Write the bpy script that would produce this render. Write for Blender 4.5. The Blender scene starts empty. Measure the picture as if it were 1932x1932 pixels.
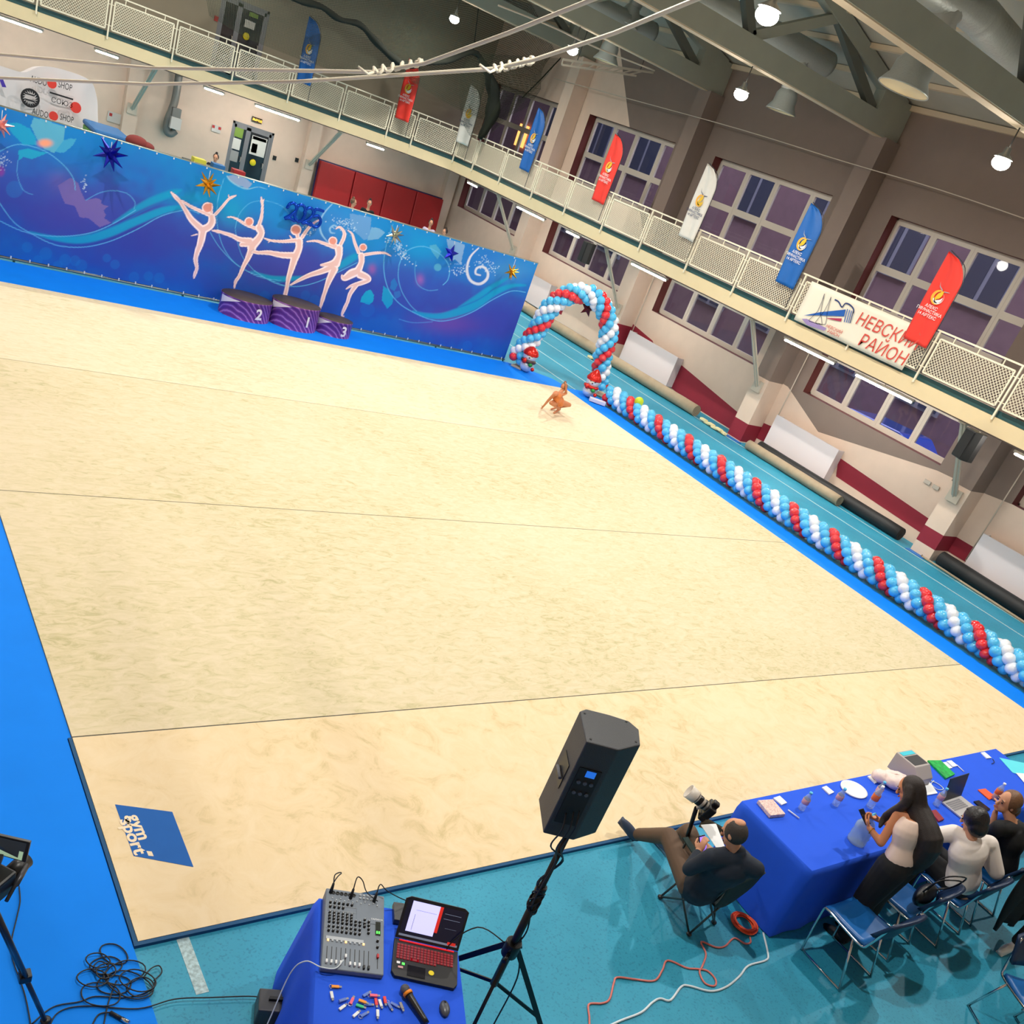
import bpy, math, random
import numpy as np
from mathutils import Vector, Matrix
random.seed(7); rng = np.random.RandomState(5)
scn = bpy.context.scene
COL = scn.collection
PI = math.pi

# ---------------------------------------------------------------- camera
F_PX, CX, CY = 1752.641, 949.053, 1136.893
CC = (-1.7625, -3.8857, 5.0336)
CR = ((0.790071, -0.514490, 0.333299), (0.000843, -0.542792, -0.839866), (0.613015, 0.663835, -0.428411))
CW = 1932.0
cam = bpy.data.cameras.new('camera')
cam.sensor_width = 36; cam.lens = F_PX / CW * 36
cam.shift_x = (CW/2 - CX) / CW; cam.shift_y = (CY - CW/2) / CW
cam.clip_start = 0.05; cam.clip_end = 300
co = bpy.data.objects.new('camera', cam); COL.objects.link(co)
r0, r1, r2 = [Vector(r) for r in CR]
co.matrix_world = Matrix(((r0.x, -r1.x, -r2.x, CC[0]), (r0.y, -r1.y, -r2.y, CC[1]), (r0.z, -r1.z, -r2.z, CC[2]), (0, 0, 0, 1)))
scn.camera = co
CRn = np.array(CR); CCn = np.array(CC)

def P(x, y, ax, v):
    """point of the plane coordinate[ax] = v seen at photo pixel (x, y)"""
    d = CRn.T @ np.array([(x-CX)/F_PX, (y-CY)/F_PX, 1.0])
    t = (v-CCn[ax])/d[ax]
    return Vector(CCn+t*d)
def PP(x, y, p0, n):
    d = CRn.T @ np.array([(x-CX)/F_PX, (y-CY)/F_PX, 1.0])
    t = (np.array(p0)-CCn).dot(n)/d.dot(n)
    return Vector(CCn+t*d)
def PXN(X):
    c = (np.asarray(X)-CCn) @ CRn.T
    return CX+F_PX*c[..., 0]/c[..., 2], CY+F_PX*c[..., 1]/c[..., 2]

# ---------------------------------------------------------------- world, exposure
w = bpy.data.worlds.new('dusk'); scn.world = w; w.use_nodes = True
bg = w.node_tree.nodes['Background']; bg.inputs[0].default_value = (0.30, 0.30, 0.42, 1); bg.inputs[1].default_value = 0.55
scn.view_settings.view_transform = 'Standard'; scn.view_settings.look = 'None'
scn.view_settings.gamma = 1; scn.view_settings.use_curve_mapping = False
scn.view_settings.exposure = 0.36
LAMP_W = 160.0
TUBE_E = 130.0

# ---------------------------------------------------------------- materials
def lin(c):
    return tuple((((x/255)+0.055)/1.055)**2.4 if x/255 > 0.04045 else x/255/12.92 for x in c)
MATS = {}
def M(name, col=None, rough=0.55, metal=0.0, emit=0.0, alpha=1.0, trans=0.0, spec=0.5, noise=0.0, nscale=8.0, bump=0.0, coat=0.0, stretch=None, col2=None, sheen=0, ecol=None):
    if name in MATS: return MATS[name]
    m = bpy.data.materials.new(name); m.use_nodes = True
    nt = m.node_tree; b = nt.nodes['Principled BSDF']
    c = (*lin(col), 1)
    b.inputs['Base Color'].default_value = c
    b.inputs['Roughness'].default_value = rough; b.inputs['Metallic'].default_value = metal
    b.inputs['Specular IOR Level'].default_value = spec
    b.inputs['Alpha'].default_value = alpha
    b.inputs['Transmission Weight'].default_value = trans
    if coat: b.inputs['Coat Weight'].default_value = coat; b.inputs['Coat Roughness'].default_value = 0.08
    if emit:
        b.inputs['Emission Color'].default_value = (*lin(ecol), 1) if ecol else c
        b.inputs['Emission Strength'].default_value = emit
    if noise or bump:
        tc = nt.nodes.new('ShaderNodeTexCoord'); mp = nt.nodes.new('ShaderNodeMapping')
        nt.links.new(tc.outputs['Object'], mp.inputs[0])
        if stretch: mp.inputs['Scale'].default_value = stretch
        n = nt.nodes.new('ShaderNodeTexNoise'); n.inputs['Scale'].default_value = nscale; n.inputs['Detail'].default_value = 6
        nt.links.new(mp.outputs[0], n.inputs['Vector'])
        if noise:
            r = nt.nodes.new('ShaderNodeValToRGB')
            k = 1-noise
            r.color_ramp.elements[0].position = 0.3; r.color_ramp.elements[1].position = 0.7
            r.color_ramp.elements[0].color = (*(lin(col2) if col2 else tuple(x*k for x in c[:3])), 1); r.color_ramp.elements[1].color = c
            nt.links.new(n.outputs['Fac'], r.inputs[0]); nt.links.new(r.outputs[0], b.inputs['Base Color'])
        if bump:
            bp = nt.nodes.new('ShaderNodeBump'); bp.inputs['Strength'].default_value = bump; bp.inputs['Distance'].default_value = 0.01
            nt.links.new(n.outputs['Fac'], bp.inputs['Height']); nt.links.new(bp.outputs[0], b.inputs['Normal'])
    MATS[name] = m
    return m
def vcmat(name, rough=0.6, spec=0.3):
    m = bpy.data.materials.new(name); m.use_nodes = True; nt = m.node_tree; b = nt.nodes['Principled BSDF']
    a = nt.nodes.new('ShaderNodeVertexColor'); a.layer_name = 'print'
    nt.links.new(a.outputs[0], b.inputs['Base Color']); b.inputs['Roughness'].default_value = rough; b.inputs['Specular IOR Level'].default_value = spec
    MATS[name] = m
    return m

# ---------------------------------------------------------------- mesh builder
def RZ(a): return Matrix.Rotation(a, 3, 'Z')
def frame(d, up=Vector((0, 0, 1))):
    d = Vector(d).normalized()
    if abs(d.dot(up)) > 0.98: up = Vector((0, 1, 0)) if abs(d.y) < .9 else Vector((1, 0, 0))
    x = d.cross(up).normalized(); y = x.cross(d)
    return x, y, d
class MB:
    def __init__(s): s.v = []; s.f = []; s.mi = []; s.sm = []
    def add(s, vs, fs, mi=0, sm=False):
        o = len(s.v); s.v += [tuple(v) for v in vs]
        for f in fs: s.f.append([i+o for i in f]); s.mi.append(mi); s.sm.append(sm)
        return s
    def box(s, c, d, R=None, mi=0):
        c = Vector(c); R = R or Matrix.Identity(3)
        if isinstance(R, (int, float)): R = RZ(R)
        vs = [c+R@Vector((sx*d[0]/2, sy*d[1]/2, sz*d[2]/2)) for sz in (-1, 1) for sy in (-1, 1) for sx in (-1, 1)]
        return s.add(vs, [(0, 2, 3, 1), (4, 5, 7, 6), (0, 1, 5, 4), (2, 6, 7, 3), (0, 4, 6, 2), (1, 3, 7, 5)], mi)
    def box2(s, a, b, mi=0):
        a = Vector(a); b = Vector(b)
        return s.box((a+b)/2, [abs(b[i]-a[i]) for i in range(3)], None, mi)
    def bar(s, a, b, w, h, up=Vector((0, 0, 1)), mi=0):
        a = Vector(a); b = Vector(b); x, y, d = frame(b-a, up)
        R = Matrix((x, y, d)).transposed()
        return s.box((a+b)/2, (w, h, (b-a).length), R, mi)
    def quad(s, *p, mi=0): return s.add(p, [tuple(range(len(p)))], mi)
    def tube(s, pts, r, n=8, mi=0, closed=False, caps=True, sm=True, sy=1.0, up=None):
        pts = [Vector(p) for p in pts]; k = len(pts)
        rs = r if isinstance(r, (list, tuple)) else [r]*k
        vs = []; x = None
        for i, p in enumerate(pts):
            if closed: t = pts[(i+1) % k]-pts[i-1]
            else: t = pts[min(i+1, k-1)]-pts[max(i-1, 0)]
            t = t.normalized() if t.length > 1e-9 else Vector((0, 0, 1))
            if x is None:
                x, y, _ = frame(t, up or Vector((0, 0, 1))); y = t.cross(x)
            else:
                x = (x-t*x.dot(t));
                x = x.normalized() if x.length > 1e-6 else frame(t)[0]
                y = t.cross(x)
            for j in range(n):
                a = 2*PI*j/n
                vs.append(p+x*(math.cos(a)*rs[i])+y*(math.sin(a)*rs[i]*sy))
        fs = []
        m = k if closed else k-1
        for i in range(m):
            for j in range(n):
                a = i*n+j; b = i*n+(j+1) % n; c = ((i+1) % k)*n+(j+1) % n; d = ((i+1) % k)*n+j
                fs.append((a, b, c, d))
        s.add(vs, fs, mi, sm)
        if caps and not closed:
            o = len(s.v)-len(vs)
            s.f.append([o+j for j in range(n)][::-1]); s.mi.append(mi); s.sm.append(False)
            s.f.append([o+(k-1)*n+j for j in range(n)]); s.mi.append(mi); s.sm.append(False)
        return s
    def cyl(s, a, b, r, r2=None, n=16, mi=0, sm=True): return s.tube([a, b], [r, r if r2 is None else r2], n, mi, sm=sm)
    def lathe(s, prof, o=(0, 0, 0), n=24, R=None, mi=0, sm=True, sx=1, sy=1):
        o = Vector(o); R = R or Matrix.Identity(3); vs = []; k = len(prof)
        for r, z in prof:
            for j in range(n):
                a = 2*PI*j/n; vs.append(o+R@Vector((math.cos(a)*r*sx, math.sin(a)*r*sy, z)))
        fs = [(i*n+j, i*n+(j+1) % n, (i+1)*n+(j+1) % n, (i+1)*n+j) for i in range(k-1) for j in range(n)]
        s.add(vs, fs, mi, sm)
        return s
    def ell(s, c, r, R=None, nu=12, nv=8, mi=0):
        if isinstance(r, (int, float)): r = (r, r, r)
        c = Vector(c); R = R or Matrix.Identity(3); vs = [c+R@Vector((0, 0, r[2]))]
        for i in range(1, nv):
            t = PI*i/nv
            for j in range(nu):
                a = 2*PI*j/nu; vs.append(c+R@Vector((r[0]*math.sin(t)*math.cos(a), r[1]*math.sin(t)*math.sin(a), r[2]*math.cos(t))))
        vs.append(c+R@Vector((0, 0, -r[2])))
        fs = [(0, 1+j, 1+(j+1) % nu) for j in range(nu)]
        for i in range(nv-2):
            for j in range(nu):
                a = 1+i*nu+j; b = 1+i*nu+(j+1) % nu; fs.append((a, a+nu, b+nu, b))
        l = len(vs)-1; fs += [(l, 1+(nv-2)*nu+(j+1) % nu, 1+(nv-2)*nu+j) for j in range(nu)]
        return s.add(vs, fs, mi, True)
    def prism(s, poly, n, t, mi=0):
        """poly = 3D planar points, extruded by vector n*t"""
        poly = [Vector(p) for p in poly]; k = len(poly); e = Vector(n)*t
        vs = poly+[p+e for p in poly]
        fs = [tuple(range(k))[::-1], tuple(range(k, 2*k))]+[(i, (i+1) % k, k+(i+1) % k, k+i) for i in range(k)]
        return s.add(vs, fs, mi)
    def merge(s, o, T=None, mi=None):
        vs = [(T@Vector(v)) for v in o.v] if T is not None else o.v
        b = len(s.v); s.v += [tuple(v) for v in vs]
        for f, m, sm in zip(o.f, o.mi, o.sm): s.f.append([i+b for i in f]); s.mi.append(m if mi is None else mi); s.sm.append(sm)
        return s
XF = {}
def build(mb, name, mats, parent=None, bev=0, local=False):
    vs = mb.v
    if parent is not None and not local and parent.name in XF:
        T = XF[parent.name]
        vs = [tuple(T@Vector(v)) for v in vs]
    me = bpy.data.meshes.new(name); me.from_pydata(vs, [], mb.f)
    if not isinstance(mats, (list, tuple)): mats = [mats]
    for m in mats: me.materials.append(MATS[m] if isinstance(m, str) else m)
    me.polygons.foreach_set('material_index', mb.mi); me.polygons.foreach_set('use_smooth', mb.sm)
    me.update()
    o = bpy.data.objects.new(name, me); COL.objects.link(o)
    if parent is not None:
        o.parent = parent
        if parent.name in XF: XF[o.name] = XF[parent.name]
    if bev:
        b = o.modifiers.new('bevel', 'BEVEL'); b.width = bev; b.segments = 2; b.limit_method = 'ANGLE'
    return o
def thing(name, label, cat, loc=(0, 0, 0), rz=0, group=None):
    o = bpy.data.objects.new(name, None); COL.objects.link(o); o.location = loc; o.rotation_euler = (0, 0, rz)
    o.empty_display_size = 0.1
    o['label'] = label; o['category'] = cat
    if group: o['group'] = group
    XF[o.name] = (Matrix.Translation(loc) @ Matrix.Rotation(rz, 4, 'Z')).inverted()
    return o
def tag(o, label, cat, group=None, kind=None):
    o['label'] = label; o['category'] = cat
    if group: o['group'] = group
    if kind: o['kind'] = kind
    return o
def single(mb, name, mats, label, cat, loc=None, group=None, bev=0):
    """a thing that is one mesh, its origin at loc"""
    if loc is None:
        a = np.array(mb.v); loc = ((a[:, 0].min()+a[:, 0].max())/2, (a[:, 1].min()+a[:, 1].max())/2, a[:, 2].min())
    L = Vector(loc); mb.v = [tuple(Vector(v)-L) for v in mb.v]
    o = build(mb, name, mats, None, bev); o.location = L
    return tag(o, label, cat, group)
def struct(mb, name, mats, parent=None, bev=0):
    o = build(mb, name, mats, parent, bev)
    if parent is None: o['kind'] = 'structure'; o['label'] = name.replace('_', ' '); 
    return o
def copy_tree(o, parent=None):
    c = o.copy(); COL.objects.link(c)
    if parent is not None: c.parent = parent
    for ch in list(o.children): copy_tree(ch, c)
    return c
_txt = {}
def text(body, size=1.0, shear=0.0, weight=0.0, align='CENTER', space=1.0, line=1.0):
    """flat text outline mesh in the XY plane"""
    key = (body, shear, weight, align, space, line)
    if key not in _txt:
        cu = bpy.data.curves.new('t', 'FONT'); cu.body = body; cu.size = 1; cu.align_x = align; cu.align_y = 'CENTER'
        cu.shear = shear; cu.offset = weight; cu.space_character = space; cu.space_line = line; cu.resolution_u = 3
        o = bpy.data.objects.new('t', cu); COL.objects.link(o)
        dg = bpy.context.evaluated_depsgraph_get(); me = o.evaluated_get(dg).to_mesh()
        mb = MB(); mb.add([v.co[:] for v in me.vertices], [tuple(p.vertices) for p in me.polygons])
        o.evaluated_get(dg).to_mesh_clear(); bpy.data.objects.remove(o); bpy.data.curves.remove(cu)
        _txt[key] = mb
    mb = MB(); src = _txt[key]
    mb.merge(src, Matrix.Scale(size, 4)); return mb
def place(mb, src, o, ex, ey, mi=None):
    ex = Vector(ex); ey = Vector(ey); n = ex.cross(ey); o = Vector(o)
    T = Matrix(((ex.x, ey.x, n.x, o.x), (ex.y, ey.y, n.y, o.y), (ex.z, ey.z, n.z, o.z), (0, 0, 0, 1)))
    return mb.merge(src, T, mi)
def smooth_path(pts, n=6, closed=False):
    pts = [Vector(p) for p in pts]; k = len(pts); out = []
    for i in range(k if closed else k-1):
        g = (lambda j: pts[j % k]) if closed else (lambda j: pts[max(0, min(k-1, j))])
        p0, p1, p2, p3 = g(i-1), g(i), g(i+1), g(i+2)
        for j in range(n):
            t = j/n
            out.append(0.5*((2*p1)+(p2-p0)*t+(2*p0-5*p1+4*p2-p3)*t*t+(3*p1-p0-3*p2+p3)*t**3))
    if not closed: out.append(pts[-1])
    return out
# texts are converted while the scene is still empty
for body, kw in (('НЕВСКИЙ', dict(shear=0.12)), ('РАЙОН', dict(shear=0.12)), ('gym', dict(weight=0.03)), ('sport', dict(weight=0.03)),
                 ('1', dict(weight=0.03)), ('2', dict(weight=0.03)), ('3', dict(weight=0.03)), ('АЛЕКС\nГИМНАСТИКА\n14 АРТЕКС', dict(weight=0.01)),
                 ('AUDO', {}), ('SHOP', {}), ('СОЮЗ', {}), ('ВЫХОД', {}), ('YAMAHA', {})):
    text(body, **kw)
# ================================================================ the hall
XL, XR, YN, YB = -3.8, 19.6, -9.0, 31.0
ZB = 3.47                       # balcony floor level
ZW = 8.75; ZR = 11.7; XM = (XL+XR)/2
BEAMS = [-6.5, -0.2, 6.05, 12.35, 18.65, 24.95]
FL = -0.03

def floor_mat():
    m = bpy.data.materials.new('teal_rubber'); m.use_nodes = True; nt = m.node_tree; b = nt.nodes['Principled BSDF']
    tc = nt.nodes.new('ShaderNodeTexCoord')
    n1 = nt.nodes.new('ShaderNodeTexNoise'); n1.inputs['Scale'].default_value = 55; n1.inputs['Detail'].default_value = 3
    n2 = nt.nodes.new('ShaderNodeTexNoise'); n2.inputs['Scale'].default_value = 0.7; n2.inputs['Detail'].default_value = 5
    for n in (n1, n2): nt.links.new(tc.outputs['Object'], n.inputs['Vector'])
    r1 = nt.nodes.new('ShaderNodeValToRGB'); r2 = nt.nodes.new('ShaderNodeValToRGB')
    r1.color_ramp.elements[0].position = .30; r1.color_ramp.elements[1].position = .45
    r1.color_ramp.elements[0].color = (*lin((30, 120, 150)), 1); r1.color_ramp.elements[1].color = (1, 1, 1, 1)
    r2.color_ramp.elements[0].position = .35; r2.color_ramp.elements[1].position = .7
    r2.color_ramp.elements[0].color = (*lin((40, 142, 173)), 1); r2.color_ramp.elements[1].color = (*lin((57, 160, 191)), 1)
    mx = nt.nodes.new('ShaderNodeMix'); mx.data_type = 'RGBA'; mx.blend_type = 'MULTIPLY'; mx.inputs[0].default_value = .35
    nt.links.new(n1.outputs['Fac'], r1.inputs[0]); nt.links.new(n2.outputs['Fac'], r2.inputs[0])
    nt.links.new(r2.outputs[0], mx.inputs[6]); nt.links.new(r1.outputs[0], mx.inputs[7]); nt.links.new(mx.outputs[2], b.inputs['Base Color'])
    b.inputs['Roughness'].default_value = .5; b.inputs['Specular IOR Level'].default_value = .3
    MATS['floor'] = m
floor_mat()
M('spk_black', (20, 22, 23), .5)
M('line_white', (190, 220, 225), .6, noise=.5, nscale=40)
M('blue_runner', (0, 132, 248), .75, noise=.06, nscale=2.0, spec=.2)
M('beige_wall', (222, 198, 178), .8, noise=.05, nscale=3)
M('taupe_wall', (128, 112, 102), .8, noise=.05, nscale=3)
M('crimson_wall', (140, 28, 48), .7, noise=.06, nscale=5)
M('grey_ceiling', (168, 164, 150), .85, noise=.08, nscale=1.5)
M('beam_grey', (150, 152, 138), .7, noise=.08, nscale=2)
M('beam_cream', (196, 178, 150), .7)
M('strut_dark', (92, 94, 84), .7)
M('cream', (226, 206, 164), .6, noise=.04, nscale=3)
M('cream_rail', (236, 226, 200), .45)
M('kick_green', (28, 74, 78), .5)
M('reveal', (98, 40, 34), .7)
M('pvc', (196, 186, 172), .4)
M('glass', (24, 26, 40), .02, trans=0.0, spec=.9, alpha=.3)
M('white_panel', (222, 212, 212), .5)

def carpet_mat(name, a, b2, c3, rot, sc):
    m = bpy.data.materials.new(name); m.use_nodes = True; nt = m.node_tree; b = nt.nodes['Principled BSDF']
    tc = nt.nodes.new('ShaderNodeTexCoord'); mp = nt.nodes.new('ShaderNodeMapping'); mp.inputs['Rotation'].default_value = (0, 0, rot); mp.inputs['Scale'].default_value = sc
    n1 = nt.nodes.new('ShaderNodeTexNoise'); n1.inputs['Scale'].default_value = 2.2; n1.inputs['Detail'].default_value = 9; n1.inputs['Roughness'].default_value = .68; n1.inputs['Distortion'].default_value = 1.2
    n2 = nt.nodes.new('ShaderNodeTexNoise'); n2.inputs['Scale'].default_value = .35; n2.inputs['Detail'].default_value = 2
    nt.links.new(tc.outputs['Object'], mp.inputs[0]); nt.links.new(mp.outputs[0], n1.inputs['Vector']); nt.links.new(tc.outputs['Object'], n2.inputs['Vector'])
    r = nt.nodes.new('ShaderNodeValToRGB'); r.color_ramp.elements[0].position = .28; r.color_ramp.elements[1].position = .62
    r.color_ramp.elements[0].color = (*lin(c3), 1); r.color_ramp.elements[1].color = (*lin(a), 1)
    e = r.color_ramp.elements.new(.45); e.color = (*lin(b2), 1)
    ad = nt.nodes.new('ShaderNodeMath'); ad.operation = 'MULTIPLY_ADD'; ad.inputs[1].default_value = .35; ad.inputs[2].default_value = -.17
    ad2 = nt.nodes.new('ShaderNodeMath'); ad2.operation = 'ADD'
    nt.links.new(n2.outputs['Fac'], ad.inputs[0]); nt.links.new(ad.outputs[0], ad2.inputs[0]); nt.links.new(n1.outputs['Fac'], ad2.inputs[1])
    nt.links.new(ad2.outputs[0], r.inputs[0]); nt.links.new(r.outputs[0], b.inputs['Base Color'])
    b.inputs['Roughness'].default_value = .9; b.inputs['Specular IOR Level'].default_value = .1
    MATS[name] = m
carpet_mat('carpet_warm', (234, 214, 178), (230, 208, 168), (208, 188, 142), .3, (1.6, 1.6, 1))
carpet_mat('carpet_mid', (222, 208, 178), (213, 200, 164), (188, 179, 136), .25, (2.2, 4.6, 1))
carpet_mat('carpet_far', (232, 217, 188), (224, 209, 176), (202, 191, 150), .2, (2.2, 5.6, 1))

# floor with its painted lane lines
mb = MB(); mb.quad((XL, YN, FL), (XR, YN, FL), (XR, YB, FL), (XL, YB, FL))
for x in (14.5, 15.6, 16.75, 17.85, 18.75): mb.box2((x-.025, YN, FL), (x+.025, YB-1, FL+.002), 1)
mb.box2((.235, -.46, FL), (.315, -.03, FL+.002), 1)
struct(mb, 'floor', ['floor', 'line_white'])

# runners and the gymnastics carpet
def single_box(name, a, b, mat, label, cat, bev=0, group=None):
    mb = MB(); mb.box2(a, b); return single(mb, name, mat, label, cat, group=group, bev=bev)
mb = MB(); mb.prism([(-3.3, -6, FL), (-.034, -6, FL), (-.034, 2.0, FL), (-.004, 2.0, FL), (-.004, 13.99, FL), (-3.3, 13.99, FL)], (0, 0, 1), .018)
single(mb, 'carpet_runner', 'blue_runner', 'wide bright blue carpet runner along the left edge of the beige floor', 'carpet')
mb = MB(); mb.prism([(-3.3, 14.0, FL), (13.95, 14.0, FL), (14.25, 14.15, FL), (14.1, 14.7, FL), (13.1, 15.42, FL), (-3.3, 15.42, FL)], (0, 0, 1), .018)
single(mb, 'carpet_runner', 'blue_runner', 'bright blue carpet runner between the printed backdrop and beige floor', 'carpet')
mb = MB(); mb.prism([(14.004, -3, FL), (14.72, -3, FL), (14.72, 13.2, FL), (15.05, 13.6, FL), (14.9, 14.1, FL), (14.3, 14.1, FL), (14.004, 13.98, FL)], (0, 0, 1), .017)
single(mb, 'carpet_runner', 'blue_runner', 'narrow bright blue carpet runner under the balloon garland', 'carpet')
M('binding', (20, 78, 122), .8); M('patch_blue', (0, 92, 176), .8, noise=.05); M('print_beige', (240, 222, 190), .8); M('seam', (90, 90, 84), .9)
T = thing('gymnastics_carpet', 'huge beige gymnastics carpet of joined strips with a blue sponsor patch', 'carpet', (7, 7, FL))
g = .007
for y0, y1, mt in ((0.0, 2.0-g, 'carpet_warm'), (2.0+g, 6.12-g, 'carpet_mid'), (6.12+g, 10.2-g, 'carpet_mid'), (10.2+g, 13.98, 'carpet_far')):
    mb = MB(); mb.box2((0.0, y0, FL), (14.0, y1, 0)); build(mb, 'carpet_strip', mt, T)
mb = MB()
for y in (2.0, 6.12, 10.2): mb.box2((0, y-g, FL), (14.0, y+g, -.003))
build(mb, 'seam', 'seam', T)
mb = MB(); mb.box2((-.03, -.03, FL), (14, -.002, -.002)); mb.box2((-.028, -.002, FL), (-.002, 2.0, -.004)); build(mb, 'edge_binding', 'binding', T)
mb = MB(); q = [P(217, 1518, 2, 0), P(252, 1615, 2, 0), P(365, 1636, 2, 0), P(325, 1532, 2, 0)]
mb.prism([Vector((p.x, p.y, .0005)) for p in q], (0, 0, 1), .0015)
o1 = P(262, 1561, 2, 0); o2 = P(250, 1578, 2, 0)
a = P(237, 1540, 2, 0); b = P(268, 1608, 2, 0); ex = (b-a); ex.z = 0; L = ex.length; ex.normalize(); ey = Vector((-ex.y, ex.x, 0))
place(mb, text('gym', .125, weight=.03), Vector((o1.x, o1.y, .003)), ex*1.25, ey, 1)
place(mb, text('sport', .125, weight=.03), Vector((o2.x, o2.y, .003)), ex*1.3, ey, 1)
mb.quad(*[Vector((p.x, p.y, .003)) for p in (P(276, 1606, 2, 0), P(280, 1615, 2, 0), P(290, 1616, 2, 0), P(286, 1607, 2, 0))], mi=1)
build(mb, 'sponsor_patch', ['patch_blue', 'print_beige'], T)

# ---------------------------------------------------------------- walls
def clip(poly, a, b, c):
    out = []; k = len(poly)
    for i in range(k):
        p, q = poly[i], poly[(i+1) % k]; dp = a*p[0]+b*p[1]-c; dq = a*q[0]+b*q[1]-c
        if dp >= 0: out.append(p)
        if (dp >= 0) != (dq >= 0):
            t = dp/(dp-dq); out.append((p[0]+(q[0]-p[0])*t, p[1]+(q[1]-p[1])*t))
    return out
LW = [(.9, 5.1), (7.0, 11.4), (13.3, 17.85), (19.65, 24.15), (26.0, 30.4)]      # windows of the right wall (y)
ZL = (1.83, 2.95); ZU = (4.28, 6.42)
cells = []
ys = sorted([YN, YB]+[y for a in LW for y in a])
for i in range(len(ys)-1):
    iswin = any(abs(ys[i]-a) < 1e-6 for a, b in LW)
    zs = [FL, ZL[0], ZL[1], ZU[0], ZU[1], ZW]
    if iswin:
        for j in (0, 2, 4): cells.append((ys[i], ys[i+1], zs[j], zs[j+1]))
    else: cells.append((ys[i], ys[i+1], FL, ZW))
def yz(x, y, X=19.6): p = P(x, y, 0, X); return (p.y, p.z)
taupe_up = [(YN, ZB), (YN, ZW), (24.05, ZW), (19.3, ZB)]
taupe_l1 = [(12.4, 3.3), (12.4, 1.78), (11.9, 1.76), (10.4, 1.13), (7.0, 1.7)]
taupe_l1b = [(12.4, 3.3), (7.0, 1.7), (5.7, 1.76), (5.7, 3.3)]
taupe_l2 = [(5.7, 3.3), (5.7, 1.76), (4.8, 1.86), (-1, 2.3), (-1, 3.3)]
red = [[(15.75, .85), (13.0, .5), (13.0, .0), (14.6, .0), (15.8, .12)], [(15.75, .85), (16.6, .95), (16.6, .2), (15.8, .12)], [(17.3, 1.05), (18.4, 1.2), (18.9, 1.12), (18.9, .48), (18.1, .5), (17.0, .85)],
       [(9.5, .84), (6.25, .64), (6.25, .27), (9.3, .39)], [(11.7, .66), (12.1, .62), (12.1, .17), (11.5, .19), (11.3, .64)], [(5.0, .62), (5.8, .62), (5.8, .24), (5.0, .24)],
       [(21.9, .62), (22.6, .62), (22.6, .28), (21.9, .28)]]
mb = MB()
def cellpoly(mb, pols, mi, off):
    for c in cells:
        for pol in pols:
            q = clip(clip(clip(clip(pol, 1, 0, c[0]), -1, 0, -c[1]), 0, 1, c[2]), 0, -1, -c[3])
            if len(q) > 2: mb.quad(*[(XR-off, y, z) for y, z in q], mi=mi)
for c in cells: mb.quad((XR, c[0], c[2]), (XR, c[1], c[2]), (XR, c[1], c[3]), (XR, c[0], c[3]))
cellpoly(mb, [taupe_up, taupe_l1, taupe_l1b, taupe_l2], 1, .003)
cellpoly(mb, red, 2, .005)
# pink lower band behind the balloon arch stays beige; window reveals are cut 0.3 m deep
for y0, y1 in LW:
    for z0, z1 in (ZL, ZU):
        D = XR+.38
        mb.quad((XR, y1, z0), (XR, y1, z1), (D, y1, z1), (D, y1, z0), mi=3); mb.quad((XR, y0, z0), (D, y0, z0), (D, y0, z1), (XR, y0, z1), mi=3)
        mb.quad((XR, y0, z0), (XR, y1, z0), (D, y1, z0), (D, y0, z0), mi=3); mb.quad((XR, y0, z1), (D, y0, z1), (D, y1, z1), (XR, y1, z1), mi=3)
struct(mb, 'wall_right', ['beige_wall', 'taupe_wall', 'crimson_wall', 'reveal'])
# pilasters of the right wall, painted in the same bands
k = 0
for y in (-.2, 6.02, 12.35, 18.65, 24.95):
    mb = MB(); a, b = y-.26, y+.26
    def band(z0, z1, mi): 
        mb.quad((19.0, a, z0), (19.0, b, z0), (19.0, b, z1), (19.0, a, z1), mi=mi)
        mb.quad((19.0, a, z0), (19.0, a, z1), (XR-.006, a, z1), (XR-.006, a, z0), mi=mi); mb.quad((19.0, b, z0), (XR-.006, b, z0), (XR-.006, b, z1), (19.0, b, z1), mi=mi)
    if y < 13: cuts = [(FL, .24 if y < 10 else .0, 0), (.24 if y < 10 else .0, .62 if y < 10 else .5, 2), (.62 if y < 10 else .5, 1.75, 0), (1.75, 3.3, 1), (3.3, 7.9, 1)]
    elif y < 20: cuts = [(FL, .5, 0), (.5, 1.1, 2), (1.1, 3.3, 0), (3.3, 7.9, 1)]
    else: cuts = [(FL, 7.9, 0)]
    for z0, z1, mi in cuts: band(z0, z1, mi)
    mb.quad((19.0, a, 7.9), (19.0, b, 7.9), (XR-.006, b, 7.9), (XR-.006, a, 7.9))
    k += 1; struct(mb, 'trim_%d' % k, ['beige_wall', 'taupe_wall', 'crimson_wall'])

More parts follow.
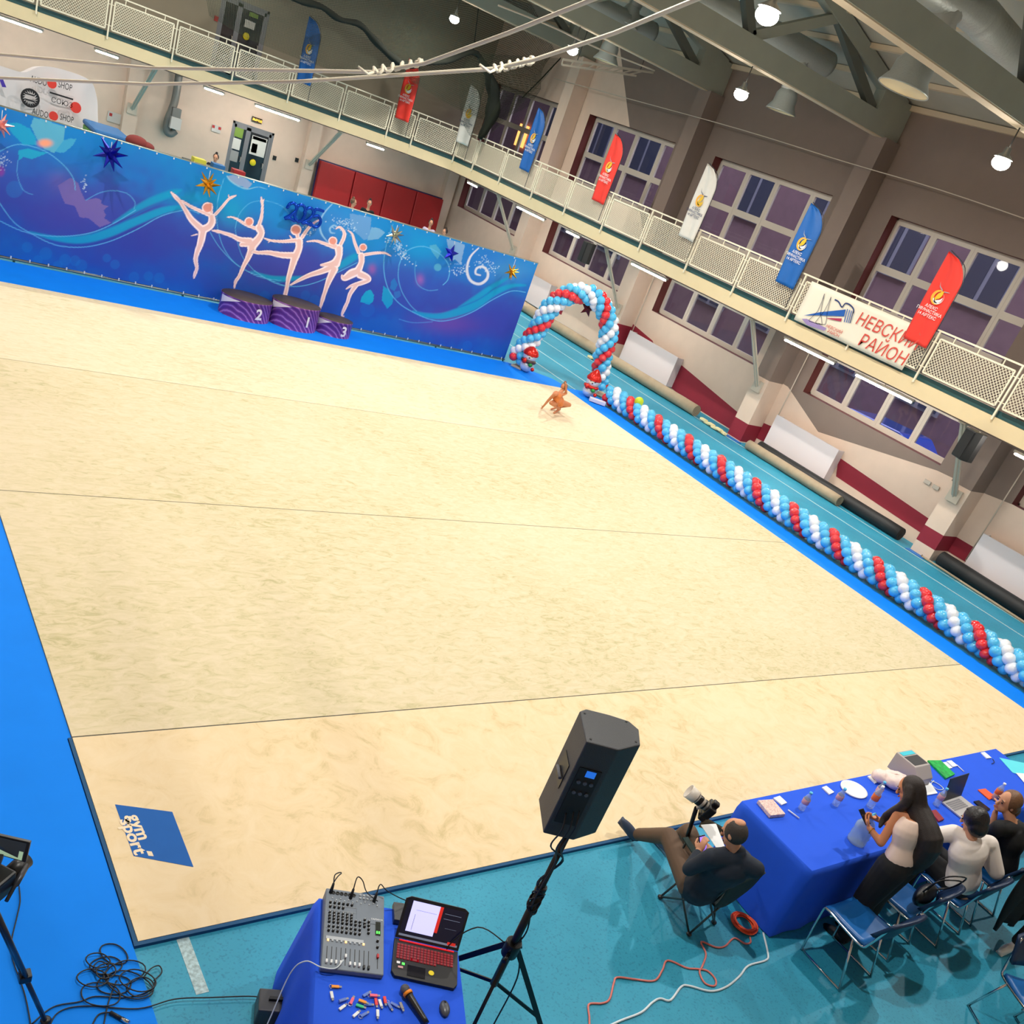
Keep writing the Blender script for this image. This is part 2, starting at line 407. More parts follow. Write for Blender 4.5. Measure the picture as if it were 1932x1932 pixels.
# windows: PVC frames and glass
def sash(mb, mg, y0, y1, z0, z1, x=19.93, w=.085, d=.07):
    for a, b in (((x, y0, z0), (x, y1, z0)), ((x, y0, z1), (x, y1, z1)), ((x, y0, z0), (x, y0, z1)), ((x, y1, z0), (x, y1, z1))):
        s = .5*w
        lo = Vector((x-d/2, min(a[1], b[1])-(0 if a[1] != b[1] else 0), min(a[2], b[2])))
        if a[2] == b[2]:
            zc = z0+s if a[2] == z0 else z1-s
            mb.box((x, (y0+y1)/2, zc), (d, y1-y0, w))
        else:
            yc = y0+s if a[1] == y0 else y1-s
            mb.box((x, yc, (z0+z1)/2), (d, w, z1-z0-2*w))
    mg.box((x, (y0+y1)/2, (z0+z1)/2), (.008, y1-y0-2*w+.01, z1-z0-2*w+.01))
n = 0
for y0, y1 in LW:
    n += 1; W = struct(MB().box2((19.9, y0, ZL[0]), (19.98, y1, ZL[0]+.05)).box2((19.9, y0, ZL[1]-.04), (19.98, y1, ZL[1])).box2((19.9, y0, ZL[0]), (19.98, y0+.04, ZL[1])).box2((19.9, y1-.04, ZL[0]), (19.98, y1, ZL[1])), 'window_%d' % n, 'pvc'); W['label'] = 'lower window'
    q = (y1-y0-.08)/4
    for i in range(4):
        mb = MB(); mg = MB(); sash(mb, mg, y0+.04+i*q+.002, y0+.04+(i+1)*q-.002, ZL[0]+.05, ZL[1]-.04)
        s = build(mb, 'window_frame', 'pvc', W); build(mg, 'pane', 'glass', s)
    n += 1; W = struct(MB().box2((19.9, y0, ZU[0]), (19.98, y1, ZU[0]+.05)).box2((19.9, y0, ZU[1]-.05), (19.98, y1, ZU[1])).box2((19.9, y0, ZU[0]), (19.98, y0+.04, ZU[1])).box2((19.9, y1-.04, ZU[0]), (19.98, y1, ZU[1])), 'window_%d' % n, 'pvc')
    ws = [.18, .30, .26, .26]; yy = y0+.04; tot = y1-y0-.08
    for i, wf in enumerate(ws):
        yb = yy+tot*wf
        for z0, z1 in ((ZU[0]+.05, 5.25), (5.25, ZU[1]-.05)):
            mb = MB(); mg = MB(); sash(mb, mg, yy+.002, yb-.002, z0, z1)
            s = build(mb, 'window_frame', 'pvc', W); build(mg, 'pane', 'glass', s)
        yy = yb

# back wall with the two door openings
D1 = (10.45, 11.95, FL, 2.2); D2 = (9.35, 10.95, ZB, 5.7)
mb = MB()
def bw(x0, x1, z0, z1, mi): mb.quad((x0, YB, z0), (x0, YB, z1), (x1, YB, z1), (x1, YB, z0), mi=mi)
for (x0, x1, z0, z1), mi, (Z0, Z1) in ((D1, 0, (FL, 3.2)), (D2, 1, (3.2, ZW))):
    bw(XL, x0, Z0, Z1, mi); bw(x1, XR, Z0, Z1, mi); bw(x0, x1, z1, Z1, mi)
    if z0 > Z0: bw(x0, x1, Z0, z0, mi)
    for x in (x0, x1): mb.quad((x, YB, z0), (x, YB+.3, z0), (x, YB+.3, z1), (x, YB, z1), mi=mi)
    mb.quad((x0, YB, z1), (x1, YB, z1), (x1, YB+.3, z1), (x0, YB+.3, z1), mi=mi)
mb.add([(XL, YB, ZW), (XR, YB, ZW), (XM, YB, ZR)], [(0, 1, 2)], 1)
M('upper_back', (158, 148, 128), .8, noise=.05, nscale=2)
struct(mb, 'wall_back', ['beige_wall', 'upper_back'])
mb = MB(); mb.quad((XL, YN, FL), (XL, YB, FL), (XL, YB, ZW), (XL, YN, ZW)); struct(mb, 'wall_left', 'beige_wall')
mb = MB(); mb.add([(XL, YN, FL), (XR, YN, FL), (XR, YN, ZW), (XM, YN, ZR), (XL, YN, ZW)], [(0, 1, 2, 3, 4)]); struct(mb, 'wall_front', 'beige_wall')
# pillars on the back wall
k = 5
for x in (7.1, 13.3, 19.25):
    k += 1; mb = MB(); mb.box2((x-.22, YB-.3, FL), (x+.22, YB, 3.05)); struct(mb, 'trim_%d' % k, 'beige_wall')
# ceiling: two sloped planes with slab joints
mb = MB(); t = .15
mb.add([(XR, YN, ZW), (XR, YB, ZW), (XM, YB, ZR), (XM, YN, ZR), (XL, YN, ZW), (XL, YB, ZW)], [(0, 1, 2, 3), (3, 2, 5, 4)])
struct(mb, 'ceiling', 'grey_ceiling')
def roofz(x): return ZW+(ZR-ZW)*(1-abs(x-XM)/(XR-XM))
mb = MB(); M('joint', (96, 96, 88), .8)
for i in range(1, 10):
    for s in (-1, 1):
        x = XM+s*(XR-XM)*i/10
        mb.box((x, (YN+YB)/2, roofz(x)-.05), (.14, YB-YN-.02, .1))
k += 1; struct(mb, 'trim_%d' % k, 'beam_cream')
mb = MB(); mb.box2((XR-.12, YN, ZW-.12), (XR, YB, ZW)); k += 1; struct(mb, 'trim_%d' % k, 'beam_cream')

# doors
M('alu_grey', (128, 128, 132), .4, metal=.3); M('dark_glass', (30, 34, 40), .12, spec=.8); M('paper', (216, 214, 206), .8); M('yellow_dot', (236, 214, 30), .6)
M('paper_grey', (150, 150, 148), .8); M('red_print', (178, 48, 44), .7); M('green_print', (120, 150, 60), .7); M('blue_print', (50, 70, 110), .7)
def door(name, D, sheets, dot):
    x0, x1, z0, z1 = D; y = YB+.05
    mb = MB(); w = .08
    mb.box2((x0, y-.04, z0), (x0+w, y+.04, z1)); mb.box2((x1-w, y-.04, z0), (x1, y+.04, z1)); mb.box2((x0, y-.04, z1-w), (x1, y+.04, z1))
    T = struct(mb, name, 'alu_grey')
    xm = x0+(x1-x0)*.4
    for a, b in ((x0+w, xm), (xm, x1-w)):
        lf = MB(); lf.box2((a, y-.03, z0+.02), (a+.08, y+.03, z1-w)); lf.box2((b-.08, y-.03, z0+.02), (b, y+.03, z1-w)); lf.box2((a, y-.03, z1-w-.1), (b, y+.03, z1-w)); lf.box2((a, y-.03, z0+.02), (b, y+.03, z0+.3))
        L_ = build(lf, 'door_leaf', 'alu_grey', T)
        build(MB().box2((a+.08, y-.005, z0+.3), (b-.08, y+.005, z1-w-.1)), 'pane', 'dark_glass', L_)
        build(MB().tube([(b-.12, y-.03, z0+1.0), (b-.12, y-.09, z0+1.0), (b-.12, y-.09, z0+1.15), (b-.12, y-.03, z0+1.15)], .012), 'door_handle', 'pvc', L_)
    for i, (u, v, ww, hh, m) in enumerate(sheets):
        build(MB().box2((x0+u, y-.045, z0+v), (x0+u+ww, y-.036, z0+v+hh)), 'notice', m, T)
    mb = MB(); mb.lathe([(0, 0), (.11, 0), (.11, .006), (0, .006)], (x0+dot[0], y-.05, z0+dot[1]), 16, Matrix.Rotation(PI/2, 3, 'X')); build(mb, 'round_sticker', 'yellow_dot', T)
    # dim lobby behind the glass
    return T
door('door_1', D1, [(.12, 1.75, .3, .3, 'green_print'), (.12, 1.35, .28, .35, 'paper'), (.12, .95, .28, .35, 'paper_grey'), (.75, 1.35, .55, .62, 'paper'), (.8, 1.42, .2, .3, 'blue_print'), (.78, 1.85, .5, .1, 'red_print')], (.95, 1.1))
door('door_2', D2, [(.85, 1.55, .35, .22, 'paper'), (.95, 1.9, .3, .12, 'green_print')], (.98, 1.3))
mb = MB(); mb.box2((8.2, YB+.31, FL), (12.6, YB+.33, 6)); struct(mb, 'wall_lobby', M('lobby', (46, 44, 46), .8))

# dusk street outside the windows: a brick building and a parked car
M('brick_dusk', (150, 120, 128), .9, noise=.15, nscale=3); M('win_dark', (70, 76, 96), .3); M('win_lit', (255, 170, 90), .4, emit=3); M('win_frame', (170, 175, 190), .6); M('asphalt', (70, 70, 78), .9)
T = thing('street_building', 'dusky brick building across the street seen through the windows', 'building', (31, 15, .3))
build(MB().box2((30, -12, -1), (36, 48, 16)), 'facade', 'brick_dusk', T)
build(MB().box2((29.86, 42.3, 4.5), (29.9, 43.2, 5.6)), 'lit_window', 'win_lit', T)
for z in (1.6, 5.2, 8.8):
    for j in range(14):
        y = -8+j*3.7; mb = MB(); mb.box2((29.9, y-.9, z), (30, y+.9, z+2.1)); f = build(mb, 'window', 'win_frame', T)
        for s in (-1, 1): build(MB().box2((29.85, y+s*.45-.36, z+.1), (29.9, y+s*.45+.36, z+2.0)), 'pane', 'win_dark', f)
mb = MB(); mb.box2((20.2, -20, .2), (60, 60, .3)); struct(mb, 'ground', 'asphalt')
l = bpy.data.lights.new('facade_fill_light', 'AREA'); l.energy = 8000; l.size = 12; l.color = (.75, .75, 1.0)  # added fill light that brightens the street building; no lamp stands there
o = bpy.data.objects.new('facade_fill', l); COL.objects.link(o); o.location = (24.5, 15, 15); o.rotation_euler = (0, .6, 0); l.shape = 'RECTANGLE'; l.size_y = 40
M('car_blue', (30, 80, 190), .2, coat=1); M('car_glass', (10, 14, 24), .05)
for y, lb in ((10.6, 'blue car parked outside the window below the district banner'), (5.6, 'blue car parked outside beside the near pilaster')):
    T = thing('car', lb, 'car', (22.6, y, .3)); mb = MB()
    mb.prism([(21.5, y+a, z+.3) for a, z in ((-2.2, .3), (2.2, .3), (2.25, .9), (1.2, 1.0), (.6, 1.45), (-1.2, 1.5), (-1.9, 1.0), (-2.2, .9))], (1, 0, 0), 1.7); build(mb, 'body', 'car_blue', T, bev=.08)
    build(MB().prism([(21.46, y+a, z+.3) for a, z in ((1.0, 1.0), (.55, 1.38), (-1.1, 1.4), (-1.6, 1.0))], (1, 0, 0), 1.78), 'side_windows', 'car_glass', T)
    for a in (-1.4, 1.4):
        for xx in (21.5, 23.1): build(MB().cyl((xx, y+a, .63), (xx+.2, y+a, .63), .33, n=24), 'wheel', 'spk_black', T)
# ================================================================ balcony
PATH = [(XL, 28.6), (14.9, 28.6), (15.8, 28.5), (17.3, 27.9), (17.45, 26.7), (17.45, YN+.02)]
def offs(path, d):
    out = []; k = len(path)
    for i, p in enumerate(path):
        a = Vector(path[max(i-1, 0)]); b = Vector(path[min(i+1, k-1)]); p = Vector(p)
        t1 = (p-a).normalized() if i else (b-p).normalized(); t2 = (b-p).normalized() if i < k-1 else t1
        n = (Vector((-t1.y, t1.x))+Vector((-t2.y, t2.x)))
        n = n.normalized()/max(.5, n.length/2); out.append(p+n*d)
    return out
def strip(mb, path, d0, d1, z0, z1, mi=0, under=None):
    A = offs(path, d0); B = offs(path, d1); k = len(path)
    for i in range(k-1):
        a0, a1, b0, b1 = A[i], A[i+1], B[i], B[i+1]
        V = lambda p, z: (p.x, p.y, z)
        mb.quad(V(a0, z0), V(a1, z0), V(a1, z1), V(a0, z1), mi=mi); mb.quad(V(b0, z0), V(b0, z1), V(b1, z1), V(b1, z0), mi=mi)
        mb.quad(V(a0, z1), V(a1, z1), V(b1, z1), V(b0, z1), mi=mi); mb.quad(V(a0, z0), V(b0, z0), V(b1, z0), V(a1, z0), mi=mi)
    for i in (0, k-1):
        mb.quad((A[i].x, A[i].y, z0), (B[i].x, B[i].y, z0), (B[i].x, B[i].y, z1), (A[i].x, A[i].y, z1), mi=mi)
T = thing('balcony', 'cream edged spectator balcony running along the back and right walls', 'balcony', (17.4, 20, 3.1))
mb = MB()
I = [(XL+.02, 28.7), (15, 28.7), (17.4, 28.1), (17.55, 26.7), (17.55, YN+.02), (XR-.65, YN+.02), (XR-.65, YB-.32), (XL+.02, YB-.32)]
mb.prism([(x, y, 3.14) for x, y in I], (0, 0, 1), .32); build(mb, 'slab', M('soffit', (150, 134, 122), .8, noise=.05), T)
mb = MB(); strip(mb, PATH, 0, .09, 3.12, 3.465); build(mb, 'fascia', 'cream', T)
mb = MB(); strip(mb, PATH, .06, .09, 3.47, 3.60); build(mb, 'kick_plate', 'kick_green', T)
mb = MB(); strip(mb, PATH, -.004, .0, 3.115, 3.14); build(mb, 'drip_edge', M('drip', (66, 54, 48), .6), T)

T = thing('balcony_railing', 'cream steel railing with diamond mesh infill panels along the balcony edge', 'railing', (17.47, 20, 3.47))
posts = [(x, 28.56) for x in (-1.85, .02, 1.89, 3.75, 5.61, 7.45, 9.3, 11.17, 13.03, 14.85)]+[(15.8, 28.46), (17.27, 27.86)]+[(17.42, y) for y in (26.7, 24.85, 22.82, 20.9, 18.93, 17.07, 15.06, 13.19, 11.24, 9.3, 7.4, 5.45, 3.5, 1.55)]
mb = MB()
for i in range(len(posts)-1):
    a, b = posts[i], posts[i+1]; mb.bar((*a, 4.53), (*b, 4.53), .045, .035)
build(mb, 'handrail', 'cream_rail', T)
for p in posts:
    build(MB().box2((p[0]-.02, p[1]-.02, 3.40), (p[0]+.02, p[1]+.02, 4.51)), 'post', 'cream_rail', T)
def panel(w):
    fr = MB(); me = MB(); z0, z1 = .19, .92; x0, x1 = .09, w-.09
    for a, b in (((x0, 0, z0), (x1, 0, z0)), ((x0, 0, z1), (x1, 0, z1)), ((x0, 0, z0), (x0, 0, z1)), ((x1, 0, z0), (x1, 0, z1))): fr.bar(a, b, .035, .03, Vector((0, 1, 0)))
    for k in range(3): fr.box((x0+(x1-x0)*(k+.5)/3, 0, .985), (.022, .022, .12))
    for z in (z0+.1, z1-.1):
        fr.box((x0/2, 0, z), (x0, .018, .018)); fr.box((w-x0/2, 0, z), (x0, .018, .018))
    s = .078; H = z1-z0; W = x1-x0; t = .006
    for sg in (1, -1):
        c = -H
        while c < W:
            # line x = c + (z-z0) (slope 45), mirrored for sg=-1
            a = max(c, 0); b = min(c+H, W)
            if b-a > .01:
                za, zb = a-c, b-c
                if sg > 0: p, q = (x0+a, 0, z0+za), (x0+b, 0, z0+zb)
                else: p, q = (x1-a, 0, z0+za), (x1-b, 0, z0+zb)
                dx = -(q[2]-p[2]); dz = (q[0]-p[0]); L = math.hypot(dx, dz); dx *= t/L; dz *= t/L
                y = .004*sg
                me.quad((p[0]-dx, y, p[2]-dz), (q[0]-dx, y, q[2]-dz), (q[0]+dx, y, q[2]+dz), (p[0]+dx, y, p[2]+dz))
            c += s
    return fr, me
pc = {}
for i in range(len(posts)-1):
    a = Vector((*posts[i], 3.47)); b = Vector((*posts[i+1], 3.47)); w = round((b-a).length, 2)
    if w not in pc:
        fr, me = panel(w); f = build(fr, 'infill_panel', 'cream_rail', T, local=True); g_ = build(me, 'mesh_infill', 'cream_rail', f, local=True); pc[w] = f
        so = g_.modifiers.new('solid', 'SOLIDIFY'); so.thickness = .004
    else:
        f = pc[w].copy(); COL.objects.link(f); f.parent = T
        for ch in pc[w].children: g_ = ch.copy(); COL.objects.link(g_); g_.parent = f
    d = b-a; f.location = a-Vector(T.location); f.rotation_euler = (0, 0, math.atan2(d.y, d.x))

# inclined struts carrying the balcony
M('steel_cream', (196, 184, 166), .5)
def strut(a, b, label):
    mb = MB(); a = Vector(a); b = Vector(b)
    mb.bar(a, b, .13, .05); mb.bar(a, b, .03, .11)
    T = thing('balcony_strut', label, 'strut', a, group='inclined struts under the balcony')
    build(mb, 'beam', 'steel_cream', T); build(MB().box(b+Vector((.0, 0, .02)), (.18, .18, .05)), 'top_plate', 'steel_cream', T); build(MB().box(a, (.06, .3, .3)) if abs((b-a).x) > abs((b-a).y) else MB().box(a, (.3, .06, .3)), 'foot_plate', 'steel_cream', T)
for y, l in ((6.02, 'by the nearest black wall speaker, right edge of the view'), (12.35, 'between the two white radiator covers'), (18.65, 'just above the right shoulder of the balloon arch'), (24.95, 'rising from behind the right end of the backdrop')):
    strut((18.96, y, 1.5), (17.62, y, 3.08), 'cream steel balcony strut '+l)
strut((13.3, 30.66, 1.6), (13.3, 28.75, 3.08), 'cream steel balcony strut beside the red wall mats')
strut((7.1, 30.66, 1.6), (7.1, 28.75, 3.08), 'cream steel balcony strut near the grey hot air unit')

# fluorescent tubes under the balcony edge
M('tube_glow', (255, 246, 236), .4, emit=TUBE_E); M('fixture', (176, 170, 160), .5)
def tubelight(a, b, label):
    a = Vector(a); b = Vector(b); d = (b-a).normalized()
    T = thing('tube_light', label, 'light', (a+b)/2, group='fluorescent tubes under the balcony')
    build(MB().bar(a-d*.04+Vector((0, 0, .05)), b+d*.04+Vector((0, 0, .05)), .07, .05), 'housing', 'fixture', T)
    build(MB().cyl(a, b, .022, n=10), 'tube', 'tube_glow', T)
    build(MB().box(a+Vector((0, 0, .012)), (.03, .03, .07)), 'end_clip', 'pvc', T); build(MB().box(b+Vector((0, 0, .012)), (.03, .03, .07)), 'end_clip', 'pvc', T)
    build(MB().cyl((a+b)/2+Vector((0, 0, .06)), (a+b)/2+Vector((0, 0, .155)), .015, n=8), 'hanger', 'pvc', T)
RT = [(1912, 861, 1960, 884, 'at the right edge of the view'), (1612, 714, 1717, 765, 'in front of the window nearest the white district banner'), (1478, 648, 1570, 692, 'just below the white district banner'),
      (1188, 508, 1253, 538, 'right of the balloon arch top'), (973, 400, 1024, 424, 'above the right end of the backdrop'), (1066, 446, 1090, 457, 'short stand-in for window reflection, left of distant black speaker'), (880, 354, 898, 362, 'short stand-in for window reflection, far right corner')]  # last two are added tubes standing in for reflections in the window glass
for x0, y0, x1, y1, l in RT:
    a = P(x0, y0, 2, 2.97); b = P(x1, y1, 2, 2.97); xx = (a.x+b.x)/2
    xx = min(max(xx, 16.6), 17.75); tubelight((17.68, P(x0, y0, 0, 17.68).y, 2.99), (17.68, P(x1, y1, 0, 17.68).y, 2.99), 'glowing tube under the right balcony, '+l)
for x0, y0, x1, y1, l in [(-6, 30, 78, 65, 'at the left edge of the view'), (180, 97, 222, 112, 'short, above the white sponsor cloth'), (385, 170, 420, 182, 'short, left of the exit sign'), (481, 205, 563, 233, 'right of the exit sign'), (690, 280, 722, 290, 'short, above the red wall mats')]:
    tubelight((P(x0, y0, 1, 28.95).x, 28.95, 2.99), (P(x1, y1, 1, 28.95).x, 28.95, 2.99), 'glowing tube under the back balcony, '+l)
# further tubes deeper under the balcony, seen as reflections and light
for x in (-1.5, 3.5, 9.0, 14.0): pass

# ---------------------------------------------------------------- roof trusses
for y, l in zip(BEAMS[1:], ['above the photographer', 'crossing the right corner', 'landing on the middle pilaster', 'above the blue and red flags', 'farthest, above the net']):
    T = thing('roof_truss', 'grey roof truss with a cream underside, '+l, 'roof truss', (XM, y, 7.86), group='roof trusses')
    mb = MB(); mb.box2((XL+.01, y-.15, 7.88), (XR-.02, y+.15, 8.32)); mb.box2((18.35, y-.14, 8.3), (XR-.02, y+.14, 8.74)); mb.box2((XL+.01, y-.14, 8.3), (XL+1.2, y+.14, 8.74)); build(mb, 'bottom_chord', 'beam_grey', T)
    build(MB().box2((XL+.01, y-.13, 7.86), (18.98, y+.13, 7.88)), 'soffit_strip', 'beam_cream', T)
    mb = MB()
    for s in (-1, 1): mb.bar((XM+s*.0, y, ZR-.2), (XM+s*(XR-XM-.3), y, ZW-.12), .3, .26, Vector((0, 1, 0)))
    build(mb, 'top_chord', 'beam_grey', T)
    for s in (-1, 1):
        xs = [10.4, 8.1, 5.9, 3.9, 2.0, 0.1]
        for j in range(5):
            lo = j % 2 == 0
            a = (XM+s*xs[j], y, 8.3 if lo else roofz(XM+s*xs[j])-.25); b = (XM+s*xs[j+1], y, 8.3 if not lo else roofz(XM+s*xs[j+1])-.25)
            build(MB().bar(a, b, .2, .17, Vector((0, 1, 0))), 'brace', 'strut_dark' if lo else 'beam_grey', T)

# ---------------------------------------------------------------- high-bay lamps
M('lamp_glow', (255, 250, 238), .3, emit=22); M('galv', (150, 152, 150), .35, metal=.7); M('cord', (60, 58, 54), .6)
LAB = {(14.2, 12.35): 'left of the middle pilaster', (14.2, 6.05): 'in front of the dark upper wall at the right edge', (14.2, 18.65): 'beside the white rope', (14.2, 24.95): 'farthest away, at the top edge above the net', (7.9, 6.05): 'at the top edge between two ducts'}
def lamp(x, y, label):
    z = 7.33
    T = thing('pendant_lamp', label, 'lamp', (x, y, z), group='bright high-bay lamps hanging from the trusses')
    build(MB().lathe([(.05, .22), (.06, .13), (.15, .06), (.16, .05), (.15, .05), (.13, .06), (.05, .12)], (x, y, z), 20), 'reflector', 'galv', T)
    build(MB().ell((x, y, z-.02), (.15, .15, .11), None, 16, 10), 'bulb', 'lamp_glow', T)
    build(MB().cyl((x, y, z+.2), (x, y, 7.88), .012, n=6), 'cord', 'cord', T)
    l = bpy.data.lights.new('lamp_light', 'AREA'); l.shape = 'DISK'; l.size = .14; l.energy = LAMP_W*(.95 if y < 0 else 1); l.color = (1.0, .955, .88)
    o = bpy.data.objects.new('lamp_light', l); COL.objects.link(o); o.parent = T; o.location = (0, 0, -.14)
    l = bpy.data.lights.new('lamp_spill', 'POINT'); l.shadow_soft_size = .2; l.energy = LAMP_W*.42; l.color = (1.0, .955, .88)
    o = bpy.data.objects.new('lamp_spill', l); COL.objects.link(o); o.parent = T; o.location = (0, 0, -.16)
for y in BEAMS[1:]:
    for x in (1.6, 7.9, 14.2):
        lamp(x, y, 'bright pendant lamp, '+LAB.get((x, y), 'out of view, %s truss, %s' % ({-.2: 'nearest', 6.05: 'second', 12.35: 'third', 18.65: 'fourth', 24.95: 'fifth'}[y], {1.6: 'left', 7.9: 'middle', 14.2: 'right'}[x])))

# ---------------------------------------------------------------- ventilation ducts
M('duct', (172, 176, 170), .38, metal=.35, bump=.4, nscale=30, stretch=(1, 1, 1)); M('duct_flex', (180, 182, 178), .3, metal=.5)
def ridged(pts, r, step=.09, amp=.012):
    pts = smooth_path(pts, 8); out = []; rs = []
    L = 0
    dense = []
    for i in range(len(pts)-1):
        k = max(1, int((pts[i+1]-pts[i]).length/(step/2)))
        for j in range(k): dense.append(pts[i].lerp(pts[i+1], j/k))
    dense.append(pts[-1])
    return dense, [r+(amp if i % 2 else -amp) for i in range(len(dense))]
def duct(main, drop, r, rd, cone, label, loc):
    T = thing('air_duct', label, 'duct', loc)
    p, rs = ridged(main, r); build(MB().tube(p, rs, 20), 'main_duct', 'duct', T)
    for dp in drop:
        p, rs = ridged(dp, rd, .12, .014); build(MB().tube(p, rs, 18), 'flexible_drop', 'duct_flex', T)
        e = Vector(dp[-1]); d = (Vector(dp[-1])-Vector(dp[-2])).normalized(); d = Vector((d.x*.3, d.y*.3, d.z)).normalized(); x, y_, _ = frame(d); R = Matrix((x, y_, d)).transposed()
        build(MB().lathe([(rd, -.1), (rd*1.35, .02), (rd*1.4, .2), (cone, .36), (cone*1.01, .38), (cone*.96, .375)], e, 24, R), 'cone', 'duct', T)
        build(MB().lathe([(cone*.97, .37), (cone*.97, .365), (0, .36)], e, 24, R), 'grille', 'cream', T)
def D(y, *q): return [P(a, b, 1, y) for a, b in q]
duct(D(13.5, (1260, -30), (1385, 30), (1470, 72), (1560, 122)), [D(13.5, (1520, 100), (1500, 140), (1486, 178))], .27, .19, .36, 'silver spiral air duct with a downward nozzle, left of the larger one', P(1470, 72, 1, 13.5))
duct(D(7.3, (1700, -60), (1830, 15), (1880, 65), (1990, 190)), [D(7.3, (1800, 5), (1760, 70), (1728, 122))], .28, .235, .43, 'large silver air duct with a flared cream nozzle at the top right corner', P(1850, 40, 1, 7.3))
duct(D(19.7, (1040, -40), (1125, 12), (1230, 62)), [D(19.7, (1165, 25), (1162, 55), (1152, 88)), D(19.7, (1212, -12), (1202, 4), (1192, 20))], .26, .18, .36, 'dark silver air duct with two short nozzles behind the white rope', P(1120, 12, 1, 19.7))
# cable ladder near the third duct
mb = MB(); a = [P(1062, 112, 1, 21), P(1232, 137, 1, 21)]; b = [P(1060, 122, 1, 21), P(1200, 143, 1, 21)]
mb.bar(a[0], a[1], .06, .06); mb.bar(b[0], b[1], .05, .05)
for k in range(9):
    t = k/9; mb.bar(a[0].lerp(a[1], t), b[0].lerp(b[1], t), .03, .03)
T_ = single(mb, 'cable_ladder', 'steel_cream', 'cream metal ladder frame hanging under the roof beside the upper windows', 'frame')
mb = MB(); 
for k in (0.15, .85): q = a[0].lerp(a[1], k); mb.cyl(q, q+Vector((0, 0, .9)), .012, n=6)
o = build(mb, 'hanger', 'cord', T_); o.location = -T_.location
# thin cable along the upper wall
mb = MB(); mb.tube(smooth_path([P(x, y, 0, 18.9) for x, y in ((1045, 148), (1200, 190), (1400, 245), (1600, 307), (1770, 357), (1990, 432))], 4), .012, 6); single(mb, 'wall_cable', 'steel_cream', 'thin pale cable running across the dark upper wall', 'cable')
mb = MB(); mb.tube(smooth_path([P(x, y, 1, 17) for x, y in ((940, 10), (1040, 50), (1130, 92), (1235, 133))], 4), .02, 6); single(mb, 'ceiling_conduit', 'steel_cream', 'thin pale conduit beside the farthest lamp', 'cable')

# ropes with knots across the hall
M('rope', (226, 218, 196), .7, bump=.3, nscale=120)
def rope(pts, knots, label):
    pp = [P(x, y, 1, d) for x, y, d in pts]
    a = pp[0]+(pp[0]-pp[1])*((XL+.05-pp[0].x)/(pp[0]-pp[1]).x); e = pp[-1]+(pp[-1]-pp[-2])*((8.2-pp[-1].z)/(pp[-1]-pp[-2]).z)
    mb = MB(); mb.tube([a]+pp+[e], .0125, 8)
    T = thing('tension_rope', label, 'rope', pp[1]); build(mb, 'cord', 'rope', T)
    for (x0, y0, x1, y1, d) in knots:
        A = P(x0, y0, 1, d); B = P(x1, y1, 1, d); k = MB(); t, u, v = None, None, None
        x_, y_, d_ = frame(B-A); n = 34; L = (B-A).length
        pts_ = [A.lerp(B, i/n+.012*math.sin(i*2.3))+x_*((.012+.012*abs(math.sin(i*.55)))*math.cos(i*1.05)+.006*math.sin(i*.7))+y_*((.012+.012*abs(math.sin(i*.55)))*math.sin(i*1.05)) for i in range(n+1)]
        k.tube(pts_, .011, 6); k.tube([A+x_*.02, A-d_*.05+x_*.05, A-d_*.09+y_*.04], .009, 6); k.tube([B-x_*.01, B-d_*.03-x_*.06, B+d_*.03-x_*.08], .009, 6)
        build(k, 'knot', 'rope', T)
rope([(0, 103, 6.5), (280, 128, 4.8), (700, 136, 2.5), (800, 120, 2.1), (960, 62, 1.3), (1115, 0, .6)], [(702, 135, 800, 118, 2.3)], 'white rope with a knotted joint above the balcony rail, upper of two')
rope([(0, 147, 6.5), (280, 159, 4.8), (560, 154, 3.2), (930, 130, 1.7), (1010, 112, 1.4), (1160, 62, .8), (1310, 0, .2)], [(930, 131, 1010, 114, 1.6)], 'white rope with a knotted joint beside the farthest lamp, lower of two')

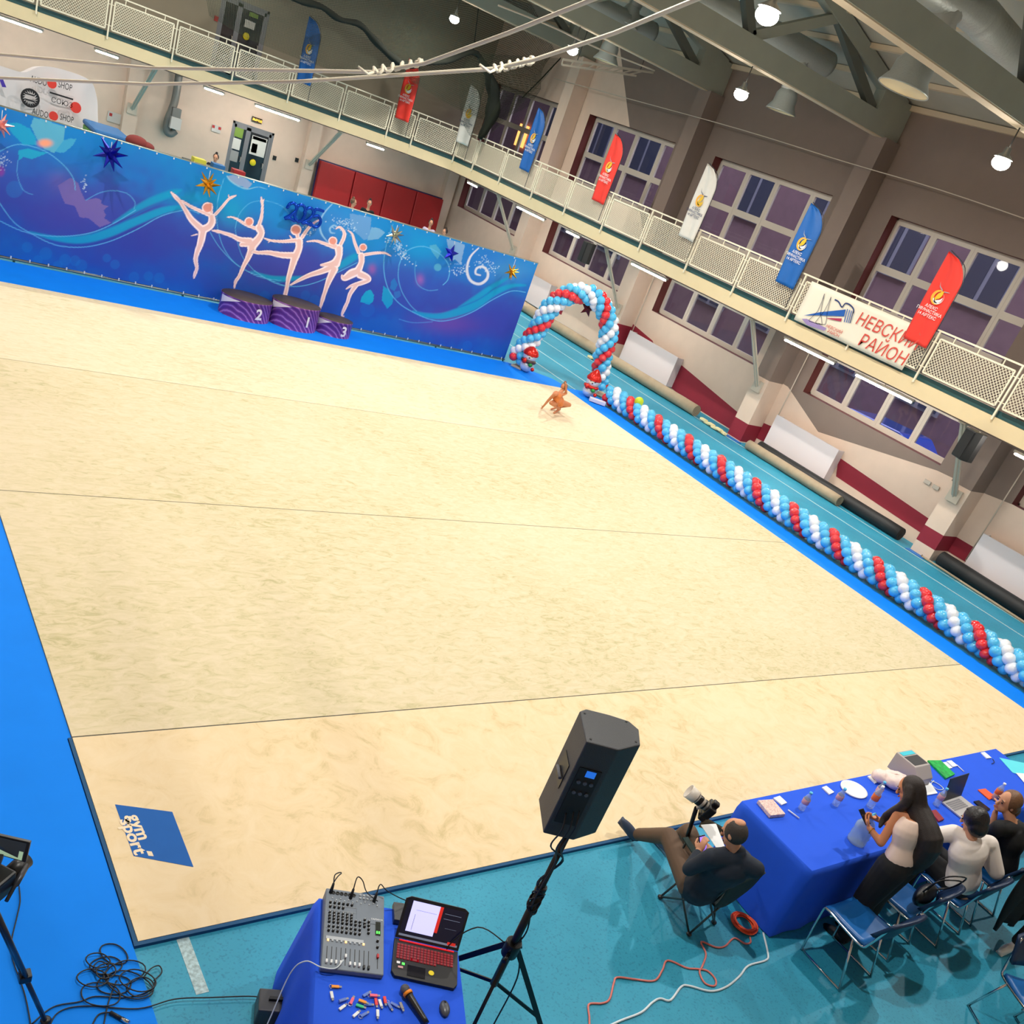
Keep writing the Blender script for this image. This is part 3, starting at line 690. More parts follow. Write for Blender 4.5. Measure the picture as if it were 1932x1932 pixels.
# ---------------------------------------------------------------- flags on the railing
M('flag_blue', (0, 92, 170), .6, noise=.08, nscale=3); M('flag_red', (232, 52, 38), .6, noise=.08, nscale=3); M('flag_white', (222, 216, 206), .6, noise=.05)
M('print_orange', (240, 170, 50), .6); M('print_yellow', (226, 180, 30), .6); M('print_white', (228, 226, 224), .6); M('print_grey', (150, 150, 155), .6); M('print_dark', (40, 52, 96), .6); M('pole_dark', (50, 50, 54), .4)
def flagmesh(col, tcol):
    """local: x to the right as seen from the hall, z up, y out of the hall wall"""
    W, H = .62, 1.85; nu, nv = 10, 26
    def width(t): return W*(1 if t < .72 else math.sqrt(max(0, 1-((t-.72)/.28)**1.6)))
    mb = MB(); vs = []
    for j in range(nv+1):
        t = j/nv
        for i in range(nu+1):
            u = i/nu; x = max(width(t), .004)*u+.06*t*(-1)+.06*(t-.5)*0
            vs.append((x, -.028*math.sin(u*9+t*3)*(1-.3*t), t*H))
    fs = [(j*(nu+1)+i, j*(nu+1)+i+1, (j+1)*(nu+1)+i+1, (j+1)*(nu+1)+i) for j in range(nv) for i in range(nu)]
    mb.add(vs, fs, 0, True)
    pr = MB(); y = -.04
    def ring(cx, cz, r0, r1, a0, a1, mi, ox=0, oz=0, n=20):
        for k in range(n):
            a = a0+(a1-a0)*k/n; b = a0+(a1-a0)*(k+1)/n
            pr.quad((cx+r1*math.cos(a), y, cz+r1*math.sin(a)), (cx+r1*math.cos(b), y, cz+r1*math.sin(b)), (cx+ox+r0*math.cos(b), y, cz+oz+r0*math.sin(b)), (cx+ox+r0*math.cos(a), y, cz+oz+r0*math.sin(a)), mi=mi)
    cx, cz = .27, .98
    ring(cx, cz, .115, .15, PI*.45, PI*1.75, 0, .03, .01)
    y = -.042; ring(cx+.03, cz-.01, .1, .12, -PI*.9, PI*.35, 2, .012, .012)
    pr.add([(cx-.06, y, cz-.05), (cx-.03, y, cz+.07), (cx+.03, y, cz+.13), (cx+.07, y, cz+.15), (cx+.08, y, cz+.06), (cx+.05, y, cz-.01), (cx, y, cz-.04), (cx-.03, y, cz-.09)], [tuple(range(8))], 1)
    pr.add([(cx-.05, y, cz-.09), (cx+.02, y, cz-.05), (cx+.07, y, cz-.03), (cx+.12, y, cz+.03), (cx+.12, y, cz-.05), (cx+.05, y, cz-.11), (cx, y, cz-.12)], [tuple(range(7))], 2)
    pr.add([(cx+.02, y, cz+.14), (cx-.08, y, cz+.2), (cx-.12, y, cz+.3), (cx-.07, y, cz+.215), (cx+.03, y, cz+.16)], [tuple(range(5))], 3)
    pr.add([(cx+.07, y, cz+.15), (cx+.2, y, cz+.165), (cx+.2, y, cz+.155), (cx+.08, y, cz+.13)], [tuple(range(4))], 3)
    place(pr, text('АЛЕКС\nГИМНАСТИКА\n14 АРТЕКС', .09, weight=.01), (cx-.01, y, cz-.31), (1, 0, 0), (0, 0, 1), 4)
    return mb, pr
def flag(loc, rz, col, label, lean=0.0):
    T = thing('feather_flag', label, 'flag', loc, rz, group='feather flags fixed to the balcony railing')
    T.rotation_euler = (0, lean, rz)
    f, pr = flagmesh(col, None)
    o = build(f, 'sail', col, T, local=True); so = o.modifiers.new('s', 'SOLIDIFY'); so.thickness = .003
    tc = 'print_dark' if col == 'flag_white' else 'print_white'
    build(pr, 'emblem', ['print_orange', 'print_yellow', 'print_white' if col != 'flag_white' else 'print_yellow', tc if col == 'flag_white' else 'print_grey', tc], o, local=True)
    pts = [Vector((.62, .02, -.45)), Vector((.62, .02, 0)), Vector((.62, .02, 1.2)), Vector((.57, .02, 1.5)), Vector((.42, .02, 1.72)), Vector((0.0, .02, 1.88))]
    build(MB().tube(smooth_path([p+Vector((-.03*p.z/1.8, 0, 0)) for p in pts], 4), .009, 6), 'pole', 'pole_dark', T, local=True)
for y, c, l, z in ((23.83, 'flag_blue', 'blue feather flag on the railing below the far upper window', 4.13), (19.72, 'flag_red', 'red feather flag on the railing in front of the pale upper window', 4.15), (15.7, 'flag_white', 'white feather flag on the railing between a red and a blue one', 4.2), (11.97, 'flag_blue', 'blue feather flag on the railing left of the white district banner', 4.13), (8.08, 'flag_red', 'large red feather flag overlapping the white district banner', 4.13)):
    flag((17.33, y, z), -PI/2, c, l, 0.03)
flag((17.1, 27.75, 4.1), -PI/2+.3, 'flag_white', 'white feather flag behind the dark net in the balcony corner')
flag((11.28, 28.45, 4.12), -1.15, 'flag_blue', 'narrow dark blue feather flag on the back railing', .0)
flag((14.95, 28.45, 4.12), -1.15, 'flag_red', 'narrow red feather flag on the back railing under the net', .0)

# district banner
M('vinyl', (232, 224, 204), .55); M('letter_red', (206, 70, 56), .6); M('logo_blue', (0, 84, 170), .6); M('logo_navy', (20, 50, 110), .6); M('logo_crimson', (170, 40, 80), .6); M('logo_grey', (70, 70, 84), .6); M('logo_purple', (150, 130, 180), .6)
XB = 17.37
q = [P(1531, 531, 0, XB), P(1499, 603, 0, XB), P(1708, 702, 0, XB), P(1739, 617, 0, XB)]
zt = (q[0].z+q[3].z)/2; zb = (q[1].z+q[2].z)/2; yl = (q[0].y+q[1].y)/2; yr = (q[2].y+q[3].y)/2
T = thing('district_banner', 'white vinyl banner with a ship logo and red lettering tied to the railing', 'banner', (XB, (yl+yr)/2, zb))
nu = 24; vs = []; 
for j in range(9):
    for i in range(nu+1): vs.append((XB-.01*math.sin(i*1.1+j)*(1 if j in (0, 8) else .4), yl+(yr-yl)*i/nu, zb+(zt-zb)*j/8))
mb = MB(); mb.add(vs, [(j*(nu+1)+i, j*(nu+1)+i+1, (j+1)*(nu+1)+i+1, (j+1)*(nu+1)+i) for j in range(8) for i in range(nu)], 0, True)
o = build(mb, 'sheet', 'vinyl', T); so = o.modifiers.new('s', 'SOLIDIFY'); so.thickness = .003
pr = MB(); XP = XB-.02
def bp2(x, y): return P(x, y, 0, XP)
def pstroke(pr, pts, w, mi, n=3):
    pts = smooth_path([bp2(*p) for p in pts], n)
    for i in range(len(pts)-1):
        a, b = pts[i], pts[i+1]; d = (b-a).normalized(); n_ = Vector((0, -d.z, d.y))*w/2; pr.quad(a-n_, b-n_, b+n_, a+n_, mi=mi)
def Z6(x, y): return (1460+x/4.83, 500+y/4.83)
H1 = bp2(*Z6(1005, 595)); 
place(pr, text('НЕВСКИЙ', .38, shear=.12), H1+Vector((0, -.08, 0)), (0, -.93, 0), (0, 0, 1), 0)
place(pr, text('РАЙОН', .38, shear=.12), bp2(*Z6(985, 775)), (0, -.97, 0), (0, 0, 1), 0)
place(pr, text('НЕВСКИЙ', .1, shear=.12), bp2(*Z6(548, 585)), (0, -1, 0), (0, 0, 1), 0); place(pr, text('РАЙОН', .1, shear=.12), bp2(*Z6(540, 625)), (0, -1, 0), (0, 0, 1), 0)
pr.quad(bp2(*Z6(270, 460)), bp2(*Z6(420, 430)), bp2(*Z6(655, 405)), bp2(*Z6(640, 468)), bp2(*Z6(400, 458)), mi=1)
pr.quad(bp2(*Z6(470, 482)), bp2(*Z6(620, 486)), bp2(*Z6(612, 515)), bp2(*Z6(540, 500)), mi=3)
for o_ in (0, 20, 38, 54): pstroke(pr, [Z6(672+o_, 400+o_*.4), Z6(640+o_*1.0, 520+o_*.2)], .02, 1 if o_ < 40 else 2)
for dx in (0, 60): pstroke(pr, [Z6(462+dx, 262+dx*.5), Z6(400+dx, 420), Z6(320+dx, 500+dx*.3), Z6(350+dx, 520+dx*.2), Z6(440+dx*.5, 540), Z6(425+dx, 440), Z6(462+dx, 262+dx*.5)], .012, 4, 2)
pstroke(pr, [Z6(555, 315), Z6(590, 335), Z6(620, 385), Z6(650, 350), Z6(690, 360), Z6(725, 400), Z6(722, 440)], .03, 2)
pr.quad(bp2(*Z6(255, 490)), bp2(*Z6(300, 490)), bp2(*Z6(480, 575)), bp2(*Z6(460, 600)), bp2(*Z6(300, 545)), mi=5)
build(pr, 'print', ['letter_red', 'logo_blue', 'logo_navy', 'logo_crimson', 'logo_grey', 'logo_purple'], o)

# ---------------------------------------------------------------- black speakers on the balcony edge
M('spk_black', (20, 22, 23), .5); M('spk_grille', (14, 15, 16), .8, bump=.6, nscale=200)
def wallspk(c, rz, s, label):
    T = thing('wall_speaker', label, 'speaker', (c[0], c[1], c[2]-s*.32), rz)
    mb = MB(); h = .64*s; w = .38*s
    pf = [(-w/2, -.16*s), (w/2, -.16*s), (w/2, .02), (w/3, .18*s), (-w/3, .18*s), (-w/2, .02)]
    mb.prism([(x, y, 0) for x, y in pf], (0, 0, 1), h); build(mb, 'cabinet', 'spk_black', T, bev=.015, local=True)
    build(MB().box((0, -.165*s, h/2), (w*.9, .02, h*.92)), 'grille', 'spk_grille', T, bev=.008, local=True)
    build(MB().bar((0, .05, h-.02), (0, .05, h+.01), .04, .02), 'bracket', 'pvc', T, local=True)
wallspk((17.2, 5.45, 2.80), -PI/2-.5, .95, 'black loudspeaker hanging under the balcony at the right, nearest of the two')
wallspk((17.2, 18.9, 2.76), -PI/2-.3, .92, 'small distant black loudspeaker hanging under the balcony near the balloon arch')

# ---------------------------------------------------------------- radiators covers and rolls by the wall
for y0, y1, l in ((15.75, 18.1, 'white radiator cover behind the start of the balloon garland'), (9.4, 11.6, 'white radiator cover between the two right pilasters'), (2.6, 5.15, 'white radiator cover at the right edge of the view'), (22.6, 25.0, 'white radiator cover just right of the backdrop end')):
    T = thing('radiator_cover', l, 'radiator', (19.45, (y0+y1)/2, .12), group='radiator covers along the right wall')
    build(MB().box2((19.3, y0, .12), (19.34, y1, 1.05)), 'front_panel', 'white_panel', T, bev=.006)
    build(MB().box2((19.34, y0+.02, .14), (19.59, y0+.05, 1.03)), 'side_panel', 'white_panel', T); build(MB().box2((19.34, y1-.05, .14), (19.59, y1-.02, 1.03)), 'side_panel', 'white_panel', T)
    build(MB().cyl((19.5, y1+.1, .3), (19.5, y1+.1, 3.1), .015, n=8).cyl((19.5, y1+.1, .3), (19.5, y1, .3), .015, n=8), 'pipe', 'steel_cream', T)
M('roll_tan', (172, 154, 128), .85, noise=.12, nscale=6); M('roll_black', (30, 31, 32), .6, noise=.2, nscale=5); M('roll_core', (70, 60, 50), .9)
def roll(a, b, r, mat, label):
    a = Vector(a); b = Vector(b); mb = MB(); n = 24; d = (b-a).normalized()
    pts = [a.lerp(b, i/10)+Vector((.008*math.sin(i*2.3), 0, 0)) for i in range(11)]
    mb.tube(pts, [r*(1+.02*math.sin(i*3.1)) for i in range(11)], 20)
    x, y, _ = frame(d)
    for e, s in ((a, -1), (b, 1)):
        sp = [e+d*s*.004+x*math.cos(t*.5)*(.01+r*.93*t/44)+y*math.sin(t*.5)*(.01+r*.93*t/44) for t in range(45)]
        mb.tube(sp, .004, 4, mi=1)
    single(mb, 'carpet_roll', [mat, 'roll_core'], label, 'carpet roll', group=None)
roll((18.45, 20.9, FL+.165), (18.75, 13.75, FL+.165), .16, 'roll_tan', 'long tan carpet roll lying by the wall behind the arch')
roll((18.75, 11.6, FL+.135), (18.75, 8.35, FL+.135), .13, 'roll_tan', 'tan carpet roll in front of the middle radiator cover')
roll((19.1, 11.5, FL+.16), (19.08, 6.7, FL+.16), .155, 'roll_black', 'black rolled mat ending beside a pilaster')
roll((19.12, 5.6, FL+.17), (18.85, -.9, FL+.17), .165, 'roll_black', 'black rolled mat at the right edge in front of a radiator cover')
roll((18.9, 5.9, FL+.03), (18.55, -.9, FL+.03), .025, 'roll_tan', 'thin tan strip lying in front of the black rolled mat')
roll((18.5, 28.3, FL+.165), (18.4, 21.6, FL+.165), .16, 'roll_tan', 'distant tan carpet roll left of the balloon arch')
M('tape_cream', (236, 222, 170), .6)
def pile(c, label, n=5):
    T = thing('tape_bundle', label, 'bundle', (c[0], c[1], FL))
    for i in range(n):
        mb = MB(); a = rng.uniform(-.25, .25); y = c[1]+(i-n/2)*.16; mb.box((c[0]+rng.uniform(-.04, .04), y, FL+.05+.03*(i % 2)), (.12, .22, .06), a); build(mb, 'piece', 'tape_cream', T, bev=.01)
pile((17.95, 17.6), 'cream bundle between two tan carpet rolls near the arch'); pile((18.7, 13.0), 'cream bundle of cut strips below the crimson wall band', 6)
M('blue_tape', (30, 110, 190), .6)
mb = MB(); mb.box2((18.8, 5.82, FL), (18.98, 6.3, FL+.015)); single(mb, 'blue_strip', 'blue_tape', 'bright blue strip taped at the foot of the near pilaster', 'tape')
mb = MB(); mb.box2((18.8, 12.0, FL), (18.98, 12.7, FL+.015)); single(mb, 'blue_strip', 'blue_tape', 'bright blue strip taped at the foot of the middle pilaster', 'tape')
for y, z, l in ((7.05, 1.37, 'white double socket outlet left of its twin under the near window'), (6.8, 1.36, 'white double socket outlet beside the near pilaster')):
    single(MB().box((19.57, y, z), (.03, .17, .09)), 'wall_socket', 'pvc', l, 'socket', bev=.005)

# ---------------------------------------------------------------- back wall furniture
M('mat_red', (160, 18, 22), .5, noise=.08, nscale=2); M('mat_blue', (40, 40, 90), .6)
xs = [13.62, 15.05, 16.4, 17.75, 19.0]
for i in range(4):
    T = thing('wall_mat', 'red gym mat leaning on the back wall, '+['leftmost of four', 'second from the left of four', 'third from the left of four', 'rightmost of four'][i], 'gym mat', ((xs[i]+xs[i+1])/2, 30.4, FL), group='red gym mats against the back wall')
    R = Matrix.Rotation(-.08, 3, 'X')
    build(MB().box(((xs[i]+xs[i+1])/2, 30.52, .93), (xs[i+1]-xs[i]-.03, .2, 1.88), R), 'pad', 'mat_red', T, bev=.03)
    build(MB().box(((xs[i]+xs[i+1])/2, 30.62, .93), (xs[i+1]-xs[i]-.0, .1, 1.95), R), 'backing', 'mat_blue', T)
M('unit_grey', (120, 120, 116), .45, metal=.3); M('unit_white', (200, 196, 190), .5)
T = thing('hot_air_unit', 'grey hot air pipe with a control box on the back wall', 'heater', P(322, 248, 1, 30.7))
p = [P(x, y, 1, 30.75) for x, y in ((338, 140), (330, 190), (317, 225), (314, 245), (322, 252), (331, 246))]
build(MB().tube(smooth_path(p, 6), .12, 14), 'pipe', 'unit_grey', T)
build(MB().box(P(330, 232, 1, 30.6), (.34, .25, .36)), 'control_box', 'unit_white', T, bev=.01); build(MB().box(P(332, 213, 1, 30.6), (.28, .2, .3)), 'junction_box', 'unit_grey', T, bev=.01)
M('exit_amber', (60, 40, 10), .5); M('exit_text', (255, 190, 60), .5, emit=3)
T = thing('exit_sign', 'small glowing amber exit sign above the back door', 'sign', P(485, 227, 1, 30.9))
c = P(485, 227, 1, 30.92); build(MB().box(c, (.34, .06, .16)), 'box', 'exit_amber', T); mb = MB(); place(mb, text('ВЫХОД', .09), c+Vector((0, -.035, 0)), (1, 0, 0), (0, 0, 1)); build(mb, 'lettering', 'exit_text', T)
for x, y, w_, h_, l in ((408, 243, .3, .22, 'pale notice on the back wall left of the door'), (222, 224, .62, .3, 'white electrical sign board behind the striped boat shape')):
    c = P(x, y, 1, 30.96); mb = MB(); mb.box(c, (w_, .02, h_)); mb.box(c+Vector((-w_*.36, -.012, h_*.2)), (.09, .004, .09), mi=1); mb.box(c+Vector((w_*.36, -.012, h_*.2)), (.09, .004, .09), mi=1)
    single(mb, 'notice_board', ['unit_white', 'red_print'], l, 'notice')
for x, y, l in ((518, 298, 'small dark switch right of the back door'), (560, 302, 'thin dark switch beside the back wall pillar'), (408, 35, 'small red alarm button left of the upper back door')):
    single(MB().box(P(x, y, 1, 30.97), (.12, .04, .14)), 'wall_switch', 'red_print' if 'red' in l else 'spk_black', l, 'switch')
# ================================================================ printed backdrop
YBN = 15.45; BX0, BX1, BZ0, BZ1 = -1.5, 12.98, .06, 2.52
NX, NZ = 1000, 172
gx = np.linspace(BX0, BX1, NX); gz = np.linspace(BZ0, BZ1, NZ)
X, Z = np.meshgrid(gx, gz)
U, V = PXN(np.stack([X, np.full_like(X, YBN), Z], -1))
def ln(c): return np.array(lin(c))
t = (Z-BZ0)/(BZ1-BZ0)
def vnoise(x, y, s):
    r_ = np.random.RandomState(s); g_ = r_.rand(64, 64)
    xi = np.floor(x).astype(int); yi = np.floor(y).astype(int); fx = x-xi; fy = y-yi; fx = fx*fx*(3-2*fx); fy = fy*fy*(3-2*fy)
    a = g_[xi % 64, yi % 64]; b = g_[(xi+1) % 64, yi % 64]; c = g_[xi % 64, (yi+1) % 64]; d = g_[(xi+1) % 64, (yi+1) % 64]
    return (a*(1-fx)+b*fx)*(1-fy)+(c*(1-fx)+d*fx)*fy
nz = vnoise(X*1.1+9, Z*1.1+3, 1)*.5+vnoise(X*2.7, Z*2.7, 2)*.3+vnoise(X*7, Z*7, 3)*.2
base = [(0, (24, 96, 184)), (.12, (30, 84, 178)), (.35, (50, 70, 166)), (.6, (48, 84, 178)), (.8, (26, 112, 196)), (1, (16, 128, 204))]
tt = np.clip(t+(nz-.5)*.5, 0, 1); RGB = np.zeros(X.shape+(3,))
for ch in range(3): RGB[..., ch] = np.interp(tt, [b_[0] for b_ in base], [lin(b_[1])[ch] for b_ in base])
def mixc(m, c):
    global RGB
    RGB = RGB*(1-m[..., None])+ln(c)*m[..., None]
def blob(x, y, rx, ry, c, a=1.0, p=1.0, rot=0):
    dx, dy = U-x, V-y; cr, sr = math.cos(rot), math.sin(rot); d = ((dx*cr+dy*sr)/rx)**2+((-dx*sr+dy*cr)/ry)**2
    mixc(np.exp(-d**p)*a, c)
def disc(x, y, r, c, a): mixc(np.clip((r-np.hypot(U-x, V-y))/1.2+.5, 0, 1)*a, c)
def stroke(pts, c, a=1.0, soft=1.0, sm=4):
    """pts = (x, y, halfwidth) in photo pixels; smoothed"""
    q = smooth_path([Vector(p) for p in pts], sm) if sm else [Vector(p) for p in pts]
    xs = [p.x for p in q]; ys = [p.y for p in q]; R_ = max(p.z for p in q)+3
    jj, ii = np.where((U > min(xs)-R_) & (U < max(xs)+R_) & (V > min(ys)-R_) & (V < max(ys)+R_))
    if len(jj) == 0: return
    u = U[jj, ii]; v = V[jj, ii]; best = np.full(len(u), -1e9)
    for p, w_ in zip(q[:-1], q[1:]):
        dx, dy = w_.x-p.x, w_.y-p.y; L = dx*dx+dy*dy+1e-9; s = np.clip(((u-p.x)*dx+(v-p.y)*dy)/L, 0, 1)
        best = np.maximum(best, p.z+(w_.z-p.z)*s-np.hypot(u-p.x-dx*s, v-p.y-dy*s))
    m = np.clip(best/soft+.5, 0, 1)*a
    RGB[jj, ii] = RGB[jj, ii]*(1-m[:, None])+ln(c)*m[:, None]
def poly(pts, c, a=1.0):
    k = len(pts); ins = np.zeros(U.shape, bool)
    for i in range(k):
        x0, y0 = pts[i]; x1, y1 = pts[(i+1) % k]
        if y0 == y1: continue
        ins ^= ((y0 > V) != (y1 > V)) & (U < (x1-x0)*(V-y0)/(y1-y0)+x0)
    mixc(ins*a, c)
cA = lambda x, y: (310+x/8.782, 330+y/8.782)
cB = lambda x, y: (480+x/6.662, 380+y/6.662)
cC = lambda x, y: (700+x/6.0375, 420+y/6.0375)
cD = lambda x, y: (x/5.855, 200+y/5.855)
def S(f, k, pts): return [(*f(x, y), w_/k) for x, y, w_ in pts]
def Q(f, pts): return [f(x, y) for x, y in pts]
# soft colour fields
for f, x, y, rx, ry, c, a in ((cD, 600, 300, 90, 40, (10, 128, 204), .8), (cD, 850, 1150, 75, 45, (70, 66, 164), .6), (cD, 1500, 1500, 80, 50, (48, 58, 158), .6), (cD, 200, 1750, 60, 18, (14, 100, 196), .7),
        (cA, 1050, 300, 45, 40, (0, 150, 205), .75), (cA, 500, 380, 60, 12, (0, 150, 200), .7), (cA, 1150, 620, 28, 26, (0, 160, 205), .7), (cA, 1500, 300, 60, 22, (20, 140, 215), .7),
        (cB, 300, 150, 60, 30, (20, 140, 215), .7), (cB, 1000, 300, 50, 35, (60, 140, 215), .6), (cB, 600, 800, 90, 35, (66, 62, 168), .6), (cB, 1500, 500, 60, 40, (20, 140, 212), .7), (cB, 900, 1300, 80, 28, (36, 70, 176), .6),
        (cC, 600, 300, 50, 35, (0, 150, 212), .75), (cC, 1400, 450, 55, 40, (40, 120, 205), .7), (cC, 900, 1150, 60, 20, (110, 72, 160), .8), (cC, 1400, 1050, 70, 40, (48, 62, 170), .6), (cC, 1600, 550, 40, 20, (80, 160, 215), .5), (cC, 600, 700, 60, 40, (44, 84, 184), .5)):
    blob(*f(x, y), rx, ry, c, a)
# petals and flowers
cy1 = (24, 172, 208)
poly(Q(cD, [(60, 190), (200, 185), (330, 250), (390, 340), (410, 430), (260, 430), (130, 300)]), cy1, .7)
poly(Q(cD, [(370, 130), (480, 150), (720, 230), (700, 380), (600, 520), (480, 470), (400, 350), (340, 220)]), (92, 178, 206), .85)
poly(Q(cD, [(700, 380), (780, 358), (845, 365), (800, 440), (700, 520), (600, 500)]), (70, 176, 212), .7)
poly(Q(cD, [(200, 490), (320, 470), (520, 520), (350, 590), (260, 560), (210, 600)]), cy1, .8)
blob(*cD(500, 410), 14, 8, (244, 164, 130), 1.0, 2)
poly(Q(cD, [(640, 880), (780, 790), (860, 850), (900, 960), (940, 1040), (1060, 1018), (1125, 1040), (1120, 1080), (1200, 1110), (1140, 1150), (1170, 1200), (1150, 1240), (1230, 1290), (1100, 1340), (980, 1240), (880, 1230), (830, 1110), (720, 1080), (680, 1000)]), (120, 104, 172), .8)
blob(*cD(650, 830), 22, 22, (104, 96, 176), .5); blob(*cD(5, 720), 8, 10, (130, 60, 160), .9, 2)
poly(Q(cD, [(0, 100), (60, 240), (40, 330), (0, 300)]), (0, 96, 180), .5)
poly(Q(cA, [(1040, 20), (1150, 0), (1330, 40), (1460, 150), (1380, 230), (1180, 150), (1080, 90)]), (150, 166, 200), .75)
stroke(S(cA, 8.78, [(1040, 20, 8), (1090, 90, 10), (1200, 170, 10), (1370, 235, 8), (1550, 200, 4), (1700, 240, 2)]), (140, 200, 225), .8)
poly(Q(cB, [(1200, 150), (1470, 200), (1450, 450), (1380, 490), (1210, 330)]), (108, 160, 214), .7)
poly(Q(cB, [(1470, 320), (1570, 340), (1645, 390), (1560, 470), (1420, 490)]), (120, 176, 218), .8)
poly(Q(cC, [(860, 180), (1070, 250), (1020, 480), (960, 420), (900, 440), (880, 300)]), (140, 178, 216), .7)
poly(Q(cC, [(660, 260), (740, 250), (800, 330), (760, 420), (700, 340)]), (90, 176, 206), .6)
disc(*cC(760, 510), 7, (90, 180, 206), .6)
poly(Q(cB, [(1350, 1200), (1400, 1130), (1460, 1108), (1505, 1180), (1490, 1260), (1440, 1300), (1330, 1260)]), (0, 168, 206), .85)
poly(Q(cB, [(1620, 1060), (1690, 1110), (1750, 1200), (1730, 1290), (1670, 1350), (1600, 1240)]), (0, 160, 204), .8)
poly(Q(cB, [(1760, 960), (1800, 1050), (1760, 1130), (1700, 1090), (1720, 1000)]), (20, 130, 200), .6); poly(Q(cB, [(1750, 1140), (1830, 1120), (1840, 1190), (1770, 1230)]), (36, 130, 200), .5)
blob(*cB(1480, 850), 7, 9, (150, 90, 170), .8); blob(*cC(560, 650), 7, 10, (150, 96, 180), .8)
# bokeh discs
for x, y, r_ in ((505, 1630, 12), (720, 1700, 11), (1180, 1680, 8), (300, 1560, 10), (1760, 1900, 10), (1480, 1890, 10), (900, 1760, 11), (830, 1710, 10), (1270, 1750, 9), (160, 920, 16), (640, 1760, 9), (1640, 1880, 9), (420, 1700, 9)): disc(*cD(x, y), r_, (20, 128, 206), .28)
for x, y, r_ in ((760, 1250, 11), (130, 1190, 10), (640, 1180, 9), (1420, 1360, 14)): disc(*cB(x, y), r_, (20, 110, 200), .25)
for x, y in ((150, 1300), (420, 1380), (800, 1430), (1100, 1400), (1300, 1500)): disc(*cC(x, y), 9, (24, 110, 200), .3)
# ribbons
teal = (0, 158, 204); thin = (92, 182, 232)
stroke(S(cD, 5.855, [(330, 1390, 6), (600, 1460, 26), (900, 1475, 44), (1200, 1400, 50), (1500, 1275, 44), (1800, 1155, 38), (2050, 1110, 20)]), teal, .85, 4)
stroke(S(cD, 5.855, [(1250, 1290, 6), (1450, 1170, 26), (1650, 1060, 40), (1890, 965, 36), (2000, 930, 10)]), teal, .8, 5)
stroke(S(cD, 5.855, [(1000, 1420, 4), (1300, 1310, 7), (1600, 1150, 7), (1850, 1040, 4)]), (20, 110, 190), .8, 2)
stroke(S(cB, 6.66, [(-40, 880, 5), (200, 960, 28), (400, 975, 34), (640, 950, 12)]), teal, .85, 4)
stroke(S(cB, 6.66, [(980, 880, 12), (1080, 810, 40), (1180, 745, 48), (1270, 690, 40)]), teal, .8, 5)
stroke(S(cC, 6.04, [(480, 1010, 8), (620, 1055, 26), (800, 1065, 34), (1000, 1015, 44), (1200, 930, 46), (1400, 800, 36), (1600, 720, 22), (1760, 715, 8)]), teal, .85, 4)
stroke(S(cC, 6.04, [(1000, 965, 6), (1200, 850, 26), (1400, 720, 28), (1560, 630, 10)]), teal, .8, 4)
stroke(S(cC, 6.04, [(900, 1000, 3), (1200, 890, 6), (1420, 740, 5)]), (20, 100, 190), .7, 2)
def T_(f, k, pts, a=.9, c=thin, w_=4.5): stroke([(*f(x, y), w_/k) for x, y in pts], c, a, .8, 5)
T_(cD, 5.855, [(-20, 510), (130, 440), (260, 428), (500, 500), (700, 650), (810, 800), (832, 930)])
T_(cD, 5.855, [(-20, 1050), (150, 1280), (330, 1400), (600, 1530), (900, 1560), (1200, 1500), (1500, 1370), (1750, 1230), (1932, 1170), (2100, 1150), (2200, 1190)])
T_(cD, 5.855, [(-20, 1260), (200, 1365), (400, 1420), (700, 1440), (1000, 1400), (1250, 1300), (1500, 1150)])
T_(cD, 5.855, [(950, 1040), (1100, 960), (1250, 935), (1400, 965), (1490, 1060), (1480, 1140)], .6)
T_(cD, 5.855, [(200, 600), (190, 750), (250, 920), (360, 980)], .5)
T_(cA, 8.78, [(990, 60), (900, 350), (870, 650), (890, 900), (970, 1180), (1130, 1420), (1350, 1580), (1600, 1700), (1932, 1750)], .95)
T_(cA, 8.78, [(760, 950), (900, 1180), (1130, 1430), (1350, 1580), (1700, 1720), (2000, 1840)], .95)
T_(cA, 8.78, [(1190, 1000), (1180, 850), (1250, 640), (1400, 480), (1560, 430), (1700, 430), (1850, 470), (2000, 560), (2150, 760)], .8)
T_(cA, 8.78, [(1190, 1000), (1230, 1180), (1310, 1380), (1500, 1600)], .8)
T_(cB, 6.66, [(0, 870), (150, 970), (330, 1050), (560, 1068), (800, 1010), (1050, 890), (1290, 770)])
T_(cC, 6.04, [(250, 20), (170, 280), (145, 520), (190, 740), (300, 900), (460, 1010), (700, 1110), (900, 1110), (1150, 1020), (1400, 870), (1600, 780), (1760, 795)])
T_(cC, 6.04, [(320, 480), (380, 350), (500, 280), (640, 280), (800, 370), (890, 500), (880, 640), (820, 710)])
T_(cC, 6.04, [(320, 480), (310, 620), (350, 780), (440, 930), (520, 1010)], .7); T_(cC, 6.04, [(510, 440), (500, 560), (530, 700), (640, 770), (760, 765)], .5); T_(cC, 6.04, [(320, 1100), (480, 1140), (700, 1130)], .4)
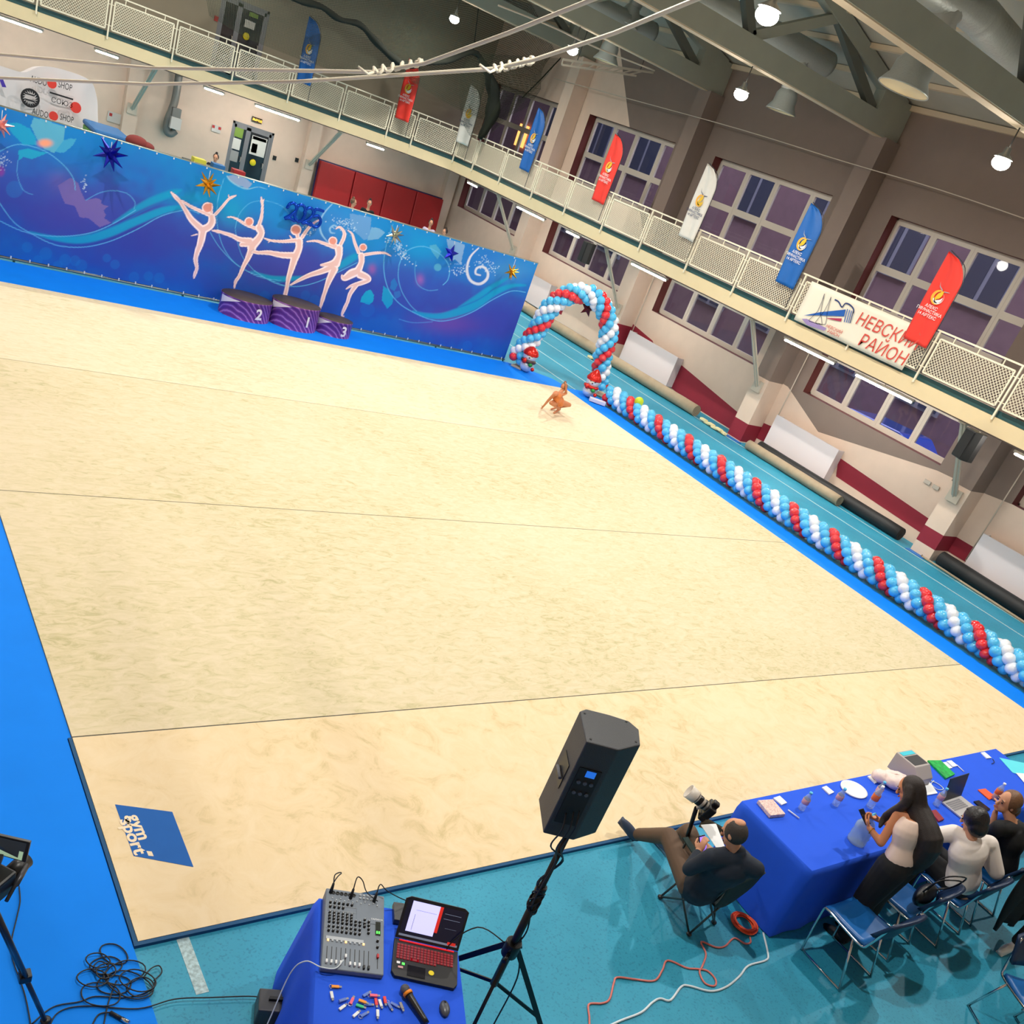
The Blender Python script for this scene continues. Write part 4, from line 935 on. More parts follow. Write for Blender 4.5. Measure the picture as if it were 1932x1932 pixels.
# sparkle clusters
def specks(x, y, sx, sy, n, rot=0, c=(200, 225, 240)):
    for _ in range(n):
        a_, b_ = rng.normal(0, 1, 2); dx = a_*sx; dy = b_*sy; cr, sr = math.cos(rot), math.sin(rot)
        px_, py_ = x+dx*cr-dy*sr, y+dx*sr+dy*cr; r_ = .5+rng.rand()*.6
        jj, ii = np.where((abs(U-px_) < 2) & (abs(V-py_) < 2)); m = np.clip(r_-np.hypot(U[jj, ii]-px_, V[jj, ii]-py_)+.5, 0, 1)*.85
        RGB[jj, ii] = RGB[jj, ii]*(1-m[:, None])+ln(c)*m[:, None]
specks(*cC(330, 310), 16, 6, 90, .8); specks(*cC(1320, 480), 12, 7, 70, .7); specks(*cC(1010, 540), 8, 6, 45); specks(*cB(1140, 280), 14, 8, 80, .3); specks(*cD(30, 600), 6, 10, 50, .6); specks(*cD(925, 860), 3, 8, 20); specks(*cB(680, 330), 8, 6, 25)
wh = (214, 220, 232)
stroke(S(cC, 6.04, [(1225, 290, 6), (1130, 390, 11), (1092, 530, 14), (1130, 655, 15), (1230, 700, 15), (1315, 650, 15), (1332, 570, 14), (1280, 505, 13), (1205, 520, 12), (1192, 580, 11), (1245, 600, 8)]), wh, .9, 1.5)
stroke(S(cB, 6.66, [(980, 30, 5), (880, 140, 9), (822, 260, 11), (840, 400, 11), (920, 510, 6)]), (150, 200, 236), .8, 1.5)
stroke(S(cB, 6.66, [(1050, 330, 6), (1000, 300, 9), (950, 340, 10), (960, 390, 9), (1010, 400, 5)]), (150, 200, 236), .8, 2)
# five painted dancers
def dancer(f, k, limbs, heads):
    sk = (232, 194, 192); rim = (250, 232, 238)
    for L in limbs: stroke([(*f(x, y), w_/k+1.1) for x, y, w_ in L], (44, 44, 120), .45, 1)
    for (x, y, r_) in heads: stroke([(*f(x, y), r_/k+1.0), (*f(x+1, y), r_/k+1.0)], (44, 44, 120), .45, 1, 0)
    for L in limbs: stroke([(*f(x, y), w_/k+.25) for x, y, w_ in L], rim, 1, .8)
    for (x, y, r_) in heads: stroke([(*f(x, y), r_/k), (*f(x+1, y), r_/k)], rim, 1, .8, 0)
    for L in limbs: stroke([(*f(x, y), w_/k*.6) for x, y, w_ in L], sk, 1, 1.2)
    for (x, y, r_) in heads: stroke([(*f(x, y), r_/k*.78), (*f(x+1, y), r_/k*.78)], (226, 150, 136), 1, 1.2, 0)
dancer(cA, 8.78, [[(620, 900, 62), (450, 740, 48), (350, 580, 34), (265, 450, 27), (190, 370, 30), (110, 285, 8)], [(640, 930, 66), (600, 1130, 54), (535, 1310, 40), (520, 1420, 34), (540, 1540, 25), (508, 1640, 24), (490, 1710, 9)],
    [(630, 910, 66), (735, 860, 62), (790, 780, 60), (785, 690, 52)], [(740, 660, 30), (600, 600, 26), (430, 520, 24), (330, 455, 18), (260, 420, 12)], [(850, 650, 24), (950, 540, 21), (1060, 410, 18), (1110, 375, 20), (1190, 342, 6)], [(1080, 390, 8), (1062, 335, 5)], [(780, 620, 26), (760, 560, 30)], [(540, 985, 10), (450, 1010, 3)]], [(715, 545, 92), (760, 500, 40)])
dancer(cA, 8.78, [[(1570, 880, 66), (1605, 960, 56), (1560, 1060, 62), (1460, 1170, 76), (1450, 1230, 66)], [(1565, 840, 30), (1610, 690, 24), (1625, 510, 17), (1615, 440, 20), (1605, 370, 6)], [(1630, 450, 8), (1648, 405, 4)], [(1500, 880, 27), (1350, 820, 25), (1200, 730, 17), (1120, 700, 12), (1050, 700, 6)],
    [(1420, 1100, 60), (1250, 1070, 40), (1130, 1010, 32), (960, 955, 22), (880, 935, 24), (795, 920, 7)], [(1400, 1150, 40), (1290, 1150, 38), (1270, 1160, 20)], [(1440, 1240, 56), (1385, 1380, 42), (1320, 1500, 32), (1240, 1680, 24), (1185, 1760, 24), (1160, 1870, 9)]], [(1405, 775, 76)])
dancer(cB, 6.66, [[(560, 500, 48), (560, 580, 42), (525, 670, 48), (500, 720, 48)], [(520, 490, 26), (350, 503, 17), (200, 490, 12), (125, 462, 5)], [(200, 495, 6), (175, 515, 3)], [(600, 450, 22), (680, 335, 17), (770, 255, 11), (835, 228, 5)], [(500, 680, 42), (330, 672, 36), (180, 645, 28), (60, 645, 20), (0, 635, 20), (-30, 640, 8)],
    [(505, 710, 48), (470, 830, 38), (430, 960, 28), (412, 1060, 22), (388, 1170, 24), (355, 1252, 8)], [(545, 450, 22), (535, 400, 26)], [(470, 470, 10), (445, 432, 4)]], [(522, 358, 68)])
dancer(cB, 6.66, [[(1060, 590, 50), (1062, 680, 42), (1020, 780, 56)], [(1020, 760, 40), (960, 790, 40), (840, 800, 12)], [(1010, 575, 26), (880, 530, 19), (770, 497, 13), (660, 505, 5)], [(1085, 540, 22), (1130, 440, 22), (1120, 370, 16), (1070, 322, 12), (1025, 345, 5)], [(1000, 850, 50), (930, 1010, 34), (892, 1120, 24), (855, 1240, 22), (820, 1365, 8)],
    [(980, 820, 44), (840, 880, 35), (700, 925, 27), (570, 985, 20), (455, 1050, 8)], [(1020, 560, 30), (1000, 540, 26)]], [(985, 498, 56)])
dancer(cB, 6.66, [[(1345, 680, 38), (1345, 770, 34), (1300, 870, 46)], [(1300, 880, 50), (1220, 910, 56), (1130, 965, 34), (1100, 930, 10)], [(1310, 640, 20), (1262, 520, 16), (1230, 410, 11), (1175, 365, 4)], [(1390, 668, 18), (1530, 648, 16), (1640, 650, 11), (1715, 687, 4)], [(1330, 920, 50), (1410, 955, 42), (1435, 990, 26), (1330, 1030, 28), (1220, 1060, 16), (1155, 1100, 5)],
    [(1280, 1050, 30), (1205, 1160, 24), (1172, 1260, 19), (1130, 1350, 20), (1100, 1430, 10), (1125, 1445, 4)]], [(1365, 578, 48)])
vs = np.stack([X-BX0, .004*np.sin(X*5)*np.cos(Z*3), Z], -1).reshape(-1, 3)
idx = np.arange(NX*NZ).reshape(NZ, NX); q = np.stack([idx[:-1, :-1], idx[:-1, 1:], idx[1:, 1:], idx[1:, :-1]], -1).reshape(-1, 4)
T = thing('printed_backdrop', 'long blue printed backdrop with painted dancers on a pipe frame', 'backdrop', (BX0, YBN, 0))
me = bpy.data.meshes.new('printed_sheet'); me.from_pydata(vs.tolist(), [], q.tolist()); me.update()
ca = me.color_attributes.new('print', 'FLOAT_COLOR', 'POINT'); ca.data.foreach_set('color', np.concatenate([RGB.reshape(-1, 3), np.ones((NX*NZ, 1))], 1).astype(np.float32).ravel())
vcmat('backdrop_print', .62, .25); me.materials.append(MATS['backdrop_print']); me.polygons.foreach_set('use_smooth', [True]*len(me.polygons))
o = bpy.data.objects.new('printed_sheet', me); COL.objects.link(o); o.parent = T
M('pipe', (150, 160, 150), .35, metal=.7); M('band', (205, 215, 220), .6); M('sheet_back', (196, 200, 206), .8)
build(MB().box2((BX0, YBN+.012, BZ0), (BX1, YBN+.02, BZ1)), 'sheet_backing', 'sheet_back', T)
mb = MB(); mb.cyl((BX0, YBN+.03, .03), (BX1+.02, YBN+.03, .03), .028); build(mb, 'bottom_pipe', 'pipe', T)
mb = MB(); mb.cyl((BX0, YBN+.03, 2.52), (BX1+.02, YBN+.03, 2.52), .022); build(mb, 'top_pipe', 'pipe', T)
for x in (-1.4, 1.6, 4.7, 7.8, 10.9, BX1+.0):
    mb = MB(); mb.cyl((x, YBN+.05, FL), (x, YBN+.05, 2.52), .022); mb.bar((x, YBN+.06, 1.2), (x, YBN+.75, FL+.02), .03, .03); build(mb, 'upright', 'pipe', T)
mb = MB()
for i in range(46): mb.box((BX0+.2+i*.315, YBN-.006, 2.5), (.022, .012, .03)); mb.box((BX0+.2+i*.315, YBN-.006, .06), (.022, .012, .05))
o = build(mb, 'eyelet_tie', 'band', T); o['kind'] = 'stuff'

# ---------------------------------------------------------------- foil stars and year balloons
M('foil_navy', (20, 24, 150), .22, metal=.75); M('foil_gold', (206, 150, 40), .25, metal=.85); M('foil_silver', (176, 176, 160), .22, metal=.9); M('foil_blue', (0, 66, 190), .2, metal=.7); M('foil_rust', (110, 34, 36), .3, metal=.6); M('foil_pink', (230, 150, 140), .3, metal=.6); M('string', (220, 220, 215), .7)
def star3(c, R_, mat, label, n=14, yr=None, zt=2.5):
    """burst of cones: spikes spread over a sphere"""
    c = Vector(c); T = thing('foil_star', label, 'balloon', c, group='foil stars hung on the printed backdrop')
    mb = MB(); mb.ell(c, R_*.3, None, 10, 8)
    for i in range(n):
        z = 1-2*(i+.5)/n; a = i*2.39996+.4; d = Vector((math.sqrt(1-z*z)*math.cos(a), math.sqrt(1-z*z)*math.sin(a), z))
        if d.y > .55: continue
        mb.tube([c+d*R_*.15, c+d*R_], [R_*.2, .004], 5, sm=False)
    build(mb, 'foil_body', mat, T)
    build(MB().cyl(c+Vector((0, .0, R_*.2)), (c.x, c.y, zt), .005, n=5), 'string', 'string', T)
def star5(c, R_, mat, label, zt, nrm=Vector((0, -1, 0)), grp=True):
    c = Vector(c); T = thing('foil_star', label, 'balloon', c, group='foil stars hung on the printed backdrop' if grp else None)
    ex = Vector((0, 0, 1)).cross(nrm).normalized()*-1; mb = MB(); ring = []
    for i in range(10):
        a = PI/2+i*PI/5+.12; r_ = R_ if i % 2 == 0 else R_*.42; ring.append(c+ex*r_*math.cos(a)+Vector((0, 0, 1))*r_*math.sin(a))
    mb.add([c+nrm*R_*.28, c-nrm*R_*.28]+ring, [(0, 2+i, 2+(i+1) % 10) for i in range(10)]+[(1, 2+(i+1) % 10, 2+i) for i in range(10)])
    build(mb, 'foil_body', mat, T); build(MB().cyl(ring[0], (c.x, c.y, zt), .005, n=5), 'string', 'string', T)
YS = YBN-.22
for x, y, r_, m, l in ((208, 291, .30, 'foil_navy', 'dark blue spiky foil star, leftmost large one on the backdrop'), (392, 348, .24, 'foil_gold', 'gold spiky foil star above the first painted dancer'), (965, 513, .2, 'foil_gold', 'gold spiky foil star near the right end of the backdrop'), (745, 443, .21, 'foil_silver', 'silver spiky foil star right of the last painted dancer'), (2, 236, .2, 'foil_pink', 'pale pink foil star at the left edge of the view')):
    star3(P(x, y, 1, YS), r_, m, l)
star5(P(851, 478, 1, YS+.1), .21, 'foil_navy', 'dark blue five pointed foil star near the right end of the backdrop', 2.5)
# year 2025 as foil tubes
c0 = P(548, 388, 1, YBN-.12); ex = Vector((1, 0, 0)); ez = Vector((0, 0, 1))
def digit(pts, o, r_=.042):
    return smooth_path([o+ex*x+ez*z for x, z in pts], 5)
two = [(0, .22), (.04, .3), (.11, .33), (.18, .29), (.19, .2), (.12, .1), (.0, .0), (.1, .02), (.2, .0)]
zero = [(.1, .0), (.02, .06), (0, .17), (.03, .3), (.1, .34), (.18, .3), (.21, .17), (.18, .05)]
five = [(.2, .34), (.04, .33), (.02, .19), (.12, .22), (.2, .14), (.18, .03), (.09, -.01), (.0, .04)]
yz_ = YBN-.1
a = P(541, 405, 1, yz_); b = P(594, 412, 1, yz_)
oz = (P(541, 408, 1, yz_).z+P(598, 420, 1, yz_).z)/2
x0 = a.x-.02; dx = (P(608, 400, 1, yz_).x-x0)/4
for i, (d_, nm, cl) in enumerate(((two, 'first', 0), (zero, 'second', 1), (two, 'third', 0), (five, 'fourth', 0))):
    o_ = Vector((x0+i*dx, yz_, 2.0)); mb = MB()
    mb.tube(digit(d_, o_), .032, 10, closed=bool(cl))
    if not cl:
        q_ = digit(d_, o_); mb.ell(q_[0], .033); mb.ell(q_[-1], .033)
    single(mb, 'foil_digit', 'foil_blue', 'shiny blue foil digit %s, %s of the year balloons on the backdrop' % ('2025'[i], nm), 'balloon', group='blue foil digits of the year 2025')

# ---------------------------------------------------------------- podium
M('podium_top', (74, 62, 62), .6, noise=.15, nscale=6); M('podium_white', (226, 220, 230), .5)
def podium_mat():
    m = bpy.data.materials.new('podium_side'); m.use_nodes = True; nt = m.node_tree; b = nt.nodes['Principled BSDF']
    tc = nt.nodes.new('ShaderNodeTexCoord'); wv = nt.nodes.new('ShaderNodeTexWave'); wv.wave_type = 'BANDS'; wv.bands_direction = 'DIAGONAL'; wv.inputs['Scale'].default_value = 5; wv.inputs['Distortion'].default_value = 2.5; wv.inputs['Detail'].default_value = 2
    r = nt.nodes.new('ShaderNodeValToRGB'); e = r.color_ramp.elements; e[0].position = 0; e[0].color = (*lin((108, 54, 138)), 1); e[1].position = 1; e[1].color = (*lin((196, 140, 204)), 1)
    k = r.color_ramp.elements.new(.6); k.color = (*lin((136, 66, 152)), 1); k = r.color_ramp.elements.new(.85); k.color = (*lin((156, 88, 170)), 1)
    nt.links.new(tc.outputs['Object'], wv.inputs[0]); nt.links.new(wv.outputs[0], r.inputs[0]); nt.links.new(r.outputs[0], b.inputs['Base Color']); b.inputs['Roughness'].default_value = .45; MATS['podium_side'] = m
podium_mat()
for x, h, r_, d_, l in ((5.78, .40, .53, '2', 'purple second place podium block, left of three'), (6.85, .50, .53, '1', 'purple first place podium block, tallest in the middle'), (7.80, .34, .41, '3', 'purple third place podium block, right and lowest of three')):
    y = 14.88; z0 = -.012; T = thing('podium_block', l, 'podium', (x, y, z0), group='podium blocks in front of the backdrop')
    sy = .8; mb = MB(); mb.lathe([(r_*.99, 0), (r_*.99, h-.03), (r_, h-.03), (r_, h)], (x, y, z0), 48, sy=sy); build(mb, 'drum', 'podium_side', T)
    build(MB().lathe([(0, h+.002), (r_*.985, h+.002), (r_*.985, h-.01)], (x, y, z0), 48, sy=sy), 'top', 'podium_top', T)
    mb = MB(); 
    for i in range(10):     # white swoosh wrapped on the left of the drum
        a0 = PI*1.02+i*.1; a1 = a0+.1; w0 = .16*(1-i/10); w1 = .16*(1-(i+1)/10); R_ = r_+.002
        mb.quad((x+R_*math.cos(a0), y+R_*sy*math.sin(a0), z0+h-.03-w0), (x+R_*math.cos(a1), y+R_*sy*math.sin(a1), z0+h-.03-w1), (x+R_*math.cos(a1), y+R_*sy*math.sin(a1), z0+h-.03), (x+R_*math.cos(a0), y+R_*sy*math.sin(a0), z0+h-.03))
    build(mb, 'swoosh', 'podium_white', T)
    a = PI*1.5+.28; mb = MB(); p = Vector((x+r_*math.cos(a), y+r_*sy*math.sin(a)-.012, z0+h*.45)); tn = Vector((math.cos(.2), math.sin(.2), 0))
    place(mb, text(d_, .3, weight=.03), p, tn, (0, 0, 1)); build(mb, 'number', 'podium_white', T)

# ---------------------------------------------------------------- balloon garland and arch
M('bal_blue', (78, 188, 238), .22, coat=.5, spec=.6); M('bal_red', (226, 40, 48), .22, coat=.5, spec=.6); M('bal_white', (232, 236, 242), .22, coat=.5, spec=.6)
BC = ['bal_red', 'bal_blue', 'bal_white', 'bal_blue']
proto = {}
def balloon_mesh(mat):
    if mat not in proto:
        mb = MB(); mb.ell((0, 0, 0), (.105, .105, .118), None, 14, 10); mb.cyl((0, 0, -.115), (0, 0, -.135), .008, .016, 6)
        me = bpy.data.meshes.new('balloon'); me.from_pydata(mb.v, [], mb.f); me.materials.append(MATS[mat]); me.polygons.foreach_set('use_smooth', [True]*len(mb.f)); proto[mat] = (me, mb)
    return proto[mat]
def garland(T, path, ph0, step, turn, big, rad=.135, scale=1.0):
    """path: list of points; rings of four balloons every step metres; the first `big` balloons (nearest) are parts, the rest one stuff part"""
    L = [0]
    for i in range(len(path)-1): L.append(L[-1]+(path[i+1]-path[i]).length)
    n = int(L[-1]/step); rest = MB(); cnt = 0; fr = None; T0 = Vector(T.location)
    x = None
    for k in range(n+1):
        s = k*step; i = max(j for j in range(len(L)) if L[j] <= s+1e-9); i = min(i, len(path)-2)
        t_ = (s-L[i])/(L[i+1]-L[i]); p = path[i].lerp(path[i+1], t_); d = (path[i+1]-path[i]).normalized()
        if x is None: x, y, _ = frame(d)
        else: x = (x-d*x.dot(d)).normalized(); y = d.cross(x)
        for j in range(4):
            a = ph0+k*turn+j*PI/2; u = x*math.cos(a)+y*math.sin(a); c = p+u*rad
            c.z = max(c.z, .11)
            z_ = -u; xx, yy, zz = frame(-z_); R = Matrix((xx, yy, zz)).transposed()
            sc = scale*rng.uniform(.93, 1.05)
            if cnt < big:
                o = bpy.data.objects.new('balloon', balloon_mesh(BC[j])[0]); COL.objects.link(o); o.parent = T
                o.matrix_local = Matrix.Translation(c-T0) @ R.to_4x4() @ Matrix.Scale(sc, 4); cnt += 1
            else:
                rest.merge(balloon_mesh(BC[j])[1], Matrix.Translation(c) @ R.to_4x4() @ Matrix.Scale(sc, 4), {'bal_red': 0, 'bal_blue': 1, 'bal_white': 2}[BC[j]])
    if rest.v:
        rest.sm = [True]*len(rest.f); o = build(rest, 'further_balloons', ['bal_red', 'bal_blue', 'bal_white'], T); o['kind'] = 'stuff'
GP = [Vector((14.93, .55, .25)), Vector((14.93, 13.35, .25))]
T = thing('balloon_garland', 'long twisted garland of blue, red and white balloons lying along the mat edge', 'balloon garland', (14.93, .55, 0))
garland(T, GP, .4, .125, 2*PI/9.0, 100, .148, 1.05)
A0 = Vector((13.3, 15.15, 0)); B0 = Vector((15.35, 14.05, 0)); nrm = (B0-A0).cross(Vector((0, 0, 1))).normalized()
ap = [PP(x, y, A0, np.array(nrm)) for x, y in ((975, 676), (987, 659), (1003, 638), (1018, 615), (1031, 591), (1047, 572), (1070, 557), (1098, 553), (1122, 561), (1137, 579), (1147, 602), (1149, 623), (1145, 646), (1138, 669), (1135, 690), (1132, 711), (1129, 734))]
T = thing('balloon_arch', 'twisted balloon arch of blue, red and white balloons beside the backdrop', 'balloon arch', (A0+B0)/2)
garland(T, smooth_path(ap, 3), .9, .125, 2*PI/9.0, 100, .152, 1.04)
M('arch_frame', (26, 32, 40), .5)
build(MB().tube(smooth_path([p-Vector((0, .0, .0)) for p in ap], 3), .03, 8), 'frame_pipe', 'arch_frame', T)
M('plate', (200, 186, 160), .7); build(MB().box((A0.x, A0.y, .01), (.45, .3, .04), .5), 'base_plate', 'plate', T); build(MB().box((B0.x, B0.y, .01), (.45, .3, .04), .5), 'base_plate', 'plate', T)
star5(PP(1105, 583, A0, np.array(nrm))+Vector((.15, .1, 0)), .21, 'foil_rust', 'dark rust red five pointed foil star hanging inside the balloon arch', PP(1100, 556, A0, np.array(nrm)).z, (-nrm if nrm.y > 0 else nrm), False)
# foil snow figures at the two feet
M('foil_white', (226, 226, 226), .25, metal=.35, coat=.5); M('foil_red', (214, 40, 30), .25, metal=.4); M('foil_green', (30, 140, 60), .3, metal=.3); M('foil_dark', (60, 36, 40), .4)
def snowfig(c, label, hat):
    c = Vector(c); T = thing('foil_snow_figure', label, 'balloon', c)
    f = (Vector((CC[0], CC[1], 0))-Vector((c.x, c.y, 0))).normalized(); r_ = Vector((-f.y, f.x, 0))
    build(MB().ell(c+Vector((0, 0, .17)), (.19, .17, .17), None, 20, 14), 'body', 'foil_white', T)
    h = c+Vector((0, 0, .42))+f*.02
    H = build(MB().ell(h, (.19, .17, .17), None, 20, 14), 'head', 'foil_white', T)
    if hat: mb = MB(); mb.lathe([(.2, -.02), (.21, .02), (.17, .1), (.09, .17), (.0, .2)], h+Vector((0, 0, .05)), 18)
    else: mb = MB(); mb.lathe([(.19, -.02), (.2, .03), (.13, .14), (.05, .24), (.0, .27)], h+Vector((0, 0, .06)), 18)
    build(mb, 'hat', 'foil_red', T)
    mb = MB(); mb.tube([h+Vector((.17*math.cos(a), .16*math.sin(a), -.13)) for a in np.linspace(0, 2*PI, 16, False)], .04, 8, closed=True); build(mb, 'scarf', 'foil_dark' if hat else 'foil_red', T)
    mb = MB(); 
    for s in (-1, 1): mb.ell(h+f*.165+r_*s*.06+Vector((0, 0, .03)), .018)
    mb.ell(h+f*.17+Vector((0, 0, -.02)), .02); build(mb, 'face', 'foil_dark', H)
    mb = MB(); mb.ell(c+f*.22+r_*.08+Vector((0, 0, .24)), (.06, .06, .05)); build(mb, 'green_bow', 'foil_green', T)
    mb = MB(); mb.ell(c+f*.21-r_*.1+Vector((0, 0, .3)), (.06, .06, .07)); mb.ell(c+f*.2+r_*.17+Vector((0, 0, .15)), (.05, .05, .05)); build(mb, 'patch', 'foil_red', T)
p1 = P(990, 700, 2, 0); snowfig((p1.x, p1.y, -.01), 'foil snowman balloon with a red hat at the left foot of the arch', True)
p2 = P(1108, 748, 2, 0); snowfig((p2.x, p2.y, -.01), 'foil snowman balloon with a pointed red cap at the right foot of the arch', False)
p3 = P(1127, 757, 2, 0.05); single(MB().box(p3, (.42, .16, .09), -.6), 'cardboard_box', 'podium_white', 'small white box beside the arch foot and garland start', 'box', bev=.01)
M('ball_green', (190, 214, 20), .25, coat=.5)
bl = P(1203, 764, 0, 14.93); c_ = Vector((14.93, bl.y, bl.z)); o = MB().ell((0, 0, 0), .115, None, 24, 16); o = build(o, 'gym_ball', 'ball_green'); o.location = (14.93, bl.y, max(bl.z, .5)); tag(o, 'bright yellow green ball on top of the balloon garland', 'ball')

# ---------------------------------------------------------------- dark safety net in the far corner
def netmat():
    m = bpy.data.materials.new('net'); m.use_nodes = True; nt = m.node_tree; b = nt.nodes['Principled BSDF']; b.inputs['Base Color'].default_value = (*lin((44, 50, 34)), 1); b.inputs['Roughness'].default_value = .9
    tc = nt.nodes.new('ShaderNodeTexCoord'); sp = nt.nodes.new('ShaderNodeSeparateXYZ'); nt.links.new(tc.outputs['UV'], sp.inputs[0])
    outs = []
    for k in ('X', 'Y'):
        f = nt.nodes.new('ShaderNodeMath'); f.operation = 'FRACT'; nt.links.new(sp.outputs[k], f.inputs[0])
        g = nt.nodes.new('ShaderNodeMath'); g.operation = 'LESS_THAN'; g.inputs[1].default_value = .2; nt.links.new(f.outputs[0], g.inputs[0]); outs.append(g)
    mx = nt.nodes.new('ShaderNodeMath'); mx.operation = 'MAXIMUM'; nt.links.new(outs[0].outputs[0], mx.inputs[0]); nt.links.new(outs[1].outputs[0], mx.inputs[1]); nt.links.new(mx.outputs[0], b.inputs['Alpha'])
    MATS['net'] = m
netmat()
def netsheet(grid, name, parent, cell=.05):
    """grid: rows of 3D points"""
    grid = [[Vector((min(p[0], 19.35), p[1], p[2])) for p in r_] for r_ in grid]
    h, w_ = len(grid), len(grid[0]); mb = MB(); mb.add([p for r_ in grid for p in r_], [(j*w_+i, j*w_+i+1, (j+1)*w_+i+1, (j+1)*w_+i) for j in range(h-1) for i in range(w_-1)], 0, True)
    T0 = Vector(parent.location); o = build(mb, name, 'net', parent); uv = o.data.uv_layers.new(name='UV')
    su = [0]; sv = [0]
    for i in range(w_-1): su.append(su[-1]+(Vector(grid[h//2][i+1])-Vector(grid[h//2][i])).length/cell)
    for j in range(h-1): sv.append(sv[-1]+(Vector(grid[j+1][w_//2])-Vector(grid[j][w_//2])).length/cell)
    for pl in o.data.polygons:
        for li in pl.loop_indices:
            vi = o.data.loops[li].vertex_index; uv.data[li].uv = (su[vi % w_], sv[vi//w_])
    return o
T = thing('safety_net', 'dark green netting gathered and draped in the far upper corner', 'net', P(800, 120, 1, 27))
YNT = 27.0
top = [(380, -60), (480, -60), (580, -60), (690, -60), (800, -50), (900, -40), (1000, 0), (1062, 105)]
low = [(395, 30), (470, 75), (560, 110), (660, 145), (770, 150), (850, 200), (930, 235), (1000, 200)]
g_ = []
for j in range(13):
    t_ = j/12; g_.append([P(a[0]+(b[0]-a[0])*t_, a[1]+(b[1]-a[1])*t_, 1, YNT+.25*math.sin(i*1.7+j*.5)) for i, (a, b) in enumerate(zip(top, low))])
netsheet(g_, 'net_panel', T)
# a second layer forms the hanging bag
bagL = [(880, 100), (868, 140), (866, 190), (872, 230), (885, 255), (897, 263)]; bagR = [(1055, 110), (1035, 140), (1000, 180), (965, 215), (930, 250), (899, 264)]
g_ = []
for j in range(6):
    a, b = bagL[j], bagR[j]; g_.append([P(a[0]+(b[0]-a[0])*i/8, a[1]+(b[1]-a[1])*i/8, 1, YNT-.5+.3*math.sin(i*2.1)) for i in range(9)])
netsheet(g_, 'net_bag', T, .04)
M('net_dark', (26, 30, 22), .95, bump=.5, nscale=60)
gather = [(500, -30, 8), (560, 0, 9), (605, 12, 10), (640, 36, 9), (678, 46, 9), (705, 74, 11), (735, 104, 12), (765, 122, 12), (800, 118, 12), (850, 112, 11), (893, 98, 8), (912, 120, 10), (925, 150, 16), (932, 185, 20), (925, 225, 18), (905, 262, 6)]
pts = [P(x, y, 1, YNT-.3) for x, y, r_ in gather]; rs = [r_/55.0 for x, y, r_ in gather]
sp_ = smooth_path([Vector(p) for p in pts], 4); rr = [max(.03, np.interp(i/4, range(len(rs)), rs)*(1+.15*math.sin(i*1.3))) for i in range(len(sp_))]
mb = MB(); mb.tube(sp_, rr, 8, sy=.5); build(mb, 'gathered_band', 'net_dark', T)
mb = MB(); mb.tube([P(x, y, 1, YNT-.2) for x, y in ((1062, 105), (1020, 150), (985, 185))], .02, 6); mb.tube([P(893, 98, 1, YNT-.3), P(905, -5, 1, YNT-.3)], .015, 6); mb.tube([P(500, -30, 1, YNT-.3), P(430, -60, 1, YNT-.3)], .02, 6); build(mb, 'net_rope', 'net_dark', T)

# ---------------------------------------------------------------- sponsor cloth, mats and clutter behind the backdrop
M('cloth_white', (214, 206, 206), .8, bump=.1, nscale=4); M('ink', (30, 28, 32), .8); M('ink_red', (216, 60, 50), .8); M('ink_violet', (70, 50, 160), .8)
YC = 22.0
prof = [(-120, 100), (-60, 110), (0, 124), (30, 135), (55, 142), (75, 126), (100, 127), (125, 134), (155, 144), (176, 156), (190, 172), (202, 205)]
T = thing('sponsor_cloth', 'white printed sponsor cloth draped over equipment behind the backdrop', 'cloth', (P(80, 200, 1, YC).x, YC, FL))
g_ = []; n = len(prof)
topp = [P(x, y, 1, YC) for x, y in prof]
for j in range(15):
    row = []
    for i, p in enumerate(topp):
        z = p.z*(1-j/14)+FL*(j/14); y = YC+(0 if i < 9 else (i-8)*.22)+.05*math.sin(i*1.9+j*.35)
        row.append((p.x+(.03*math.sin(j*.9+i)), y+.12*(1-j/14), z))
    g_.append(row)
h, w_ = len(g_), len(g_[0]); mb = MB(); mb.add([p for r_ in g_ for p in r_], [(j*w_+i, j*w_+i+1, (j+1)*w_+i+1, (j+1)*w_+i) for j in range(h-1) for i in range(w_-1)], 0, True)
# cloth falls over the rack top to the back
back = [(p[0], p[1]+.7, p[2]-.1) for p in g_[0]]; mb.add(g_[0]+back, [(i, w_+i, w_+i+1, i+1) for i in range(w_-1)], 0, True)
o = build(mb, 'cloth_sheet', 'cloth_white', T); s_ = o.modifiers.new('s', 'SUBSURF'); s_.levels = 2; s_.render_levels = 2
pr = MB(); YP = YC-.06
def PC(x, y): return P(x, y, 1, YP)
for x, y in ((98, 158), (101, 219)):
    place(pr, text('AUDO', .13), PC(x-25, y-5), (.9, 0, 0), (0, 0, 1.5), 0); place(pr, text('SHOP', .13), PC(x+25, y+5), (.9, 0, 0), (0, 0, 1.5), 0)
    c = PC(x, y); pr.add([c]+[c+Vector((.1*math.cos(a), 0, .1*math.sin(a))) for a in np.linspace(0, 2*PI, 16, False)], [(0, 1+i, 1+(i+1) % 16) for i in range(16)], 1)
c = PC(57, 185)
for k in range(18):
    a, b = k*2*PI/18, (k+1)*2*PI/18; pr.quad(c+Vector((.2*math.cos(a), 0, .2*math.sin(a))), c+Vector((.2*math.cos(b), 0, .2*math.sin(b))), c+Vector((.16*math.cos(b), 0, .16*math.sin(b))), c+Vector((.1*math.cos(a), 0, .1*math.sin(a))), mi=0)
for dz in (.07, -.05): pr.box(c+Vector((.02*math.sin(dz*60), 0, dz)), (.2, .004, .03))
